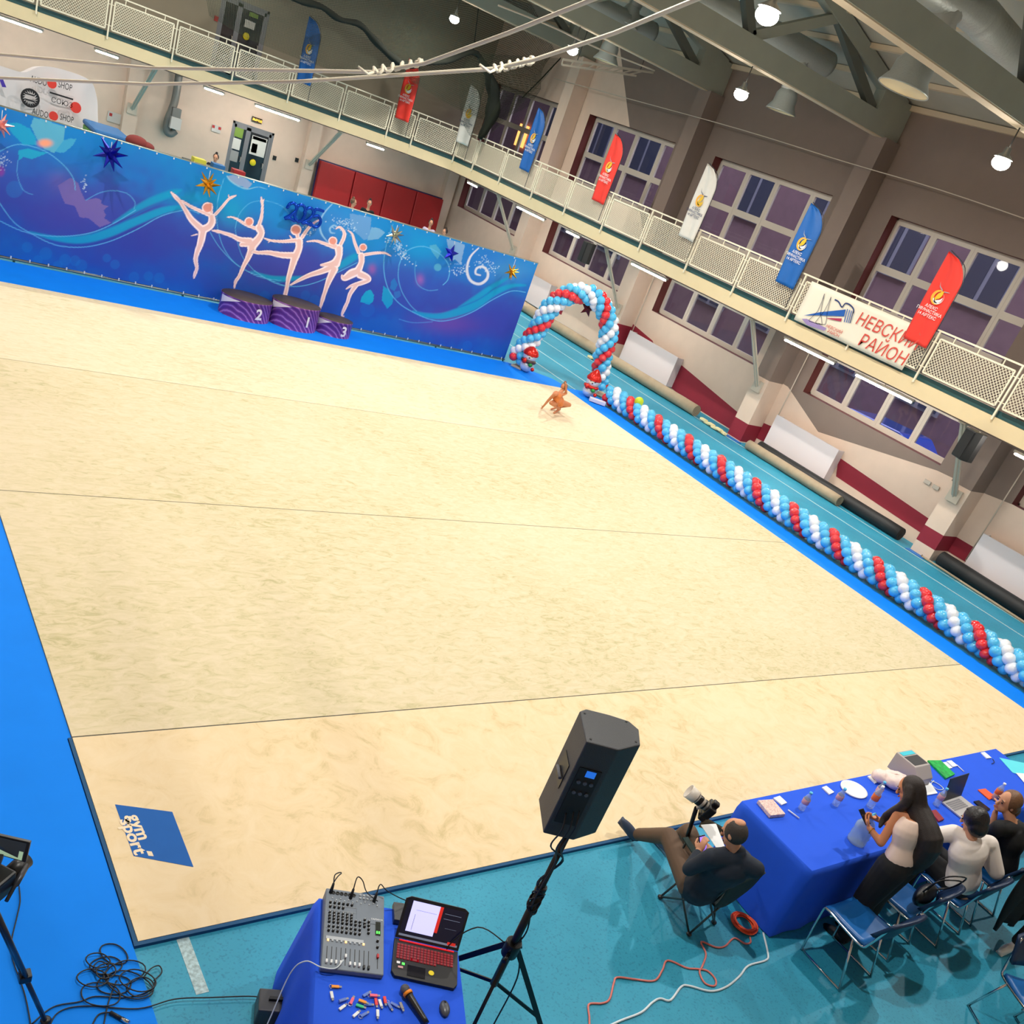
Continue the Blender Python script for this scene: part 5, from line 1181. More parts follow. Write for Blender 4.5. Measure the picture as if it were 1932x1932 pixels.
place(pr, text('СОЮЗ', .15), PC(117, 194), (1, 0, 0), (0, 0, 1), 0); c = PC(143, 203); pr.add([c]+[c+Vector((.12*math.cos(a), 0, .12*math.sin(a))) for a in np.linspace(0, 2*PI, 16, False)], [(0, 1+i, 1+(i+1) % 16) for i in range(16)], 1)
pr.box(PC(116, 181), (.5, .004, .035), Matrix.Rotation(.0, 3, 'Y')); pr.quad(PC(-2, 148), PC(6, 150), PC(12, 165), PC(4, 164), mi=2)
build(pr, 'print', ['ink', 'ink_red', 'ink_violet'], o)
M('stripe_green', (90, 150, 60), .6); M('mat_teal', (30, 100, 160), .6); M('stripe_dark', (30, 50, 50), .7); M('stripe_yellow', (200, 190, 60), .6)
a = P(180, 243, 1, 20.5); b = P(247, 268, 1, 20.5); ztop = a.z
T = thing('mat_stack', 'stack of striped mats with a blue top behind the backdrop', 'gym mat', ((a.x+b.x)/2, 21, FL))
z = FL; cols = ['stripe_dark', 'stripe_green', 'stripe_dark', 'stripe_yellow', 'stripe_green', 'stripe_dark', 'stripe_yellow', 'mat_teal']; k_ = 16; hh = (ztop-.12-FL)/k_
for i in range(k_):
    build(MB().box2((a.x+.02*(i % 3), 20.5+.02*(i % 2), FL+i*hh), (b.x, 21.7, FL+(i+1)*hh-.004)), 'mat', cols[i % 7], T, bev=.008)
mb = MB(); mb.box2((a.x-.02, 20.45, ztop-.12), (b.x+.02, 21.75, ztop)); build(mb, 'top_mat', 'mat_teal', T, bev=.05)
# red bundle and a long low equipment box behind the backdrop
M('rust', (120, 40, 36), .8)
c = P(258, 268, 1, 20); single(MB().ell(c, (.25, .2, .14)).ell(c+Vector((.2, 0, -.03)), (.2, .16, .1)).cyl(c, (c.x, c.y, FL), .12), 'jacket_pile', 'rust', 'dark red jacket lying on a post just behind the backdrop, left part', 'clothing')
a = P(362, 300, 1, 22.0); b = P(440, 322, 1, 22.0)
T = thing('folding_table', 'dark table with yellow and blue items behind the backdrop', 'table', ((a.x+b.x)/2, 22.3, FL))
zt_ = a.z-.12
build(MB().box2((a.x, 22, zt_-.04), (b.x, 22.8, zt_)), 'tabletop', 'spk_black', T)
for x in (a.x+.05, b.x-.05):
    for y in (22.05, 22.75): build(MB().cyl((x, y, FL), (x, y, zt_-.04), .02, n=8), 'leg', 'pole_dark', T)
for x, c_, l in ((.25, 'stripe_yellow', 'small yellow box on the dark table behind the backdrop'), (.75, 'mat_teal', 'small blue box on the dark table behind the backdrop'), (1.3, 'mat_red', 'small red box on the dark table behind the backdrop')):
    single(MB().box2((a.x+x-.16, 22.1, zt_), (a.x+x+.16, 22.35, zt_+.16)), 'storage_box', c_, l, 'box', bev=.01)
# ================================================================ cloth-covered tables
M('cloth_blue', (20, 88, 232), .85, noise=.05, nscale=4, sheen=0); M('table_grey', (90, 92, 96), .6); M('chrome', (210, 212, 214), .12, metal=1.0)
def drape(mb, c, ztop, skirts, amp=.05, zbot=.0, flare=.08, nz=10, sub=.08, seed=0):
    """c: 4 corners (ccw seen from above) as 2D points; skirts: which edges (i -> i+1) fall down and how far"""
    C_ = [Vector((p[0], p[1], 0)) for p in c]; cen = sum(C_, Vector())/4; r_ = np.random.RandomState(seed)
    ring = []; own = []
    for i in range(4):
        a, b = C_[i], C_[(i+1) % 4]; n = max(2, int((b-a).length/sub))
        for k in range(n): ring.append(a.lerp(b, k/n)); own.append((i, k/n))
    N = len(ring); ph = r_.rand(4)*6
    # top
    vs = [(p.x, p.y, ztop) for p in ring]; rows = [vs]
    nrm = []
    for i in range(4):
        d = (C_[(i+1) % 4]-C_[i]).normalized(); nrm.append(Vector((d.y, -d.x, 0)))
    for j in range(1, nz+1):
        t = j/nz; row = []
        for k, (p, (e, u)) in enumerate(zip(ring, own)):
            n = nrm[e]
            if u < .02: n = (nrm[e]+nrm[e-1])*.9
            f = math.sin(k*sub/.11*1.3+ph[e])*.6+math.sin(k*sub/.05+ph[e]*2)*.3+math.sin(k*sub/.4+1)*.6
            o = n*(.012+flare*t+amp*t*f*(1 if u > .02 else .4)); zb = ztop+(zbot-ztop)*t*skirts[e]
            row.append((p.x+o.x, p.y+o.y, zb))
        rows.append(row)
    base = len(mb.v)
    for r in rows: mb.v += r
    mb.f.append([base+k for k in range(N)]); mb.mi.append(0); mb.sm.append(False)
    for j in range(nz):
        for k in range(N):
            a = base+j*N+k; b = base+j*N+(k+1) % N; mb.f.append([a, a+N, b+N, b]); mb.mi.append(0); mb.sm.append(True)
    return mb
def table(name, c, ztop, label, cat, skirts=(1, 1, 1, 1), grp=None, seed=0, **kw):
    cen = sum((Vector((p[0], p[1], 0)) for p in c), Vector())/4
    T = thing('folding_table', label, 'table', (cen.x, cen.y, FL), group=grp)
    build(MB().prism([(cen.x+(p[0]-cen.x)*.97, cen.y+(p[1]-cen.y)*.97, ztop-.035) for p in c], (0, 0, 1), .03), 'tabletop', 'table_grey', T)
    for p in c:
        q = Vector((cen.x+(p[0]-cen.x)*.9, cen.y+(p[1]-cen.y)*.9, 0)); build(MB().cyl((q.x, q.y, FL), (q.x, q.y, ztop-.035), .018, n=10), 'leg', 'table_grey', T)
    mb = drape(MB(), c, ztop, skirts, zbot=FL+.01, seed=seed, **kw)
    b = single(mb, 'tablecloth', 'cloth_blue', label.replace('folding table', 'tablecloth').replace('under a', 'as a'), 'tablecloth', loc=(cen.x, cen.y, FL))
    return T, b
JX = [4.93, 6.56, 8.18, 9.75]; JZ = .755
for i, l in enumerate(['nearest the seated photographer', 'between the two others, holding the grey box', 'farthest, holding the orange phone']):
    a, b = JX[i]+.003*i, JX[i+1]-.003
    sk = (1, 1 if i == 2 else .15, 1, 1 if i == 0 else .15)      # edges: front, right, back, left
    T, b_ = table('t', [(a, -1.32), (b, -1.32), (b, -.48), (a, -.48)], JZ, 'folding table under a blue cloth, '+l, 'table', skirts=sk, seed=i, amp=.014, flare=.0)
    b_['label'] = 'royal blue tablecloth on the judges table '+l
# ---------------------------------------------------------------- items on the judges' table
def PT(x, y, z=JZ+.002): return P(x, y, 2, z)
M('card', (236, 238, 240), .7); M('pastel', (240, 226, 214), .6, noise=.35, nscale=60, col2=(200, 150, 150)); M('pen_white', (220, 226, 240), .4); M('foil_tape', (40, 40, 60), .5)
def slab(name, pts, z, h, mat, label, cat, bev=0, mats=None):
    mb = MB(); mb.prism([Vector((p.x, p.y, z)) for p in pts], (0, 0, 1), h)
    return single(mb, name, mat, label, cat, bev=bev)
def q4(l): return [PT(*p) for p in l][::-1]
slab('patterned_box', q4([(1427, 1515), (1455, 1513), (1479, 1541), (1451, 1544)]), JZ+.002, .035, 'pastel', 'flat pastel patterned box at the near end of the judges table', 'box', .004)
for l, t_ in (([(1458, 1507), (1470, 1503), (1484, 1516), (1474, 1520)], 'thick white card beside the pastel box'), ([(1550, 1487), (1558, 1484), (1573, 1496), (1564, 1500)], 'white card left of the white plate'),
        ([(1636, 1466), (1645, 1463), (1659, 1475), (1650, 1479)], 'white card right of the white plate'), ([(1775, 1440), (1784, 1439), (1796, 1450), (1787, 1452)], 'white card lying next to the green sheet, left of two'), ([(1785, 1437), (1794, 1436), (1806, 1446), (1797, 1448)], 'white card next to the green sheet, right of two'),
        ([(1850, 1421), (1857, 1420), (1870, 1431), (1861, 1432)], 'white card at the far end of the judges table'), ([(1733, 1472), (1748, 1470), (1768, 1498), (1740, 1503)], 'white paper behind the long haired woman')):
    slab('name_card', q4(l), JZ+.002, .012, 'card', t_, 'card')
M('cyan_print', (90, 220, 236), .6); 
slab('poster_sheet', q4([(1885, 1430), (1932, 1440), (1945, 1470), (1910, 1458)]), JZ+.003, .004, 'cyan_print', 'pale cyan printed sheet at the far right end of the table', 'paper'); slab('paper_sheet', q4([(1916, 1459), (1950, 1462), (1960, 1490), (1932, 1478)]), JZ+.008, .003, 'card', 'white paper sheet at the right edge of the view', 'paper')
M('green_sheet', (0, 196, 80), .5, noise=.2, nscale=30, col2=(0, 130, 60)); slab('green_sheet', q4([(1749, 1437), (1773, 1437), (1800, 1463), (1783, 1471)]), JZ+.003, .02, 'green_sheet', 'bright green folder beside the laptop on the judges table', 'folder')
mb = MB(); c = PT(1610, 1491); mb.lathe([(0, .006), (.13, .008), (.15, .018), (.145, .0), (0, 0)], (c.x, c.y, JZ+.002), 32, sx=1.05, sy=.85); single(mb, 'plate', 'card', 'round white plate on the judges table', 'plate')
mb = MB(); mb.cyl(PT(1487, 1528, JZ+.012), PT(1508, 1544, JZ+.012), .007, n=8); single(mb, 'pen', 'pen_white', 'white pen near the pastel box', 'pen')
mb = MB(); mb.cyl(PT(1805, 1443, JZ+.01), PT(1819, 1456, JZ+.01), .006, n=8); single(mb, 'pen', 'pen_white', 'thin white pen in the middle of the judges table', 'pen')
M('red_case', (140, 20, 40), .4); slab('pencil_case', q4([(1752, 1532), (1764, 1530), (1780, 1548), (1770, 1552)]), JZ+.002, .02, 'red_case', 'dark red flat case beside the woman in the white blouse', 'case', .004)
M('clear', (200, 225, 240), .05, alpha=.35, spec=.9); M('label_pink', (210, 160, 165), .5); M('label_orange', (232, 110, 40), .5); M('cap_white', (240, 240, 244), .4); M('cap_blue', (90, 190, 230), .4); M('juice', (230, 140, 30), .2)
def bottle(x, y, label, h=.2, r_=.032, lab='label_pink', cap='cap_blue', body='clear', z=JZ+.002, fill=None):
    c = PT(x, y, z); T = thing('bottle', label, 'bottle', (c.x, c.y, z))
    s = h/.2; build(MB().lathe([(0, 0), (r_, .004), (r_, .06*s), (r_*.93, .07*s), (r_, .08*s), (r_, .13*s), (r_*.6, .165*s), (.012, .18*s), (.012, .19*s)], (c.x, c.y, z), 20), 'body', body, T)
    build(MB().lathe([(r_+.001, .075*s), (r_+.002, .076*s), (r_+.002, .125*s), (r_+.001, .126*s)], (c.x, c.y, z), 20), 'wrapper', lab, T); build(MB().cyl((c.x, c.y, z+.186*s), (c.x, c.y, z+.205*s), .015, n=14), 'cap', cap, T)
    if fill: build(MB().lathe([(0, .003), (r_*.95, .006), (r_*.95, .1*s), (0, .1*s)], (c.x, c.y, z+.001), 16), 'drink', fill, T)
bottle(1511, 1527, 'small clear water bottle nearest the pastel box'); bottle(1575, 1519, 'small clear water bottle just left of the white plate'); bottle(1640, 1523, 'bottle with an orange label in front of the long haired woman', .26, .035, 'label_orange', 'cap_white')
bottle(1650, 1505, 'clear bottle behind the one with the orange label', .2, .032, 'label_pink'); bottle(1765, 1519, 'clear water bottle left of the open laptop', .22); bottle(1874, 1508, 'amber drink bottle with a white cap beside the orange phone', .22, .034, 'label_orange', 'cap_white', fill='juice')
# five litre jug
c = PT(1614, 1588); T = thing('water_jug', 'large clear water jug standing at the table edge by the standing woman', 'jug', (c.x, c.y, JZ)); M('jug', (170, 195, 205), .1, alpha=.55, spec=.8)
build(MB().lathe([(0, .002), (.08, .004), (.085, .03), (.08, .06), (.085, .09), (.08, .12), (.085, .15), (.085, .19), (.05, .25), (.025, .27), (.025, .29)], (c.x, c.y, JZ+.002), 24), 'body', 'jug', T); build(MB().cyl((c.x, c.y, JZ+.285), (c.x, c.y, JZ+.31), .03, n=16), 'cap', 'cap_blue', T)
mb = MB(); mb.tube(smooth_path([Vector((c.x-.04, c.y, JZ+.26)), Vector((c.x-.03, c.y, JZ+.33)), Vector((c.x+.03, c.y, JZ+.33)), Vector((c.x+.04, c.y, JZ+.26))], 4), .006, 6); build(mb, 'handle', 'cap_blue', T)
# crumpled bag
M('bag_pink', (246, 222, 214), .5, bump=.6, nscale=20, alpha=.95); c = PT(1685, 1483); mb = MB(); rr = np.random.RandomState(3)
mb.ell((c.x, c.y, JZ+.07), (.19, .13, .075), RZ(-.5), 20, 14); mb.ell((c.x-.13, c.y+.1, JZ+.06), (.1, .09, .06), None, 16, 10)
mb.v = [(x+rr.normal(0, .006), y+rr.normal(0, .006), max(JZ+.003, z+rr.normal(0, .006))) for x, y, z in mb.v]; single(mb, 'plastic_bag', 'bag_pink', 'crumpled pale pink plastic bag beside the grey box', 'bag')
# grey printer-like box
M('box_grey', (178, 170, 168), .5); M('box_dark', (60, 62, 66), .4); M('box_cyan', (60, 200, 220), .5)
c = PT(1722, 1480); d1 = RZ(-.0); T = thing('document_tray', 'grey letter tray box with a cyan front strip on the judges table', 'box', (c.x, c.y, JZ))
o_ = Vector((c.x+.08, c.y+.12, JZ)); w_, l_, h_ = .3, .34, .2
pf = [(-l_/2, 0), (l_/2, 0), (l_/2, h_*.55), (l_/2-.1, h_), (-l_/2, h_)]
mb = MB(); mb.prism([o_+Vector((-w_/2, -y if False else y, z)) for y, z in [(p[0], p[1]) for p in [(-l_/2, 0), (l_/2, 0), (l_/2, h_), (-l_/2+.1, h_*1.0), (-l_/2, h_*.5)]]], (1, 0, 0), w_); build(mb, 'housing', 'box_grey', T, bev=.006)
build(MB().box2(o_+Vector((-w_*.42, -l_*.15, h_)), o_+Vector((w_*.42, l_*.25, h_+.003))), 'slot', 'box_dark', T); build(MB().box2(o_+Vector((-w_*.4, l_*.3, h_)), o_+Vector((w_*.4, l_*.45, h_+.004))), 'strip', 'box_cyan', T)
# laptop on the judges' table, screen back towards the hall
M('laptop_grey', (196, 194, 196), .4, metal=.3); M('laptop_dark', (38, 42, 52), .4); M('keys', (150, 150, 156), .6); M('screen_on', (150, 180, 220), .3, emit=1.2)
def laptop(hl, hr, fl, fr, st, label, name='laptop', base='laptop_grey', lid='laptop_dark'):
    z = hl.z; T = thing(name, label, 'laptop', ((hl.x+fr.x)/2, (hl.y+fr.y)/2, z-.01))
    b = build(MB().prism([Vector((p.x, p.y, z-.008)) for p in (fl, fr, hr, hl)], (0, 0, 1), .018), 'base', base, T, bev=.003)
    return T, b
hl, hr = PT(1775, 1515), PT(1811, 1503); ex = (hr-hl).normalized(); ey = Vector((ex.y, -ex.x, 0)); W_ = .42; hr = hl+ex*W_; fl = hl+ey*.28; fr = hr+ey*.28
T, b = laptop(hl+Vector((0, 0, .01)), hr, fl, fr, None, 'grey open laptop in front of the woman in the white blouse')
up = (Vector((0, 0, 1))*.97-ey*.22).normalized(); n_ = ex.cross(up)
build(MB().prism([hl+Vector((0, 0, .02)), hr+Vector((0, 0, .02)), hr+up*.28, hl+up*.28], n_, .008), 'lid', 'laptop_dark', T, bev=.002)
mb = MB(); 
for r in range(5):
    for k in range(13): mb.box(hl+ex*(.03+k*.0235)+ey*(.04+r*.024)+Vector((0, 0, .0215)), (.018, .018, .004), Matrix((ex, ey, Vector((0, 0, 1)))).transposed())
o = build(mb, 'keyboard', 'keys', b)
# orange phone, dark phone
M('phone_orange', (240, 90, 40), .4); M('phone_dark', (20, 20, 30), .2)
slab('mobile_phone', q4([(1844, 1491), (1858, 1489), (1877, 1504), (1866, 1510)]), JZ+.002, .012, 'phone_orange', 'orange mobile phone lying on the judges table', 'phone', .003)
slab('mobile_phone', q4([(1836, 1513), (1846, 1511), (1868, 1528), (1858, 1534)]), JZ+.002, .012, 'phone_dark', 'dark notebook behind the head of the woman in white', 'notebook', .003)
M('cable_white', (214, 226, 232), .5); M('cable_black', (16, 18, 24), .5); M('cable_orange', (232, 84, 40), .5); M('cable_pink', (214, 120, 110), .5)
def cable(pts, r_, mat, label, z=None, name='cable', n=5, cat='cable'):
    z = FL+r_ if z is None else z; mb = MB(); mb.tube(smooth_path([P(x, y, 2, z) for x, y in pts], n), r_, 6); return single(mb, name, mat, label, cat)
cable([(1752, 1472), (1768, 1478), (1780, 1488), (1770, 1490), (1757, 1480), (1762, 1473)], .005, 'cable_white', 'thin white cable looped between grey box and laptop', JZ+.008)
cable([(1873, 1432), (1876, 1438), (1871, 1441)], .004, 'cable_black', 'tiny dark earphone cable at the far end of the table', JZ+.008)

# ---------------------------------------------------------------- stacking chairs
M('vinyl_blue', (28, 104, 178), .35, spec=.5, noise=.1, nscale=4); M('vinyl_dark', (18, 42, 74), .4)
def chairm(T):
    # local: front +y, seat centre at origin
    w = .44; mb = MB(); nu, nv = 8, 8; top = []
    for j in range(nv+1):
        for i in range(nu+1):
            x = (i/nu-.5)*w; y = (j/nv-.5)*.42; z = .47-.018*math.cos((i/nu-.5)*PI)+(-.03 if j == nv else 0)*1+.012*abs(j/nv-.4)
            top.append((x, y, z))
    k = len(top); vs = top+[(x, y, z-.035) for x, y, z in top]; F = []
    for j in range(nv):
        for i in range(nu):
            a = j*(nu+1)+i; F.append((a, a+1, a+nu+2, a+nu+1)); F.append((k+a, k+a+nu+1, k+a+nu+2, k+a+1))
    for i in range(nu): F.append((i, k+i, k+i+1, i+1)); a = nv*(nu+1)+i; F.append((a, a+1, k+a+1, k+a))
    for j in range(nv): a = j*(nu+1); F.append((a, a+nu+1, k+a+nu+1, k+a)); a += nu; F.append((a, k+a, k+a+nu+1, a+nu+1))
    mb.add(vs, F, 0, True); build(mb, 'seat', 'vinyl_blue', T, local=True)
    mb = MB(); vs = []; nv = 6
    def bk(i, j, d):
        u = (i/nu-.5); v = j/nv; c = math.cos(u*PI); hh = .30*(.72+.28*c)
        return (u*.47, -.235-.05*c*1.0-.10*v-d+.03, .56+v*hh+(1-c)*.02)
    A = [bk(i, j, 0) for j in range(nv+1) for i in range(nu+1)]; B = [bk(i, j, .035) for j in range(nv+1) for i in range(nu+1)]; k = len(A); F = []; MI = []
    for j in range(nv):
        for i in range(nu):
            a = j*(nu+1)+i; F.append((a, a+nu+1, a+nu+2, a+1)); F.append((k+a, k+a+1, k+a+nu+2, k+a+nu+1))
    for i in range(nu): F.append((i, i+1, k+i+1, k+i)); a = nv*(nu+1)+i; F.append((a, k+a, k+a+1, a+1))
    for j in range(nv): a = j*(nu+1); F.append((a, k+a, k+a+nu+1, a+nu+1)); a += nu; F.append((a, a+nu+1, k+a+nu+1, k+a))
    mb.add(A+B, F, 0, True); build(mb, 'backrest', 'vinyl_dark', T, local=True)
    r_ = .011
    for s in (-1, 1):
        x = s*.235
        mb = MB(); mb.tube(smooth_path([Vector(p) for p in ((x, .16, FL), (x, .2, .40), (x, .17, .455), (x, 0, .445), (x, -.2, .44), (x*.98, -.24, .5), (x*.95, -.27, .62), (x*.9, -.31, .8))], 4), r_, 8); build(mb, 'side_frame', 'chrome', T, local=True)
        mb = MB(); mb.tube([(x, -.12, .445), (x*1.02, -.27, FL)], r_, 8); build(mb, 'leg', 'chrome', T, local=True)
        mb = MB(); mb.tube([(x, .16, FL+.012), (x*1.02, -.27, FL+.012)], r_*.9, 8); build(mb, 'runner', 'chrome', T, local=True)
    mb = MB(); mb.tube([(-.235, .12, .43), (.235, .12, .43)], .009, 8); build(mb, 'stretcher', 'chrome', T, local=True)
ch = [(5.38, -1.69, .0, 'blue padded chrome chair nearest the camera, empty'), (6.17, -1.60, .14, 'blue padded chrome chair with a black shoulder bag on its back'), (6.95, -1.68, .05, 'blue padded chrome chair under the woman in the white blouse'), (7.72, -1.64, .0, 'blue padded chrome chair at the right edge, under the woman in black')]
T0 = thing('padded_chair', ch[0][3], 'chair', (ch[0][0], ch[0][1], 0), ch[0][2], 'blue padded chairs at the judges table'); chairm(T0)
for x, y, rz, l in ch[1:]:
    c_ = copy_tree(T0); c_.location = (x, y, 0); c_.rotation_euler = (0, 0, rz); c_['label'] = l
# black shoulder bag on chair 2
M('leather_black', (16, 17, 20), .35, bump=.3, nscale=30)
c = Vector((6.22, -1.86, .6)); T = thing('shoulder_bag', 'black leather shoulder bag hanging on an empty blue chair', 'bag', (c.x, c.y, .5)); mb = MB(); mb.ell(c+Vector((-.02, .1, .0)), (.19, .075, .1), RZ(.14), 18, 10); build(mb, 'body', 'leather_black', T)
for dz, dx in ((.1, 0), (.13, .05)):
    mb = MB(); mb.tube(smooth_path([c+Vector((-.14+dx, .1, .04)), c+Vector((-.1+dx, .05, .14+dz)), c+Vector((.05+dx, -.05, .2+dz)), c+Vector((.16+dx, .02, .12)), c+Vector((.15+dx, .1, .02))], 5), .007, 6); build(mb, 'strap', 'leather_black', T)
M('jacket_black', (14, 15, 16), .8, bump=.3, nscale=20); M('neon', (226, 236, 30), .6)
# black jacket with a neon lining over the far chair back
T = thing('hung_jacket', 'black jacket with neon yellow lining hanging over a chair back at the right edge', 'jacket', (7.6, -2.05, .1))
mb = MB(); nu, nv = 14, 12; vs = []
for j in range(nv+1):
    for i in range(nu+1):
        u = i/nu-.5; v = j/nv; vs.append((7.62+u*(.74-.1*v), -2.03-.06*math.cos(u*PI)-.03*math.sin(u*18+v*4)*v-.05*v, .98-.8*v*(1-.12*abs(math.sin(u*7)))))
mb.add(vs, [(j*(nu+1)+i, j*(nu+1)+i+1, (j+1)*(nu+1)+i+1, (j+1)*(nu+1)+i) for j in range(nv) for i in range(nu)], 0, True); o = build(mb, 'back_panel', 'jacket_black', T); s_ = o.modifiers.new('s', 'SOLIDIFY'); s_.thickness = .025
mb = MB(); mb.tube(smooth_path([Vector((7.27, -2.03, .93)), Vector((7.42, -2.0, 1.0)), Vector((7.62, -1.99, 1.03)), Vector((7.82, -2.0, 1.0)), Vector((7.98, -2.04, .93))], 4), .026, 8, sy=.6); build(mb, 'lining', 'neon', T)
mb = MB(); mb.lathe([(0, .0), (.03, .0), (.03, .006), (0, .006)], (7.5, -2.13, .62), 16, Matrix.Rotation(PI/2, 3, 'X')); build(mb, 'badge', 'neon', T)

# ---------------------------------------------------------------- DJ table
C0 = Vector((.80, -.56, 0)); bb = Vector((.907, -.42, 0)).normalized(); aa = Vector((-bb.y*-1, 0, 0)); aa = Vector((bb.y, -bb.x, 0))      # bb: to the operator's right, aa: towards the operator
def DJ(u, v, z): p = C0+bb*u+aa*v; return Vector((p.x, p.y, z))
DZ = .76
c4 = [DJ(0, 1.35, 0), DJ(.86, 1.35, 0), DJ(.86, 0, 0), DJ(0, 0, 0)]
T, b_ = table('t', [(p.x, p.y) for p in c4], DZ, 'folding table under a blue cloth beneath mixer and laptop', 'table', amp=.03, flare=.07, seed=7, sub=.07)
b_['label'] = 'royal blue tablecloth under the mixing desk and laptop'
RD = Matrix((bb, -aa, Vector((0, 0, 1)))).transposed()
# mixing desk
M('mixer', (112, 122, 134), .45, metal=.2); M('mixer_light', (176, 184, 192), .45); M('knob_black', (18, 20, 22), .4); M('knob_white', (226, 230, 234), .4); M('led_green', (60, 220, 60), .4, emit=3); M('led_amber', (255, 190, 120), .4, emit=1.5); M('knob_red', (190, 40, 50), .4); M('meter', (16, 26, 18), .3)
mo = (.02, .0); MW, MD = .36, .53
T = thing('mixing_desk', 'grey audio mixing desk with rows of knobs on the blue table', 'mixing desk', DJ(.2, .26, DZ))
def MP(u, v, h=0): return DJ(mo[0]+u, mo[1]+v, DZ+.035+.06*(1-v/MD)+h)      # u right 0..MW, v down 0..MD on the sloping top
sl = MP(0, 0)-MP(0, MD); sl.normalize(); RM = Matrix((bb, sl, bb.cross(sl))).transposed()
mb = MB(); mb.prism([DJ(mo[0], mo[1], DZ+.002), DJ(mo[0], mo[1]+MD, DZ+.002), MP(0, MD), MP(0, 0)], bb, MW); build(mb, 'chassis', 'mixer', T, bev=.006)
build(MB().box(MP(.265, .16, .001), (.15, .095, .002), RM), 'name_plate', 'mixer', T)
mb = MB(); place(mb, text('YAMAHA', .018), MP(.315, .175, .003), bb, sl); build(mb, 'brand_lettering', 'knob_white', T)
mb = MB(); mb.box(MP(.127, .335, .002), (.22, .02, .003), RM); 
for v in (.115, .15, .27): mb.box(MP(.1, v, .0015), (.17, .002, .002), RM)
build(mb, 'label_strip', 'mixer_light', T)
fi = 0
knobs = []
for r, (v, n, u0, du) in enumerate([(.1, 6, .03, .026), (.13, 4, .03, .026), (.17, 6, .03, .026), (.19, 6, .03, .026), (.21, 8, .03, .026), (.232, 8, .03, .026), (.262, 8, .03, .026), (.29, 8, .03, .026)]):
    for k in range(n): knobs.append((u0+k*du, v))
for v in (.19, .215, .235): knobs.append((.24, v))
for v in (.2, .225, .25, .275): knobs.append((.265, v))
knobs += [(.32, .32), (.32, .36)]
def knobmb(u, v):
    mb = MB(); p = MP(u, v, 0); mb.lathe([(.0085, 0), (.007, .012), (0, .0125)], p, 10, RM); mb.box(MP(u, v-.003, .0135), (.002, .007, .001), RM, mi=1); return mb
knobs = knobs[:75]
k0 = build(knobmb(*knobs[0]), 'knob', ['knob_black', 'knob_white'], T)
for u, v in knobs[1:]:
    k1 = k0.copy(); COL.objects.link(k1); k1.parent = T; k1.location = MP(u, v)-MP(*knobs[0])
for k in range(9):
    u = .03+k*.026
    build(MB().box(MP(u, .352, .003), (.011, .011, .006), RM), 'button', 'led_amber' if k in (0, 4, 8) else 'mixer_light', T)
mb = MB()
for k in range(10): mb.box(MP(.028+k*.0268, .445, .0008), (.004, .11, .001), RM)
mb.box(MP(.322, .445, .0008), (.004, .1, .001), RM); o = build(mb, 'fader_slots', 'knob_black', T); o['kind'] = 'stuff'
for k, v in enumerate([.49, .49, .49, .49, .445, .49, .49, .49, .50, .50]):
    build(MB().box(MP(.028+k*.0268, v, .008), (.012, .022, .014), RM), 'fader_cap', 'knob_white' if k < 8 else 'knob_black', T, bev=.002)
build(MB().box(MP(.322, .42, .008), (.013, .024, .014), RM), 'fader_cap', 'knob_red', T, bev=.002)
L_ = build(MB().box(MP(.322, .235, .002), (.03, .09, .003), RM), 'level_meter', 'meter', T)
mb = MB(); mb.box(MP(.316, .262, .004), (.008, .016, .002), RM); mb.box(MP(.329, .262, .004), (.008, .016, .002), RM); build(mb, 'meter_light', 'led_green', L_)
mb = MB()
for k in range(6): p = MP(.045+k*.025, .028, .0); mb.lathe([(.012, 0), (.012, .004), (.007, .004), (.007, .001), (0, .001)], p, 14, RM)
for k in range(4):
    for r in range(2): mb.lathe([(.007, 0), (.007, .006), (.003, .006), (0, .003)], MP(.21+k*.022, .02+r*.02), 10, RM, mi=1)
for k in range(12): mb.lathe([(.005, 0), (.005, .003), (0, .003)], MP(.04+k*.025, .065+.012*(k % 2)), 8, RM, mi=1)
o = build(mb, 'sockets', ['knob_black', 'mixer_light'], T); o['kind'] = 'stuff'
for u, v in ((.028, .03), (.15, .05), (.295, .05)):
    a = MP(u, v, .0); c_ = thing('audio_plug', 'black audio plug and lead in the mixing desk, %s' % {.028: 'top left corner', .15: 'middle', .295: 'right side'}[u], 'plug', a)
    build(MB().cyl(a, a+Vector((.01, .015, .06)), .011, .007, 10), 'plug_body', 'cable_black', c_)
    e = a+Vector((.01, .015, .06)); q = [e, e+Vector((.03, .04, .05)), e+Vector((.07, .03, .02)), e+bb*.09-aa*.02+Vector((0, 0, -.03)), e+bb*.16+aa*.03+Vector((0, 0, -.04))]
    if u > .2: q = [e, e+Vector((.03, .03, .03)), e+bb*.07-aa*.02, DJ(.55, -.02, DZ+.06), DJ(.75, -.04, DZ+.03)]
    if u < .1: q = [e, e-aa*.04+Vector((0, 0, .03)), e-aa*.07+bb*.04+Vector((0, 0, .02)), e-aa*.1+bb*.02+Vector((0, 0, -.12)), e-aa*.15+Vector((0, 0, -.7))]
    build(MB().tube(smooth_path(q, 5), .0035, 6), 'lead', 'cable_black', c_)
mb = MB(); mb.tube(smooth_path([MP(.12, .48, .02), MP(.08, .53, .01), MP(.0, .53, .005), DJ(-.06, .47, DZ), DJ(-.12, .47, DZ-.12), DJ(-.18, .62, .4), DJ(-.25, .75, .1), DJ(-.36, .7, FL+.01), DJ(-.5, .62, FL+.01)], 6), .004, 6); single(mb, 'usb_cable', 'cable_white', 'thin white cable running from the mixing desk down over the cloth', 'cable')
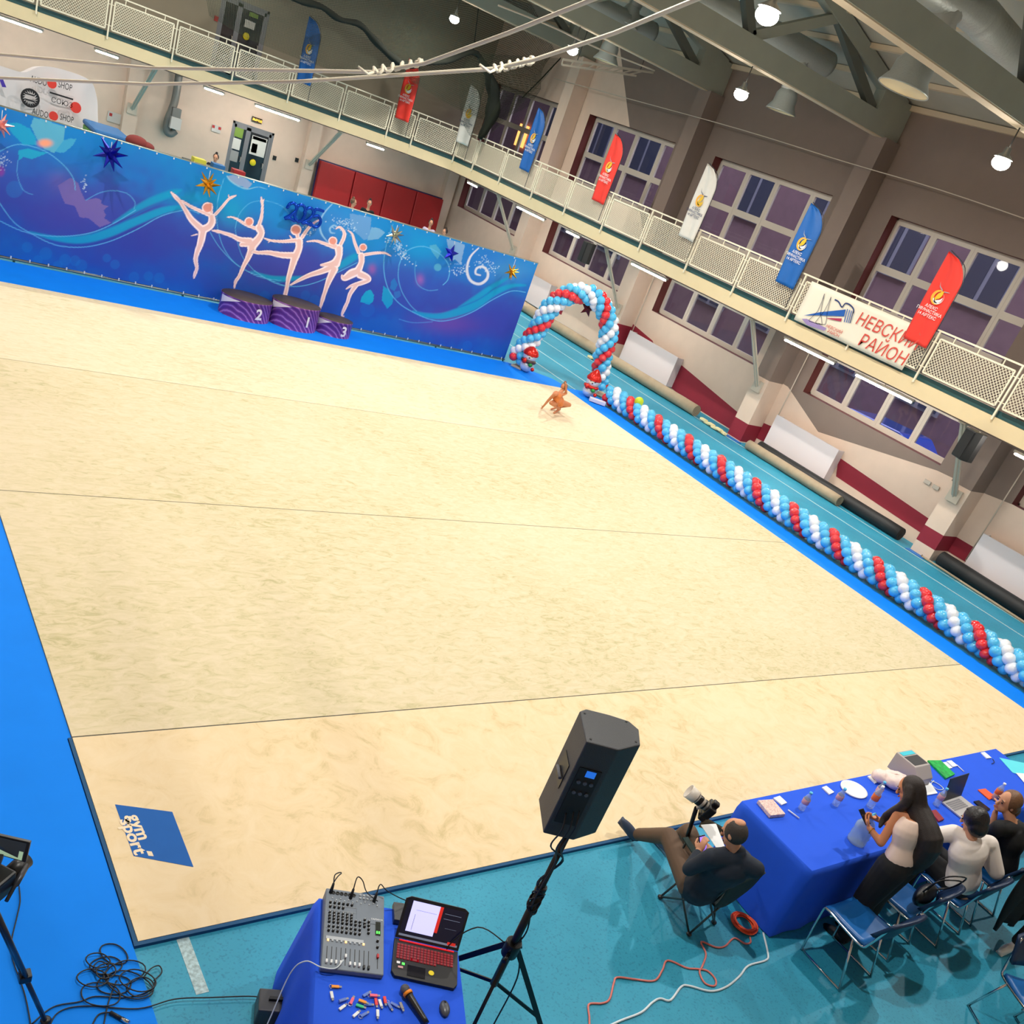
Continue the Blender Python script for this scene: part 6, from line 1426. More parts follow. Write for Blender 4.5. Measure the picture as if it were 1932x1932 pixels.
# black gaming laptop
M('gl_black', (24, 25, 29), .45); M('gl_key', (40, 24, 28), .5, emit=.25, ecol=(230, 30, 50)); M('gl_red', (220, 30, 36), .4, emit=.4); M('scr_dark', (12, 14, 34), .25, emit=.5); M('scr_lilac', (190, 190, 240), .3, emit=.85); M('scr_red', (200, 40, 30), .3, emit=.6); M('scr_line', (40, 40, 60), .3); M('scr_grey', (110, 120, 140), .3, emit=.5)
hl = P(744.6, 1769, 2, DZ+.02); hr = P(867.4, 1797, 2, DZ+.02); fl = P(741, 1851.6, 2, DZ+.02); ex = (hr-hl).normalized(); W_ = .395; ey = Vector((ex.y, -ex.x, 0)); hl.z = hr.z = DZ+.022; hr = hl+ex*W_; D_ = .27; fl = hl+ey*D_; fr = hr+ey*D_
T = thing('gaming_laptop', 'open black laptop with red backlit keys on the blue table', 'laptop', ((hl.x+fr.x)/2, (hl.y+fr.y)/2, DZ))
B_ = build(MB().prism([Vector((p.x, p.y, DZ+.002)) for p in (fl+ex*.02, fr-ex*.02, fr-ey*.03, hr, hl, fl-ey*.03)], (0, 0, 1), .02), 'base', 'gl_black', T, bev=.003)
RL = Matrix((ex, -ey, Vector((0, 0, 1)))).transposed(); zt = DZ+.0225
build(MB().box(hl+ex*W_/2+ey*.012+Vector((0, 0, .004)), (W_*.86, .008, .006), RL), 'hinge_bar', 'gl_red', T)
mb = MB(); rs_ = 0
for r in range(6):
    for k in range(17 if r < 5 else 12):
        mb.box(hl+ex*(.028+k*.0205)+ey*(.045+r*.0185)+Vector((0, 0, .0035)), (.0155, .0135, .004) if not (r == 5 and k == 5) else (.05, .0135, .004), RL)
o = build(mb, 'keyboard', 'gl_key', B_); o['kind'] = 'stuff'
build(MB().box(hl+ex*.145+ey*.215+Vector((0, 0, .0018)), (.108, .075, .001), RL), 'touchpad', 'phone_dark', B_)
build(MB().cyl(hl+ex*.235+ey*.2+Vector((0, 0, .001)), hl+ex*.235+ey*.2+Vector((0, 0, .003)), .017, n=20), 'round_sticker', 'yellow_dot', B_)
mb = MB(); mb.box(hl+ex*.035+ey*.175+Vector((0, 0, .002)), (.02, .016, .001), RL); mb.box(hl+ex*.065+ey*.178+Vector((0, 0, .002)), (.016, .014, .001), RL, mi=1); mb.box(hl+ex*.05+ey*.205+Vector((0, 0, .002)), (.03, .014, .001), RL, mi=2); o = build(mb, 'sticker', ['cap_white', 'led_green', 'label_pink'], B_)
for k in range(9): pass
st = (P(771.7, 1700.5, 2, .985)+P(891, 1725.5, 2, .985))/2-(hl+hr)/2; st = st-ex*st.dot(ex); up = st.normalized(); SH = .255; nn = ex.cross(up)*-1
if nn.y > 0: nn = -nn
h0 = hl+Vector((0, 0, .004))
build(MB().prism([h0, h0+ex*W_, h0+ex*W_+up*SH*.93, h0+ex*(W_-.03)+up*SH, h0+ex*.03+up*SH, h0+up*SH*.93], -nn, .009), 'lid', 'gl_black', T, bev=.002)
mb = MB()
def scr(u0, u1, v0, v1, mi, e=.001):
    mb.quad(*[h0+nn*e+ex*(W_*u)+up*(SH*v) for u, v in ((u0, v0), (u1, v0), (u1, v1), (u0, v1))], mi=mi)
scr(.04, .96, .07, .93, 0); scr(.04, .96, .07, .12, 4, .0015); scr(.12, .55, .2, .92, 1, .002); scr(.2, .52, .72, .725, 3, .003); scr(.2, .205, .25, .62, 3, .003); scr(.55, .6, .3, .92, 2, .002); scr(.64, .9, .78, .79, 4, .002); scr(.64, .9, .66, .67, 4, .002); scr(.7, .88, .45, .455, 4, .002); scr(.8, .93, .09, .16, 2, .002)
build(mb, 'screen_image', ['scr_dark', 'scr_lilac', 'scr_red', 'scr_line', 'scr_grey'], T)
# power bank behind laptop, microphone, mouse
single(MB().box(DJ(.5, .05, DZ+.022), (.09, .14, .04), RD), 'audio_interface', 'box_dark', 'dark grey device behind the laptop left corner', 'device', bev=.005)
a = P(764, 1866, 2, DZ+.03); b = P(806, 1932, 2, DZ+.02); d = (b-a).normalized(); T = thing('microphone', 'black handheld microphone with an orange ring on the blue cloth', 'microphone', (a.x, a.y, DZ))
M('mic_mesh', (110, 112, 118), .4, metal=.6, bump=.8, nscale=300); M('ring_orange', (240, 140, 20), .5)
build(MB().ell(a, .027, None, 20, 14), 'grille', 'mic_mesh', T); build(MB().cyl(a+d*.024, a+d*.042, .029, .027, 20), 'ring', 'ring_orange', T); build(MB().tube([a+d*.04, a+d*.06, a+d*.2, a+d*.23], [.024, .021, .017, .016], 16), 'handle', 'knob_black', T)
c = P(839, 1903, 2, DZ+.012); T = thing('computer_mouse', 'dark grey computer mouse right of the microphone', 'mouse', (c.x, c.y, DZ)); mb = MB(); mb.ell(c, (.031, .053, .022), RD, 20, 12); mb.v = [(x, y, max(z, DZ+.002)) for x, y, z in mb.v]; build(mb, 'shell', M('mouse_grey', (70, 74, 84), .35), T)
build(MB().cyl(c+RD@Vector((-.004, .03, .017)), c+RD@Vector((.004, .03, .017)), .008, n=12), 'scroll_wheel', 'knob_black', T)
# scattered flash drives
M('u_blue', (90, 120, 200), .4); M('u_pink', (236, 100, 130), .4); M('u_orange', (240, 150, 40), .4); M('u_green', (40, 190, 130), .4); M('u_red', (230, 60, 60), .4); M('u_white', (232, 236, 240), .4); M('u_metal', (190, 190, 196), .25, metal=.8)
US = [(620, 1055, 5, 'u_orange', 'orange, alone just below the mixing desk corner'), (885, 1118, -30, 'u_blue', 'pale blue, topmost of the pile'), (680, 1175, -25, 'u_blue', 'pale blue, upper left of the pile'), (678, 1230, -35, 'u_white', 'white with blue, lower left of the pile'), (757, 1172, -65, 'u_pink', 'pink, standing out left of the orange one'),
      (852, 1192, 12, 'u_orange', 'amber, near the middle of the pile'), (832, 1226, 20, 'u_green', 'green and white, below the amber one'), (900, 1210, 5, 'u_blue', 'blue, right of the amber one'), (950, 1138, -5, 'u_pink', 'pink, above the red one'), (966, 1195, 82, 'u_red', 'long red, centre of the pile'), (1004, 1205, 72, 'u_white', 'plain white, right of the red one'),
      (1040, 1185, 75, 'u_red', 'salmon, right of the white one'), (1085, 1225, 60, 'u_blue', 'slate blue, lower right part of the pile'), (1130, 1215, 30, 'u_blue', 'blue clip shaped, right part of the pile'), (1185, 1235, 62, 'u_metal', 'silver, rightmost of the pile'), (795, 1290, -40, 'u_white', 'white, below the green one'), (866, 1294, -30, 'u_blue', 'pale blue, bottom middle of the pile'), (976, 1300, 85, 'u_white', 'white tag, lowest of the pile'), (582, 1135, 80, 'u_white', 'small white, far left under the orange one')]
for i, (x, y, an, m, l) in enumerate(US):
    px_, py_ = 500+x/4.6, 1632+y/4.6; c = P(px_, py_, 2, DZ+.008); c.z = DZ+.007+(.006 if i % 3 == 2 else 0)
    a1 = P(px_+8*math.cos(math.radians(an)), py_+8*math.sin(math.radians(an)), 2, c.z); d = (a1-c); d.z = 0; d.normalize(); R = Matrix((d, Vector((-d.y, d.x, 0)), Vector((0, 0, 1)))).transposed()
    T = thing('flash_drive', 'small flash drive on the blue cloth, '+l, 'flash drive', c, group='flash drives scattered on the DJ table')
    build(MB().box(c-d*.006, (.044, .017, .009), R), 'case', m, T, bev=.002); build(MB().box(c+d*.023, (.014, .012, .005), R), 'connector', 'u_metal', T)
    if i % 4 == 0: build(MB().tube([c-d*.028+R@Vector((0, .012*math.cos(t), 0))-d*(.012*math.sin(t)) for t in np.linspace(0, 2*PI, 12, False)], .0015, 5, closed=True), 'key_ring', 'u_metal', T)

# ---------------------------------------------------------------- loudspeaker on a tripod stand
HUB = Vector((1.685, -1.345, .93))
M('spk_body', (56, 58, 62), .5, bump=.25, nscale=150); M('spk_front', (26, 26, 28), .6); M('stand_black', (20, 20, 22), .35, metal=.2); M('lcd_blue', (30, 90, 180), .3, emit=1)
T = thing('speaker_stand', 'black tripod speaker stand beside the blue table', 'stand', (HUB.x, HUB.y, FL))
build(MB().cyl(HUB-Vector((0, 0, .25)), HUB+Vector((0, 0, 1.0)), .0185, n=16), 'pole', 'stand_black', T); build(MB().cyl(HUB-Vector((0, 0, .32)), HUB+Vector((0, 0, .5)), .024, n=16), 'lower_tube', 'stand_black', T)
build(MB().cyl(HUB-Vector((0, 0, .05)), HUB+Vector((0, 0, .06)), .05, n=18), 'hub', 'stand_black', T, bev=.006); build(MB().cyl(HUB+Vector((0, 0, .48)), HUB+Vector((0, 0, .53)), .034, n=16), 'collar', 'stand_black', T, bev=.006)
for k, a in enumerate((-143, -23, 97)):
    a = math.radians(a); d = Vector((math.cos(a), math.sin(a), 0)); s = Vector((-d.y, d.x, 0)); f = HUB+d*.62; f.z = FL+.015; h = HUB+d*.04
    L_ = build(MB().bar(h, f, .034, .022, s), 'leg', 'stand_black', T); build(MB().ell(f, (.028, .028, .015)), 'rubber_foot', 'knob_black', L_)
    build(MB().bar(HUB-Vector((0, 0, .3)), h.lerp(f, .62), .022, .01, s), 'brace', 'stand_black', T)
mb = MB(); mb.cyl(HUB+Vector((-.05, -.04, 0)), HUB+Vector((-.1, -.07, 0)), .012); build(mb, 'knob', 'stand_black', T)
zt_, zb_ = 2.54, 1.90
tp = [P(x, y, 2, zt_) for x, y in ((1094, 1341), (1106, 1337), (1150, 1348), (1187, 1360), (1206, 1376), (1209, 1405), (1167, 1415), (1107, 1399))]
SPK = thing('loudspeaker', 'big dark loudspeaker on the tripod stand, seen from behind', 'speaker', (HUB.x, HUB.y, zb_))
mb = MB(); mb.prism([Vector((p.x, p.y, zb_)) for p in tp][::-1], (0, 0, 1), zt_-zb_); build(mb, 'cabinet', 'spk_body', SPK, bev=.008)
g0, g1 = tp[1], tp[3]; fn = Vector((0, 0, 1)).cross(g1-g0).normalized()
cc = sum(tp, Vector())/8
if (g0+g1).lerp(cc*2, 0).dot(fn) < cc.dot(fn)*2: fn = -fn
build(MB().prism([Vector((p.x, p.y, zb_+.03)) for p in (g0, g0.lerp(g1, .5)+fn*.03, g1)], (0, 0, 1), zt_-zb_-.06), 'front_grille', 'spk_front', SPK)
ra, rb = tp[7], tp[6]; re = (rb-ra).normalized(); rn = Vector((re.y, -re.x, 0)); 
if rn.dot((ra+rb)/2-cc) < 0: rn = -rn
def RP(u, z, o=.003): p = ra.lerp(rb, u); return Vector((p.x, p.y, z))+rn*o
mb = MB(); mb.prism([RP(.15, 2.0, .001), RP(.85, 2.0, .001), RP(.85, 2.38, .001), RP(.15, 2.38, .001)], rn, .004); K_ = build(mb, 'rear_panel', 'spk_front', SPK)
mb = MB(); mb.prism([RP(.4, 2.33, .006), RP(.7, 2.33, .006), RP(.7, 2.37, .006), RP(.4, 2.37, .006)], rn, .002); build(mb, 'display', 'lcd_blue', K_)
mb = MB()
for u, z in ((.3, 2.29), (.5, 2.29), (.7, 2.29), (.3, 2.22), (.5, 2.22), (.7, 2.22)):
    Rr = Matrix((re, Vector((0, 0, 1)), re.cross(Vector((0, 0, 1))))).transposed(); mb.cyl(RP(u, z, .004), RP(u, z, .014), .011, n=12)
build(mb, 'sockets', 'mic_mesh', K_)['kind'] = 'stuff'
la, lb = tp[7], tp[0]; ln_ = (lb-la); sn = Vector((ln_.y, -ln_.x, 0)).normalized()
if sn.dot((la+lb)/2-cc) < 0: sn = -sn
def LP(u, z, o): p = la.lerp(lb, u); return Vector((p.x, p.y, z))+sn*o
mb = MB(); mb.prism([LP(.25, 2.16, .001), LP(.75, 2.16, .001), LP(.75, 2.32, .001), LP(.25, 2.32, .001)], sn, .003); H_ = build(mb, 'handle_recess', 'knob_black', SPK); build(MB().cyl(LP(.3, 2.22, .014), LP(.7, 2.22, .014), .009), 'handle_bar', 'mic_mesh', H_)
mb = MB()
for i in (0, 3, 5, 7): p = tp[i].lerp(cc, .16); mb.cyl((p.x, p.y, zt_), (p.x, p.y, zt_+.003), .007, n=10)
build(mb, 'bolt', 'knob_black', SPK)['kind'] = 'stuff'
mb = MB()
for u, s in ((.35, 1), (.55, -1), (.7, .6)):
    e = RP(u, 2.05+.1*u, .02); mb.tube(smooth_path([e, e+rn*.05-Vector((0, 0, .08)), RP(u, 1.85, .03), HUB+Vector((.03*s, -.03, .75)), HUB+Vector((-.03, .02*s, .55)), HUB+Vector((.03*s, -.02, .4)), HUB+Vector((.035, .02*s, .15)), HUB+Vector((.05*s, -.03, .02))], 6), .005, 6)
for k in range(5):
    mb.tube([HUB+Vector((.035*math.cos(t), .035*math.sin(t), .38+.02*k+.05*math.sin(t+k))) for t in np.linspace(0, 2*PI, 14, False)], .005, 6, closed=True)
mb.tube(smooth_path([HUB+Vector((.03, -.03, .02)), HUB+Vector((.12, -.05, -.25)), HUB+Vector((.05, -.1, -.6)), HUB+Vector((-.1, -.2, -.85)), HUB+Vector((-.3, -.35, -.945))], 6), .005, 6)
mb.tube(smooth_path([HUB+Vector((-.03, .03, .02)), HUB+Vector((-.15, .18, .03)), HUB+Vector((-.3, .2, -.15)), DJ(.9, .4, .6)], 6), .004, 6)
single(mb, 'speaker_cable', 'cable_black', 'black cables wound around the speaker stand pole', 'cable')

# ---------------------------------------------------------------- floor cables
cable([(1440, 1760), (1449, 1800), (1444, 1812), (1412, 1822), (1395, 1842), (1370, 1862), (1340, 1870), (1300, 1860), (1285, 1862), (1265, 1887), (1245, 1884), (1230, 1892), (1210, 1910), (1170, 1926), (1130, 1945)], .009, 'cable_white', 'white cable snaking across the teal floor')
cable([(1415, 1768), (1416, 1778), (1405, 1780), (1385, 1770), (1368, 1785), (1350, 1787), (1323, 1777), (1332, 1800), (1325, 1823), (1320, 1835), (1330, 1855), (1348, 1860), (1350, 1848), (1335, 1832), (1315, 1828), (1295, 1826), (1260, 1812), (1250, 1830), (1235, 1850), (1200, 1848), (1165, 1844), (1158, 1855), (1150, 1885), (1135, 1893), (1111, 1895), (1112, 1920), (1112, 1950)], .008, 'cable_pink', 'salmon orange cable snaking across the teal floor')
c = P(1402, 1745, 2, FL); mb = MB()
for k in range(6):
    r_ = .085+.012*(k % 4); z = FL+.012+.012*(k//2)
    mb.tube([(c.x+r_*math.cos(t)+.004*math.sin(3*t+k), c.y+r_*math.sin(t), z+.003*math.sin(2*t+k)) for t in np.linspace(0, 2*PI, 28, False)], .007, 6, closed=True)
single(mb, 'cable_coil', 'cable_orange', 'coil of bright orange cable beside the blue table cloth', 'cable')
# power strip and tangle
c = P(1428, 1722, 2, FL); T = thing('power_strip', 'black power strip with plugs behind the photographer', 'power strip', (c.x, c.y, FL))
build(MB().box((c.x+.04, c.y, FL+.03), (.1, .34, .05), -.2), 'casing', 'knob_black', T, bev=.008); build(MB().box((c.x+.02, c.y+.1, FL+.09), (.1, .09, .07), .4), 'adapter', 'knob_black', T, bev=.01)
mb = MB(); c2 = P(1405, 1700, 2, FL)
for k in range(9):
    mb.tube(smooth_path([Vector((c2.x+rng.uniform(-.07, .07), c2.y+rng.uniform(-.16, .16), FL+.02+rng.uniform(0, .06))) for _ in range(5)], 4, True), .008, 5, closed=True)
single(mb, 'cable_tangle', M('cable_cream', (206, 196, 178), .5), 'tangle of cream cables behind the photographer chair', 'cable')
# black tangled cable on the blue runner (left)
rr = np.random.RandomState(11); mb = MB()
loops = [(200, 1822, 30, 17), (235, 1835, 38, 22), (175, 1845, 28, 17), (260, 1850, 34, 20), (215, 1858, 34, 18), (190, 1876, 40, 22), (265, 1862, 26, 18), (185, 1812, 22, 14), (215, 1800, 26, 18), (245, 1858, 44, 24), (190, 1826, 14, 12), (200, 1832, 20, 14)]
for i, (x, y, a_, b_) in enumerate(loops):
    th = rr.uniform(-.3, .5); pts = []
    for t in np.linspace(0, 2*PI, 22, False):
        u = a_*(1+.08*math.sin(2*t+i))*math.cos(t); v = b_*math.sin(t)*1.0; pts.append(P(x+u*math.cos(th)-v*math.sin(th), y+u*math.sin(th)+v*math.cos(th), 2, -.004+.006*(i % 4)))
    mb.tube(pts, .0045, 6, closed=True)
for pl in ([(220, 1850), (205, 1890), (196, 1932), (190, 1960)], [(290, 1850), (305, 1835), (300, 1822), (284, 1828), (270, 1845)], [(60, 1932), (100, 1900), (150, 1890), (180, 1880), (240, 1882), (285, 1868), (293, 1850)], [(90, 1945), (110, 1910), (160, 1898), (260, 1903), (330, 1885), (400, 1882), (480, 1880), (520, 1890)]):
    mb.tube(smooth_path([P(x, y, 2, -.004) for x, y in pl], 6), .0045, 6)
single(mb, 'cable_tangle', 'cable_black', 'large black cable tangle on the blue runner', 'cable')
a = P(208, 1910, 2, 0); b = P(244, 1930, 2, 0); T = thing('cable_connector', 'black cable with a silver connector at the bottom left', 'connector', a); build(MB().tube(smooth_path([P(170, 1945, 2, -.004), P(185, 1915, 2, -.004), a], 5), .005, 6), 'lead', 'cable_black', T); build(MB().cyl(a, a.lerp(b, .6), .011, n=12), 'barrel', 'cable_black', T); build(MB().cyl(a.lerp(b, .6), b, .013, n=12), 'tip', 'chrome', T)
cable([(36, 1672), (38, 1700), (32, 1730), (22, 1775), (24, 1810), (45, 1870), (55, 1915), (60, 1950)], .004, 'cable_black', 'thin dark cable hanging beside the video tripod', .0)
# box and dark bags under the DJ table
T = thing('equipment_case', 'dark equipment case beside the DJ table cloth', 'case', P(520, 1890, 2, FL)); c = P(520, 1895, 2, FL+.1); build(MB().box((c.x, c.y, FL+.07), (.22, .16, .14), -.4), 'shell', 'box_dark', T, bev=.01); build(MB().box((c.x, c.y, FL+.15), (.1, .02, .02), -.4), 'handle', 'knob_black', T)
a = P(500, 1940, 2, FL); T = thing('power_adapter', 'white power adapter with a cable left of the DJ table', 'adapter', (a.x, a.y, FL)); c = P(523, 1922, 2, FL+.02); build(MB().box(c, (.06, .09, .04), .3), 'body', 'cap_white', T, bev=.008); build(MB().tube(smooth_path([c, P(505, 1925, 2, FL+.01), P(500, 1945, 2, FL+.01)], 5), .004, 6), 'lead', 'cable_white', T)
# broad white line on the runner edge is painted on the floor; a video camera on a tripod stands at the left edge
M('carbon', (52, 54, 60), .35, metal=.4)
HT = Vector((-1.03, -.62, 1.22)); T = thing('video_tripod', 'grey video tripod at the lower left edge of the view', 'tripod', (HT.x, HT.y, -.012))
for f in ((-.60, -.40), (-1.5, -.95), (-1.05, -.05)):
    F_ = Vector((f[0], f[1], 0)); h = HT+(Vector((f[0], f[1], HT.z))-HT)*.1; m_ = h.lerp(F_, .55); sd = (F_-h).cross(Vector((0, 0, 1))).normalized()
    L_ = build(MB().cyl(h+sd*.016, m_+sd*.016, .012, n=10).cyl(h-sd*.016, m_-sd*.016, .012, n=10).cyl(m_.lerp(h, .12), F_, .013, n=10), 'leg', 'carbon', T); build(MB().ell(F_+Vector((0, 0, .01)), (.03, .03, .018)), 'foot', 'knob_black', L_); build(MB().box(m_, (.06, .06, .05)), 'clamp', 'knob_black', L_, bev=.008)
build(MB().cyl(HT-Vector((0, 0, .05)), HT+Vector((0, 0, .08)), .05, n=18), 'head', 'knob_black', T, bev=.005)
CB = thing('video_camera', 'black video camera with a lit monitor at the left edge', 'camera', HT+Vector((0, 0, .08)))
fd = Vector((.75, .66, 0)); sd = Vector((fd.y, -fd.x, 0)); Rv = Matrix((sd, fd, Vector((0, 0, 1)))).transposed(); cb = HT+Vector((0, 0, .15))
build(MB().box(cb, (.1, .24, .12), Rv), 'body', 'knob_black', CB, bev=.012); build(MB().cyl(cb+fd*.12, cb+fd*.24, .035, .04, 20), 'lens', 'knob_black', CB)
m0 = P(50, 1632, 2, 1.38); m1 = P(12, 1700, 2, 1.34); build(MB().tube([m1, m0.lerp(m1, .6), m0.lerp(m1, .55), m0], [.009, .009, .016, .016], 14), 'microphone', 'carbon', CB)
tl, tr, br, bl = P(-40, 1568, 2, 1.56), P(57, 1590, 2, 1.56), P(48, 1628, 2, 1.46), P(-48, 1600, 2, 1.46)
nv = (tr-tl).cross(bl-tl).normalized(); M_ = build(MB().prism([tl, tr, br, bl], nv, -.018 if nv.dot(Vector(CC)-tl) > 0 else .018), 'monitor', 'knob_black', CB, bev=.003)
s_ = nv if nv.dot(Vector(CC)-tl) > 0 else -nv; ctr = (tl+tr+br+bl)/4
def sc(p, k, j): return ctr+(p-ctr)*k+s_*j
M('mon_green', (160, 190, 160), .3, emit=.5); M('mon_dark', (40, 50, 60), .3, emit=.2)
mb = MB(); mb.quad(sc(tl, .88, .002), sc(tr, .88, .002), sc(br, .88, .002), sc(bl, .88, .002)); mb.quad(sc(tl, .84, .003).lerp(sc(bl, .84, .003), .5), sc(tr, .84, .003).lerp(sc(br, .84, .003), .5), sc(br, .84, .003), sc(bl, .84, .003), mi=1); build(mb, 'screen', ['mon_dark', 'mon_green'], M_)
build(MB().bar(cb+Vector((0, 0, .05)), (bl+br)/2, .03, .03), 'monitor_arm', 'knob_black', CB)
# ================================================================ people
M('skin', (206, 150, 118), .55, spec=.3); M('skin_tan', (200, 132, 92), .5, spec=.35); M('hair_dark', (32, 19, 14), .45, bump=.5, nscale=60, stretch=(6, 6, .6)); M('hair_black', (24, 20, 22), .4, bump=.4, nscale=60); M('hair_brown', (110, 76, 50), .5, bump=.5, nscale=60)
M('hair_grey', (52, 44, 38), .6, bump=.4, nscale=120); M('navy_shirt', (20, 32, 48), .75, bump=.25, nscale=7); M('brown_trousers', (92, 70, 52), .75, bump=.3, nscale=6); M('black_cloth', (12, 13, 17), .8, bump=.25, nscale=7); M('cream_top', (232, 206, 190), .6, bump=.35, nscale=9)
M('white_blouse', (232, 222, 214), .6, bump=.5, nscale=7); M('shoe_blue', (60, 72, 92), .6); M('shoe_white', (226, 224, 220), .5); M('eye_dark', (20, 16, 14), .2); M('lip', (176, 90, 80), .5); M('lilac_shirt', (190, 180, 206), .7); M('leo_orange', (226, 130, 60), .5, noise=.3, nscale=20)
def V3(*a): return Vector(a)
def remesh(o, vox, it=4, fac=.5):
    r = o.modifiers.new('remesh', 'REMESH'); r.mode = 'VOXEL'; r.voxel_size = vox; r.use_smooth_shade = True
    s = o.modifiers.new('smooth', 'SMOOTH'); s.iterations = it; s.factor = fac
    return o
def limb(mb, pts, rs, n=14, sm=3):
    q = smooth_path([Vector((*p, 0)) if len(p) == 2 else Vector(p) for p in pts], sm) if len(pts) > 2 else [Vector(p) for p in pts]
    k = len(q)-1; rr_ = [float(np.interp(i/k*(len(rs)-1), range(len(rs)), rs)) for i in range(len(q))]
    mb.tube(q, rr_, n); mb.ell(q[0], rr_[0]*.99, None, n, 8); mb.ell(q[-1], rr_[-1]*.99, None, n, 8)
def torso(mb, pel, chest, neck, fw, w=(.155, .135, .165, .12), d=.66):
    pel, chest, neck = Vector(pel), Vector(chest), Vector(neck); fw = Vector(fw).normalized()
    pts = smooth_path([pel-(chest-pel).normalized()*.06, pel+(chest-pel)*.15, pel.lerp(chest, .55), chest, chest.lerp(neck, .7)], 3); k = len(pts)-1
    rs = [float(np.interp(i/k, [0, .2, .5, .8, 1], [w[0]*.85, w[0], w[1], w[2], w[3]])) for i in range(k+1)]
    mb.tube(pts, rs, 20, sy=d, up=fw); mb.ell(pts[0], (rs[0]*.8, rs[0]*.7, .07), None, 14, 8)
def head(mb, c, f, u, s=1.0):
    """face details into the skin mesh"""
    c = Vector(c); f = Vector(f).normalized(); u = Vector(u); u = (u-f*u.dot(f)).normalized(); r_ = f.cross(u); R = Matrix((r_, f, u)).transposed()
    mb.ell(c+u*.018*s, (.074*s, .093*s, .098*s), R, 20, 14)
    mb.ell(c+(f*.028-u*.05)*s, (.055*s, .062*s, .062*s), R, 16, 12)
    mb.ell(c+(f*.072-u*.088)*s, (.024*s, .02*s, .018*s), R)
    mb.tube([c+(f*.088+u*.012)*s, c+(f*.112-u*.03)*s], [.008*s, .014*s], 8); mb.ell(c+(f*.108-u*.03)*s, (.016*s, .013*s, .01*s), R)
    for k in (-1, 1):
        mb.ell(c+(r_*k*.075-u*.012-f*.004)*s, (.01*s, .018*s, .03*s), R); mb.ell(c+(r_*k*.032+f*.083+u*.026)*s, (.022*s, .01*s, .008*s), R)
    return R
def facebits(c, f, u, parent, s=1.0):
    c = Vector(c); f = Vector(f).normalized(); u = Vector(u); u = (u-f*u.dot(f)).normalized(); r_ = f.cross(u); R = Matrix((r_, f, u)).transposed()
    for k in (-1, 1):
        build(MB().ell(c+(r_*k*.031+f*.087+u*.004)*s, (.012*s, .006*s, .007*s), R), 'eye', 'eye_dark', parent)
        build(MB().ell(c+(r_*k*.033+f*.092+u*.03)*s, (.02*s, .005*s, .004*s), R), 'eyebrow', 'hair_dark', parent)
    build(MB().ell(c+(f*.096-u*.058)*s, (.022*s, .008*s, .007*s), R), 'mouth', 'lip', parent)
def hand(mb, wr, d, pn, thumb, curl=.5, s=1.0):
    """wrist, direction, palm normal (towards what it holds), thumb side"""
    wr = Vector(wr); d = Vector(d).normalized(); pn = Vector(pn); pn = (pn-d*pn.dot(d)).normalized(); t = d.cross(pn); t = t if t.dot(Vector(thumb)) > 0 else -t
    R = Matrix((t, d, pn)).transposed(); mb.ell(wr+d*.045*s, (.039*s, .052*s, .017*s), R, 14, 10)
    for k, (o_, L_) in enumerate(((.028, .07), (.010, .078), (-.009, .073), (-.027, .058))):
        p = wr+(t*o_+d*.08)*s; a = 0; pts = [wr+(t*o_*.8+d*.045)*s, p]
        for j, fr in enumerate((.45, .32, .26)):
            a += curl*(.5 if j == 0 else .75); p = p+(d*math.cos(a)+pn*math.sin(a))*L_*fr*s; pts.append(p)
        mb.tube(pts, [.0095*s, .0095*s, .009*s, .008*s, .007*s], 8); mb.ell(pts[-1], .007*s, None, 8, 6); mb.ell(pts[2], .009*s, None, 8, 6)
    p0 = wr+(t*.026+d*.02)*s; p1 = p0+(t*.028+d*.026+pn*.01)*s; p2 = p1+(t*.008+d*.028+pn*.014)*s; p3 = p2+(d*.02-t*.004+pn*.012)*s
    mb.tube([p0, p1, p2, p3], [.013*s, .012*s, .010*s, .008*s], 8); mb.ell(p3, .008*s, None, 8, 6); mb.ell(p1, .012*s, None, 8, 6)
def shoe(an, toe, mat, parent, lab=None, s=1.0, up=Vector((0, 0, 1))):
    an, toe = Vector(an), Vector(toe); d = (toe-an).normalized(); mb = MB(); x, y, _ = frame(d, up); R = Matrix((x, d, y)).transposed()
    m = an.lerp(toe, .42)-y*.035
    mb.ell(m, (.047*s, .15*s, .042*s), R, 18, 12); mb.ell(an-y*.03, (.042*s, .055*s, .055*s), R, 14, 10); mb.box(m-y*.03, (.08*s, .26*s, .02*s), R)
    o = build(mb, 'shoe', mat, parent); remesh(o, .008, 3)
    if lab: o['label'] = lab
    return o

# ---- photographer in a camp chair -----------------------------------------
pel = V3(4.07, -.98, .44); chest = V3(4.09, -1.09, .78); neck = P(1392, 1608, 2, .95); hc = P(1386, 1572, 2, 1.09)
fw = V3(.05, 1, 0); shl = P(1342, 1618, 2, .87); shr = P(1425, 1640, 2, .87)
PM = thing('person', 'balding man in a navy shirt and brown trousers sitting in a camp chair', 'person', (4.1, -1.0, FL))
kl = P(1262, 1578, 2, .47); al = P(1200, 1574, 2, .10); kr = P(1299, 1570, 2, .50); ar = P(1262, 1592, 2, .08)
wl = P(1318, 1606, 2, .72); wr_ = P(1345, 1605, 2, .70); el = P(1300, 1640, 2, .66); er = P(1372, 1640, 2, .62)
ft = V3(-.15, .95, -.55)
mb = MB(); R0 = head(mb, hc, ft, (0, .4, 1)); mb.ell(hc+R0@Vector((0, -.035, .085)), (.05, .055, .032), R0); limb(mb, [neck-V3(0, 0, .04), hc-V3(0, .0, .05)], [.058, .055]); torso(mb, pel, chest, neck, fw)
for s_, e_, w_ in ((shl, el, wl), (shr, er, wr_)): limb(mb, [s_, e_], [.05, .042]); limb(mb, [e_, w_], [.042, .028])

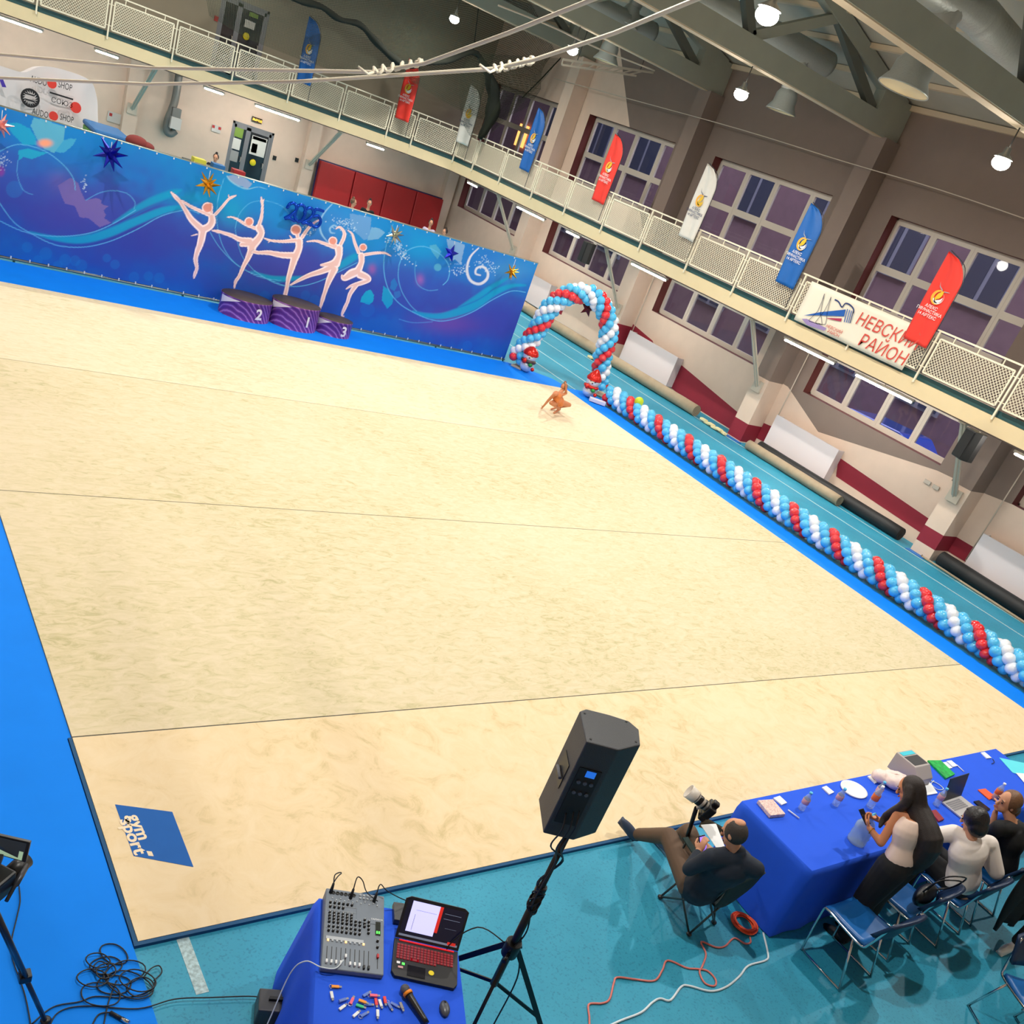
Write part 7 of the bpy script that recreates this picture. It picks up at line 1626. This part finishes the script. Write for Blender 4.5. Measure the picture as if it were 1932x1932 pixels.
ph = P(1326, 1594, 2, .76)
hand(mb, wl, ph-wl+V3(-.02, 0, .02), V3(.8, .2, .2), (0, .3, 1), .9); hand(mb, wr_, ph-wr_+V3(.03, 0, .0), V3(-.8, .3, .1), (0, .3, 1), .9)
B = remesh(build(mb, 'body', 'skin', PM), .006, 3); facebits(hc, ft, (0, .4, 1), B)
mb = MB(); torso(mb, pel-V3(0, 0, .02), chest, neck, fw, (.2, .18, .215, .14), .74); mb.ell(pel+V3(0, -.03, .03), (.2, .14, .14), None, 18, 12)
for s_, e_, w_ in ((shl, el, wl), (shr, er, wr_)): limb(mb, [chest.lerp(neck, .6), s_], [.09, .075]); limb(mb, [s_, s_.lerp(e_, .5), e_], [.075, .066, .056]); limb(mb, [e_, e_.lerp(w_, .85)], [.056, .04])
limb(mb, [neck-V3(0, 0, .05), neck+V3(0, 0, .0)], [.085, .066]); remesh(build(mb, 'shirt', 'navy_shirt', PM), .010, 5)
mb = MB(); mb.ell(pel, (.18, .14, .12), None, 18, 12)
for sx, k_, a_ in ((-.09, kl, al), (.09, kr, ar)): limb(mb, [pel+V3(sx, .02, 0), k_], [.105, .078]); limb(mb, [k_, k_.lerp(a_, .9)], [.078, .058])
remesh(build(mb, 'trousers', 'brown_trousers', PM), .010, 5)
f_ = ft.normalized(); u_ = V3(0, .4, 1); u_ = (u_-f_*u_.dot(f_)).normalized(); r_ = f_.cross(u_); R = Matrix((r_, f_, u_)).transposed()
mb = MB(); mb.ell(hc-f_*.012+u_*.014, (.083, .097, .1), R, 20, 14)
H = build(mb, 'hair', 'hair_grey', PM)
shoe(al+V3(0, 0, -.01), P(1184, 1556, 2, .17), 'shoe_blue', PM, 'blue grey trainer resting on the carpet edge', up=V3(-.2, -.8, .6)); shoe(ar, ar+V3(0, .24, -.02), 'shoe_blue', PM)
single(MB().box(ph, (.075, .012, .15), Matrix.Rotation(-.75, 3, 'X')), 'mobile_phone', 'phone_dark', 'phone with a lit violet screen in the hands of the seated man', 'phone', loc=ph, bev=.004)
o = build(MB().box((0, -.0075, 0), (.066, .002, .13), Matrix.Rotation(0, 3, 'X')), 'screen', M('scr_violet', (150, 110, 240), .3, emit=.9)); o.parent = bpy.data.objects['mobile_phone.002'] if 'mobile_phone.002' in bpy.data.objects else None; o.rotation_euler = (-.75, 0, 0)
# camera with telephoto lens on a monopod
A_ = P(1288, 1606, 2, .30); B2 = P(1314, 1524, 2, .93); dd = (A_-B2).normalized(); A0_ = B2+dd*((B2.z-FL)/-dd.z)
TC = thing('telephoto_camera', 'black camera with a big white telephoto lens on a monopod', 'camera', A0_)
build(MB().cyl(A0_, A0_.lerp(B2, .55), .012).cyl(A0_.lerp(B2, .5), B2, .018), 'monopod', 'stand_black', TC)
lf = P(1299, 1492, 2, 1.04); cm = P(1342, 1530, 2, .96); ld = (lf-cm).normalized(); LL = (lf-cm).length
x, y, _ = frame(ld); RC = Matrix((x, y, ld)).transposed(); M('lens_white', (214, 206, 194), .4)
build(MB().lathe([(0, LL*.2), (.04, LL*.2), (.042, LL*.62), (.055, LL*.7), (.062, LL), (.056, LL), (.05, LL*.9), (0, LL*.88)], cm, 24, RC), 'lens_barrel', 'lens_white', TC)
for t0, t1, r2 in ((.3, .36, .044), (.46, .6, .0445), (.66, .68, .056)): build(MB().lathe([(r2, LL*t0), (r2+.001, LL*t0+.002), (r2+.001, LL*t1-.002), (r2, LL*t1)], cm, 24, RC), 'lens_ring', 'stand_black', TC)
mb = MB(); mb.box(cm+ld*LL*.08, (.15, .11, .07), RC); mb.box(cm+ld*LL*.08+y*.07, (.06, .05, .06), RC); mb.box(cm+ld*LL*.1-y*.075, (.15, .05, .06), RC); build(mb, 'camera_body', 'stand_black', TC, bev=.012)
build(MB().bar(cm+ld*LL*.35-V3(0, 0, .03), B2, .03, .02), 'tripod_collar', 'lens_white', TC)
pq = [P(1322, 1556, 2, .74), P(1351, 1554, 2, .74), P(1371, 1606, 2, .70), P(1358, 1609, 2, .70)]
pn_ = (pq[1]-pq[0]).cross(pq[3]-pq[0]).normalized()
mb = MB(); mb.prism(pq, pn_, .004); single(mb, 'paper_sheet', 'card', 'white paper sheets on the lap of the seated man', 'paper'); 
mb = MB(); bq = [P(1318, 1560, 2, .60), P(1326, 1543, 2, .72), P(1366, 1566, 2, .73), P(1368, 1580, 2, .66)]; mb.prism(bq, (0, 0, 1), .02); single(mb, 'clipboard', M('clip_grey', (110, 106, 92), .6), 'grey folder behind the white sheets on the lap of the seated man', 'folder')
# camp chair
T = thing('camp_chair', 'dark green folding camp chair under the seated man', 'chair', (4.1, -1.0, FL)); M('sling', (20, 44, 42), .8, bump=.2, nscale=30); M('chair_pipe', (70, 78, 76), .3, metal=.6)
feet = [V3(3.86, -.68, FL+.01), V3(4.12, -1.30, FL+.01), V3(4.52, -1.12, FL+.01), V3(4.38, -.62, FL+.01)]
feet = [P(1246, 1692, 2, FL+.02), P(1300, 1762, 2, FL+.02), P(1347, 1740, 2, FL+.02), P(1318, 1668, 2, FL+.02)]
c_ = sum(feet, Vector())/4; ct = V3(c_.x, c_.y, 0); tops = []
for i in range(4):
    a = feet[i]; b = feet[(i+1) % 4]; 
    ta = V3(c_.x+(a.x-c_.x)*1.15, c_.y+(a.y-c_.y)*1.15, .40); tb = V3(c_.x+(b.x-c_.x)*1.15, c_.y+(b.y-c_.y)*1.15, .40); tops.append(ta)
    build(MB().cyl(a, tb, .009), 'leg', 'chair_pipe', T); build(MB().cyl(b, ta, .009), 'leg', 'chair_pipe', T)
    build(MB().ell(a, (.025, .025, .018)), 'foot', 'knob_black', T)
bt = [tops[1]+V3(-.03, -.08, .27), tops[2]+V3(.06, -.08, .27)]
for i, k in ((1, 0), (2, 1)): build(MB().cyl(tops[i], bt[k], .009), 'back_post', 'chair_pipe', T)
for i, k in ((0, 0), (3, 1)):
    build(MB().cyl(tops[i], tops[i]+V3(0, 0, .22), .009), 'arm_post', 'chair_pipe', T); build(MB().bar(tops[i]+V3(0, .03, .23), bt[k].lerp(tops[1 if k == 0 else 2], .42), .06, .012), 'armrest', 'sling', T)
mb = MB(); g_ = []
cor = [tops[0], tops[3], bt[1], bt[0]]; rows = []
for j in range(13):
    t_ = j/12
    if t_ < .5: a = tops[0].lerp(tops[1], t_*2); b = tops[3].lerp(tops[2], t_*2)
    else: a = tops[1].lerp(bt[0], t_*2-1); b = tops[2].lerp(bt[1], t_*2-1)
    rows.append([a.lerp(b, i/8)+V3(0, -.05*math.sin(PI*t_) , -.07*math.sin(PI*i/8)*math.sin(PI*min(1, t_*1.3))) for i in range(9)])
mb.add([p for r in rows for p in r], [(j*9+i, j*9+i+1, (j+1)*9+i+1, (j+1)*9+i) for j in range(12) for i in range(8)], 0, True); o = build(mb, 'sling_seat', 'sling', T); so = o.modifiers.new('s', 'SOLIDIFY'); so.thickness = .008

# ---- generic dressed figure ---------------------------------------------------
def figure(label, pel, chest, neck, hc, fw, ff, arms, legs, cl, vox=.008, s=1.0, sleeve=1.0, skin='skin', up=(0, 0, 1), shoes='knob_black', handp=None, face=True, wid=1.0, slv=1.0, lw=1.0):
    """arms: [(shoulder, elbow, wrist)], legs: [(hip, knee, ankle, toe)], cl: (top material, bottom material)"""
    T = thing('person', label, 'person', (pel[0], pel[1], min([l[2][2] for l in legs])-.08 if legs else pel[2]))
    pel, chest, neck, hc = Vector(pel), Vector(chest), Vector(neck), Vector(hc)
    mb = MB(); head(mb, hc, ff, up, s); limb(mb, [neck-V3(0, 0, .03), hc-V3(0, 0, .05)], [.05*s, .046*s]); torso(mb, pel, chest, neck, fw, tuple(w*s*wid for w in (.15, .115, .145, .1)))
    for i, (a, b, c) in enumerate(arms):
        a, b, c = Vector(a), Vector(b), Vector(c); limb(mb, [chest.lerp(neck, .55), a], [.06*s, .05*s]); limb(mb, [a, b], [.045*s, .036*s]); limb(mb, [b, c], [.036*s, .024*s])
        hp = handp[i] if handp else ((c-b), Vector(fw), (0, 0, 1), .5); hand(mb, c, *hp, s*.92)
    B = remesh(build(mb, 'body', skin, T), vox, 3)
    if face: facebits(hc, ff, up, B, s)
    mb = MB(); torso(mb, pel+(chest-pel)*.1, chest, neck, fw, tuple(w*s*wid for w in (.165, .135, .168, .108)), .7)
    for a, b, c in arms:
        a, b, c = Vector(a), Vector(b), Vector(c)
        if sleeve > 0: limb(mb, [chest.lerp(neck, .5), a], [.07*s*slv, .064*s*slv]); limb(mb, [a, a.lerp(b, min(1, sleeve))], [.064*s*slv, .055*s*slv])
        if sleeve > 1: limb(mb, [b, b.lerp(c, min(.9, sleeve-1))], [.055*s*slv, .042*s*slv])
    remesh(build(mb, 'top', cl[0], T), max(vox, .009), 9)
    if legs:
        mb = MB(); mb.ell(pel, (.165*s*wid, .13*s, .13*s), None, 18, 12)
        for a, b, c, d in legs: limb(mb, [a, b], [.098*s*lw, .072*s*lw]); limb(mb, [b, Vector(b).lerp(Vector(c), .92)], [.072*s*lw, .058*s*lw])
        remesh(build(mb, 'trousers', cl[1], T), max(vox, .01), 5)
        for a, b, c, d in legs: shoe(c, d, shoes, T, s=.9*s)
    return T, B

# ---- standing woman with very long hair -------------------------------------
X0, Y0 = 5.74, -1.56
neck = V3(X0-.0, Y0+.10, 1.39); hc = P(1718, 1490, 2, 1.50); ff = V3(-.35, .75, -.55)
sl_ = P(1697, 1533, 2, 1.30); el = P(1662, 1590, 2, 1.02); wl = P(1640, 1562, 2, 1.06); sr = V3(X0+.17, Y0+.1, 1.32); er = V3(X0+.22, Y0+.2, 1.06); wr_ = V3(X0+.02, Y0+.36, 1.07)
ph = P(1631, 1541, 2, 1.10)
T, B = figure('woman with very long dark hair standing in a pale sleeveless top and black trousers', (X0, Y0-.02, .93), (X0, Y0+.05, 1.2), neck, hc, (0, 1, 0), ff, [(sl_, el, wl), (sr, er, wr_)],
    [(V3(X0-.08, Y0-.02, .88), V3(X0-.08, Y0+.01, .48), V3(X0-.08, Y0-.03, .06), V3(X0-.09, Y0+.17, .02)), (V3(X0+.08, Y0-.02, .88), V3(X0+.08, Y0+.01, .48), V3(X0+.09, Y0-.03, .06), V3(X0+.1, Y0+.17, .02))], ('cream_top', 'black_cloth'), .0065, 1.0, 0, 'skin_tan', handp=[(ph-wl, V3(.4, .5, .6), (0, .3, 1), .7), (ph-wr_, V3(-.2, .4, .7), (-.2, .2, 1), .7)], up=(0, .6, 1), wid=1.12, lw=1.4)
f_ = ff.normalized(); u_ = (V3(0, .6, 1)-f_*V3(0, .6, 1).dot(f_)).normalized(); r_ = f_.cross(u_); R = Matrix((r_, f_, u_)).transposed()
mb = MB(); mb.ell(hc-f_*.018+u_*.025, (.088, .1, .1), R, 20, 14)
limb(mb, [hc-f_*.04, hc+V3(.03, -.12, -.12), V3(X0+.02, Y0-.09, 1.26), V3(X0+.04, Y0-.12, 1.08), V3(X0+.05, Y0-.12, .93)], [.085, .1, .115, .1, .05])
limb(mb, [hc+r_*.06, V3(X0+.1, Y0-.04, 1.3), V3(X0+.12, Y0-.08, 1.12)], [.05, .07, .05]); limb(mb, [hc-r_*.055+u_*.02, hc-r_*.085-u_*.1+f_*.03, P(1672, 1540, 2, 1.18), P(1660, 1560, 2, 1.10)], [.05, .045, .036, .014])
o = build(mb, 'hair', 'hair_dark', T); remesh(o, .008, 4)
single(MB().box(ph, (.07, .14, .01), Matrix.Rotation(.5, 3, 'X')), 'mobile_phone', 'phone_dark', 'phone held by the standing woman with long hair', 'phone', bev=.003)
build(MB().tube([wl+(el-wl).normalized()*.03+V3(.03*math.cos(t), .0, .03*math.sin(t)) for t in np.linspace(0, 2*PI, 14, False)], .004, 6, closed=True), 'bracelet', M('gold', (220, 170, 70), .3, metal=.9), T)
# ---- seated woman, white blouse ----------------------------------------------
hc = P(1838, 1548, 2, 1.17); neck = P(1836, 1576, 2, 1.05); pel = V3(6.93, -1.75, .54); chest = V3(6.87, -1.66, .86); ff = V3(-.1, .85, -.5)
sl_ = P(1800, 1572, 2, .95); el = P(1755, 1577, 2, .83); wl = el+V3(.1, .22, .01); sr = P(1866, 1592, 2, .95); er = P(1880, 1646, 2, .74); wr_ = er+V3(-.02, .22, .07)
T, B = figure('seated woman in a white blouse with dark bobbed hair, seen from behind', pel, chest, neck, hc, (-.05, 1, 0), ff, [(sl_, el, wl), (sr, er, wr_)],
    [(pel+V3(-.09, .02, -.0), pel+V3(-.1, .42, .02), pel+V3(-.1, .45, -.44), pel+V3(-.1, .64, -.49)), (pel+V3(.09, .02, 0), pel+V3(.1, .42, .02), pel+V3(.1, .42, -.44), pel+V3(.1, .62, -.49))], ('white_blouse', 'black_cloth'), .007, 1.04, 1.6, up=(0, .4, 1), face=True, wid=1.3, slv=1.25, lw=1.2)
f_ = ff.normalized(); u_ = (V3(0, .4, 1)-f_*V3(0, .4, 1).dot(f_)).normalized(); r_ = f_.cross(u_); R = Matrix((r_, f_, u_)).transposed()
mb = MB(); mb.ell(hc-f_*.02+u_*.022, (.106, .112, .115), R, 20, 14); mb.ell(hc-f_*.035-u_*.05, (.106, .088, .1), R, 18, 12); mb.ell(hc-f_*.05-u_*.1, (.06, .05, .05), R); o = build(mb, 'hair', 'hair_black', T); remesh(o, .008, 4)
build(MB().tube([hc+f_*(.04+.03*math.cos(t)*0)+u_*.1+r_*(.05*math.cos(t))+f_*(.02*math.sin(t)) for t in np.linspace(0, 2*PI, 14, False)], .006, 6, closed=True), 'sunglasses', 'phone_dark', T)
# ---- woman in black, profile --------------------------------------------------
hc = P(1902, 1514, 2, 1.18); neck = P(1912, 1548, 2, 1.05); pel = V3(7.82, -1.72, .54); chest = V3(7.76, -1.66, .86); ff = V3(-.85, .45, -.1)
sl_ = P(1886, 1562, 2, 1.0); el = P(1868, 1572, 2, .80); wl = P(1878, 1532, 2, 1.02); sr = P(1928, 1566, 2, .99); er = sr+V3(.05, .1, -.25); wr_ = er+V3(-.15, .2, .02)
T, B = figure('woman in a black shirt with brown tied hair, seated in profile', pel, chest, neck, hc, (-.5, .85, 0), ff, [(sl_, el, wl), (sr, er, wr_)],
    [(pel+V3(-.09, .02, -.0), pel+V3(-.1, .42, .02), pel+V3(-.1, .45, -.44), pel+V3(-.1, .64, -.49)), (pel+V3(.09, .02, 0), pel+V3(.1, .42, .02), pel+V3(.1, .42, -.44), pel+V3(.1, .62, -.49))], ('black_cloth', 'black_cloth'), .007, 1.06, .9, face=True, wid=1.15, slv=1.15)
f_ = ff.normalized(); u_ = (V3(0, 0, 1)-f_*V3(0, 0, 1).dot(f_)).normalized(); r_ = f_.cross(u_); R = Matrix((r_, f_, u_)).transposed()
mb = MB(); mb.ell(hc-f_*.026+u_*.03, (.1, .104, .108), R, 20, 14); mb.ell(hc-f_*.05-u_*.03, (.092, .075, .09), R, 18, 12); limb(mb, [hc-f_*.08-u_*.02, hc-f_*.12-u_*.09, hc-f_*.1-u_*.19], [.06, .055, .025]); o = build(mb, 'hair', 'hair_brown', T); remesh(o, .008, 4)
# ---- person at the right edge ---------------------------------------------------
fx = P(1908, 1785, 2, .06); base = V3(fx.x+.35, fx.y-.12, 0)
T, B = figure('person in black trousers and white shoes at the right edge', base+V3(0, 0, .93), base+V3(0, 0, 1.22), base+V3(0, 0, 1.42), base+V3(-.03, 0, 1.58), (-1, .1, 0), (-1, .1, -.1), [(base+V3(0, .19, 1.36), base+V3(.05, .24, 1.1), base+V3(-.1, .22, .9)), (base+V3(0, -.19, 1.36), base+V3(.05, -.24, 1.1), base+V3(-.1, -.22, .9))],
    [(base+V3(0, .09, .88), base+V3(-.12, .1, .5), fx+V3(.06, 0, .02), fx+V3(-.16, .02, -.03)), (base+V3(0, -.09, .88), base+V3(.05, -.09, .48), base+V3(.2, -.09, .08), base+V3(.02, -.09, .02))], ('black_cloth', 'black_cloth'), .012, 1.0, 2, shoes='shoe_white')
mb = MB(); mb.ell(base+V3(.01, 0, 1.61), (.095, .095, .1), None, 16, 12); build(mb, 'hair', 'hair_dark', T)
# a further chair at the lower right
p_ = P(1935, 1880, 2, .45); c_ = copy_tree(T0); c_.location = (p_.x+.1, p_.y-.08, 0); c_.rotation_euler = (0, 0, 2.6); c_['label'] = 'blue padded chair at the lower right edge, only its back in view'

# ---- people behind the backdrop --------------------------------------------------
def stander(px_, py_, z, label, mats, hair, face_dir=(-.5, -1, 0), y=None, s=1.0, yoff=0):
    hc = P(px_, py_, 2, z) if y is None else P(px_, py_, 1, y)
    b = V3(hc.x, hc.y, 0); H = hc.z; k = H/1.58; f = Vector(face_dir).normalized(); sd = V3(-f.y, f.x, 0)
    T, B = figure(label, b+V3(0, 0, .93*k), b+V3(0, 0, 1.2*k), b+V3(0, 0, 1.4*k), hc, f, f+V3(0, 0, -.1), [(b+sd*.17*k+V3(0, 0, 1.34*k), b+sd*.22*k+V3(0, 0, 1.1*k), b+sd*.16*k+f*.14+V3(0, 0, .95*k)), (b-sd*.17*k+V3(0, 0, 1.34*k), b-sd*.22*k+V3(0, 0, 1.1*k), b-sd*.16*k+f*.14+V3(0, 0, .95*k))],
        [(b+sd*.08+V3(0, 0, .88*k), b+sd*.08+V3(0, 0, .48*k), b+sd*.09+V3(0, 0, .06), b+sd*.09+f*.18+V3(0, 0, .01)), (b-sd*.08+V3(0, 0, .88*k), b-sd*.08+V3(0, 0, .48*k), b-sd*.09+V3(0, 0, .06), b-sd*.09+f*.18+V3(0, 0, .01))], mats, .016, k, 1.5)
    mb = MB(); mb.ell(hc-f*.022+V3(0, 0, .03), (.086, .086, .095), None, 14, 10); mb.ell(hc-f*.03+V3(0, 0, .13), .04); build(mb, 'hair', hair, T)
M('brown_top', (150, 96, 70), .7)
stander(407, 298, 1.5, 'small figure in a dark top left of the back door, behind the backdrop', ('black_cloth', 'black_cloth'), 'hair_dark')
stander(667, 382, 1.5, 'small figure in a brown top in front of the red mats', ('brown_top', 'black_cloth'), 'hair_brown', (1, -.6, 0))
stander(697, 384, 1.52, 'small figure with a hair bun and black top in front of the red mats', ('black_cloth', 'black_cloth'), 'hair_dark')
stander(813, 421, 1.5, 'small figure in a lilac shirt beside the rightmost red mat', ('lilac_shirt', 'black_cloth'), 'hair_dark')
stander(839, 438, 1.48, 'small figure in a black top near the far corner pillar', ('black_cloth', 'black_cloth'), 'hair_dark', (-1, -.3, 0))
# ---- crouching gymnast -------------------------------------------------------------
g0 = P(1050, 768, 2, 0); G = V3(g0.x, g0.y, 0)
def GP_(x, y, z): return P(x, y, 2, z)
pel = GP_(1057, 758, .33); chest = GP_(1050, 748, .48); neck = GP_(1057, 739, .60); hc = GP_(1064, 731, .68)
ff = V3(.6, .3, .3); rt = (GP_(1075, 760, .3)-GP_(1025, 760, .3)).normalized()
T, B = figure('crouching young gymnast in an orange leotard near the far corner of the beige carpet', pel, chest, neck, hc, -rt+V3(0, 0, .3), -rt*.6+V3(0, 0, -.2), [(GP_(1046, 744, .55), GP_(1034, 756, .32), GP_(1024, 768, .06)), (GP_(1060, 745, .55), GP_(1068, 742, .6), GP_(1068, 726, .85))], [], ('leo_orange', 'leo_orange'), .012, .86, 0, 'skin_tan')
mb = MB()
for a, b, c, d in ((pel, GP_(1040, 760, .34), GP_(1056, 772, .06), GP_(1045, 779, .02)), (pel, GP_(1074, 764, .28), GP_(1052, 768, .08), GP_(1040, 772, .03))):
    limb(mb, [a, b], [.075, .05]); limb(mb, [b, c], [.048, .032]); limb(mb, [c, d], [.03, .022])
o = build(mb, 'bare_legs', 'skin_tan', T); remesh(o, .012, 3)
mb = MB(); mb.ell(hc+V3(0, 0, .02), (.078, .078, .085), None, 14, 10); mb.ell(hc+V3(0, .02, .11), .035); build(mb, 'hair', 'hair_brown', T)
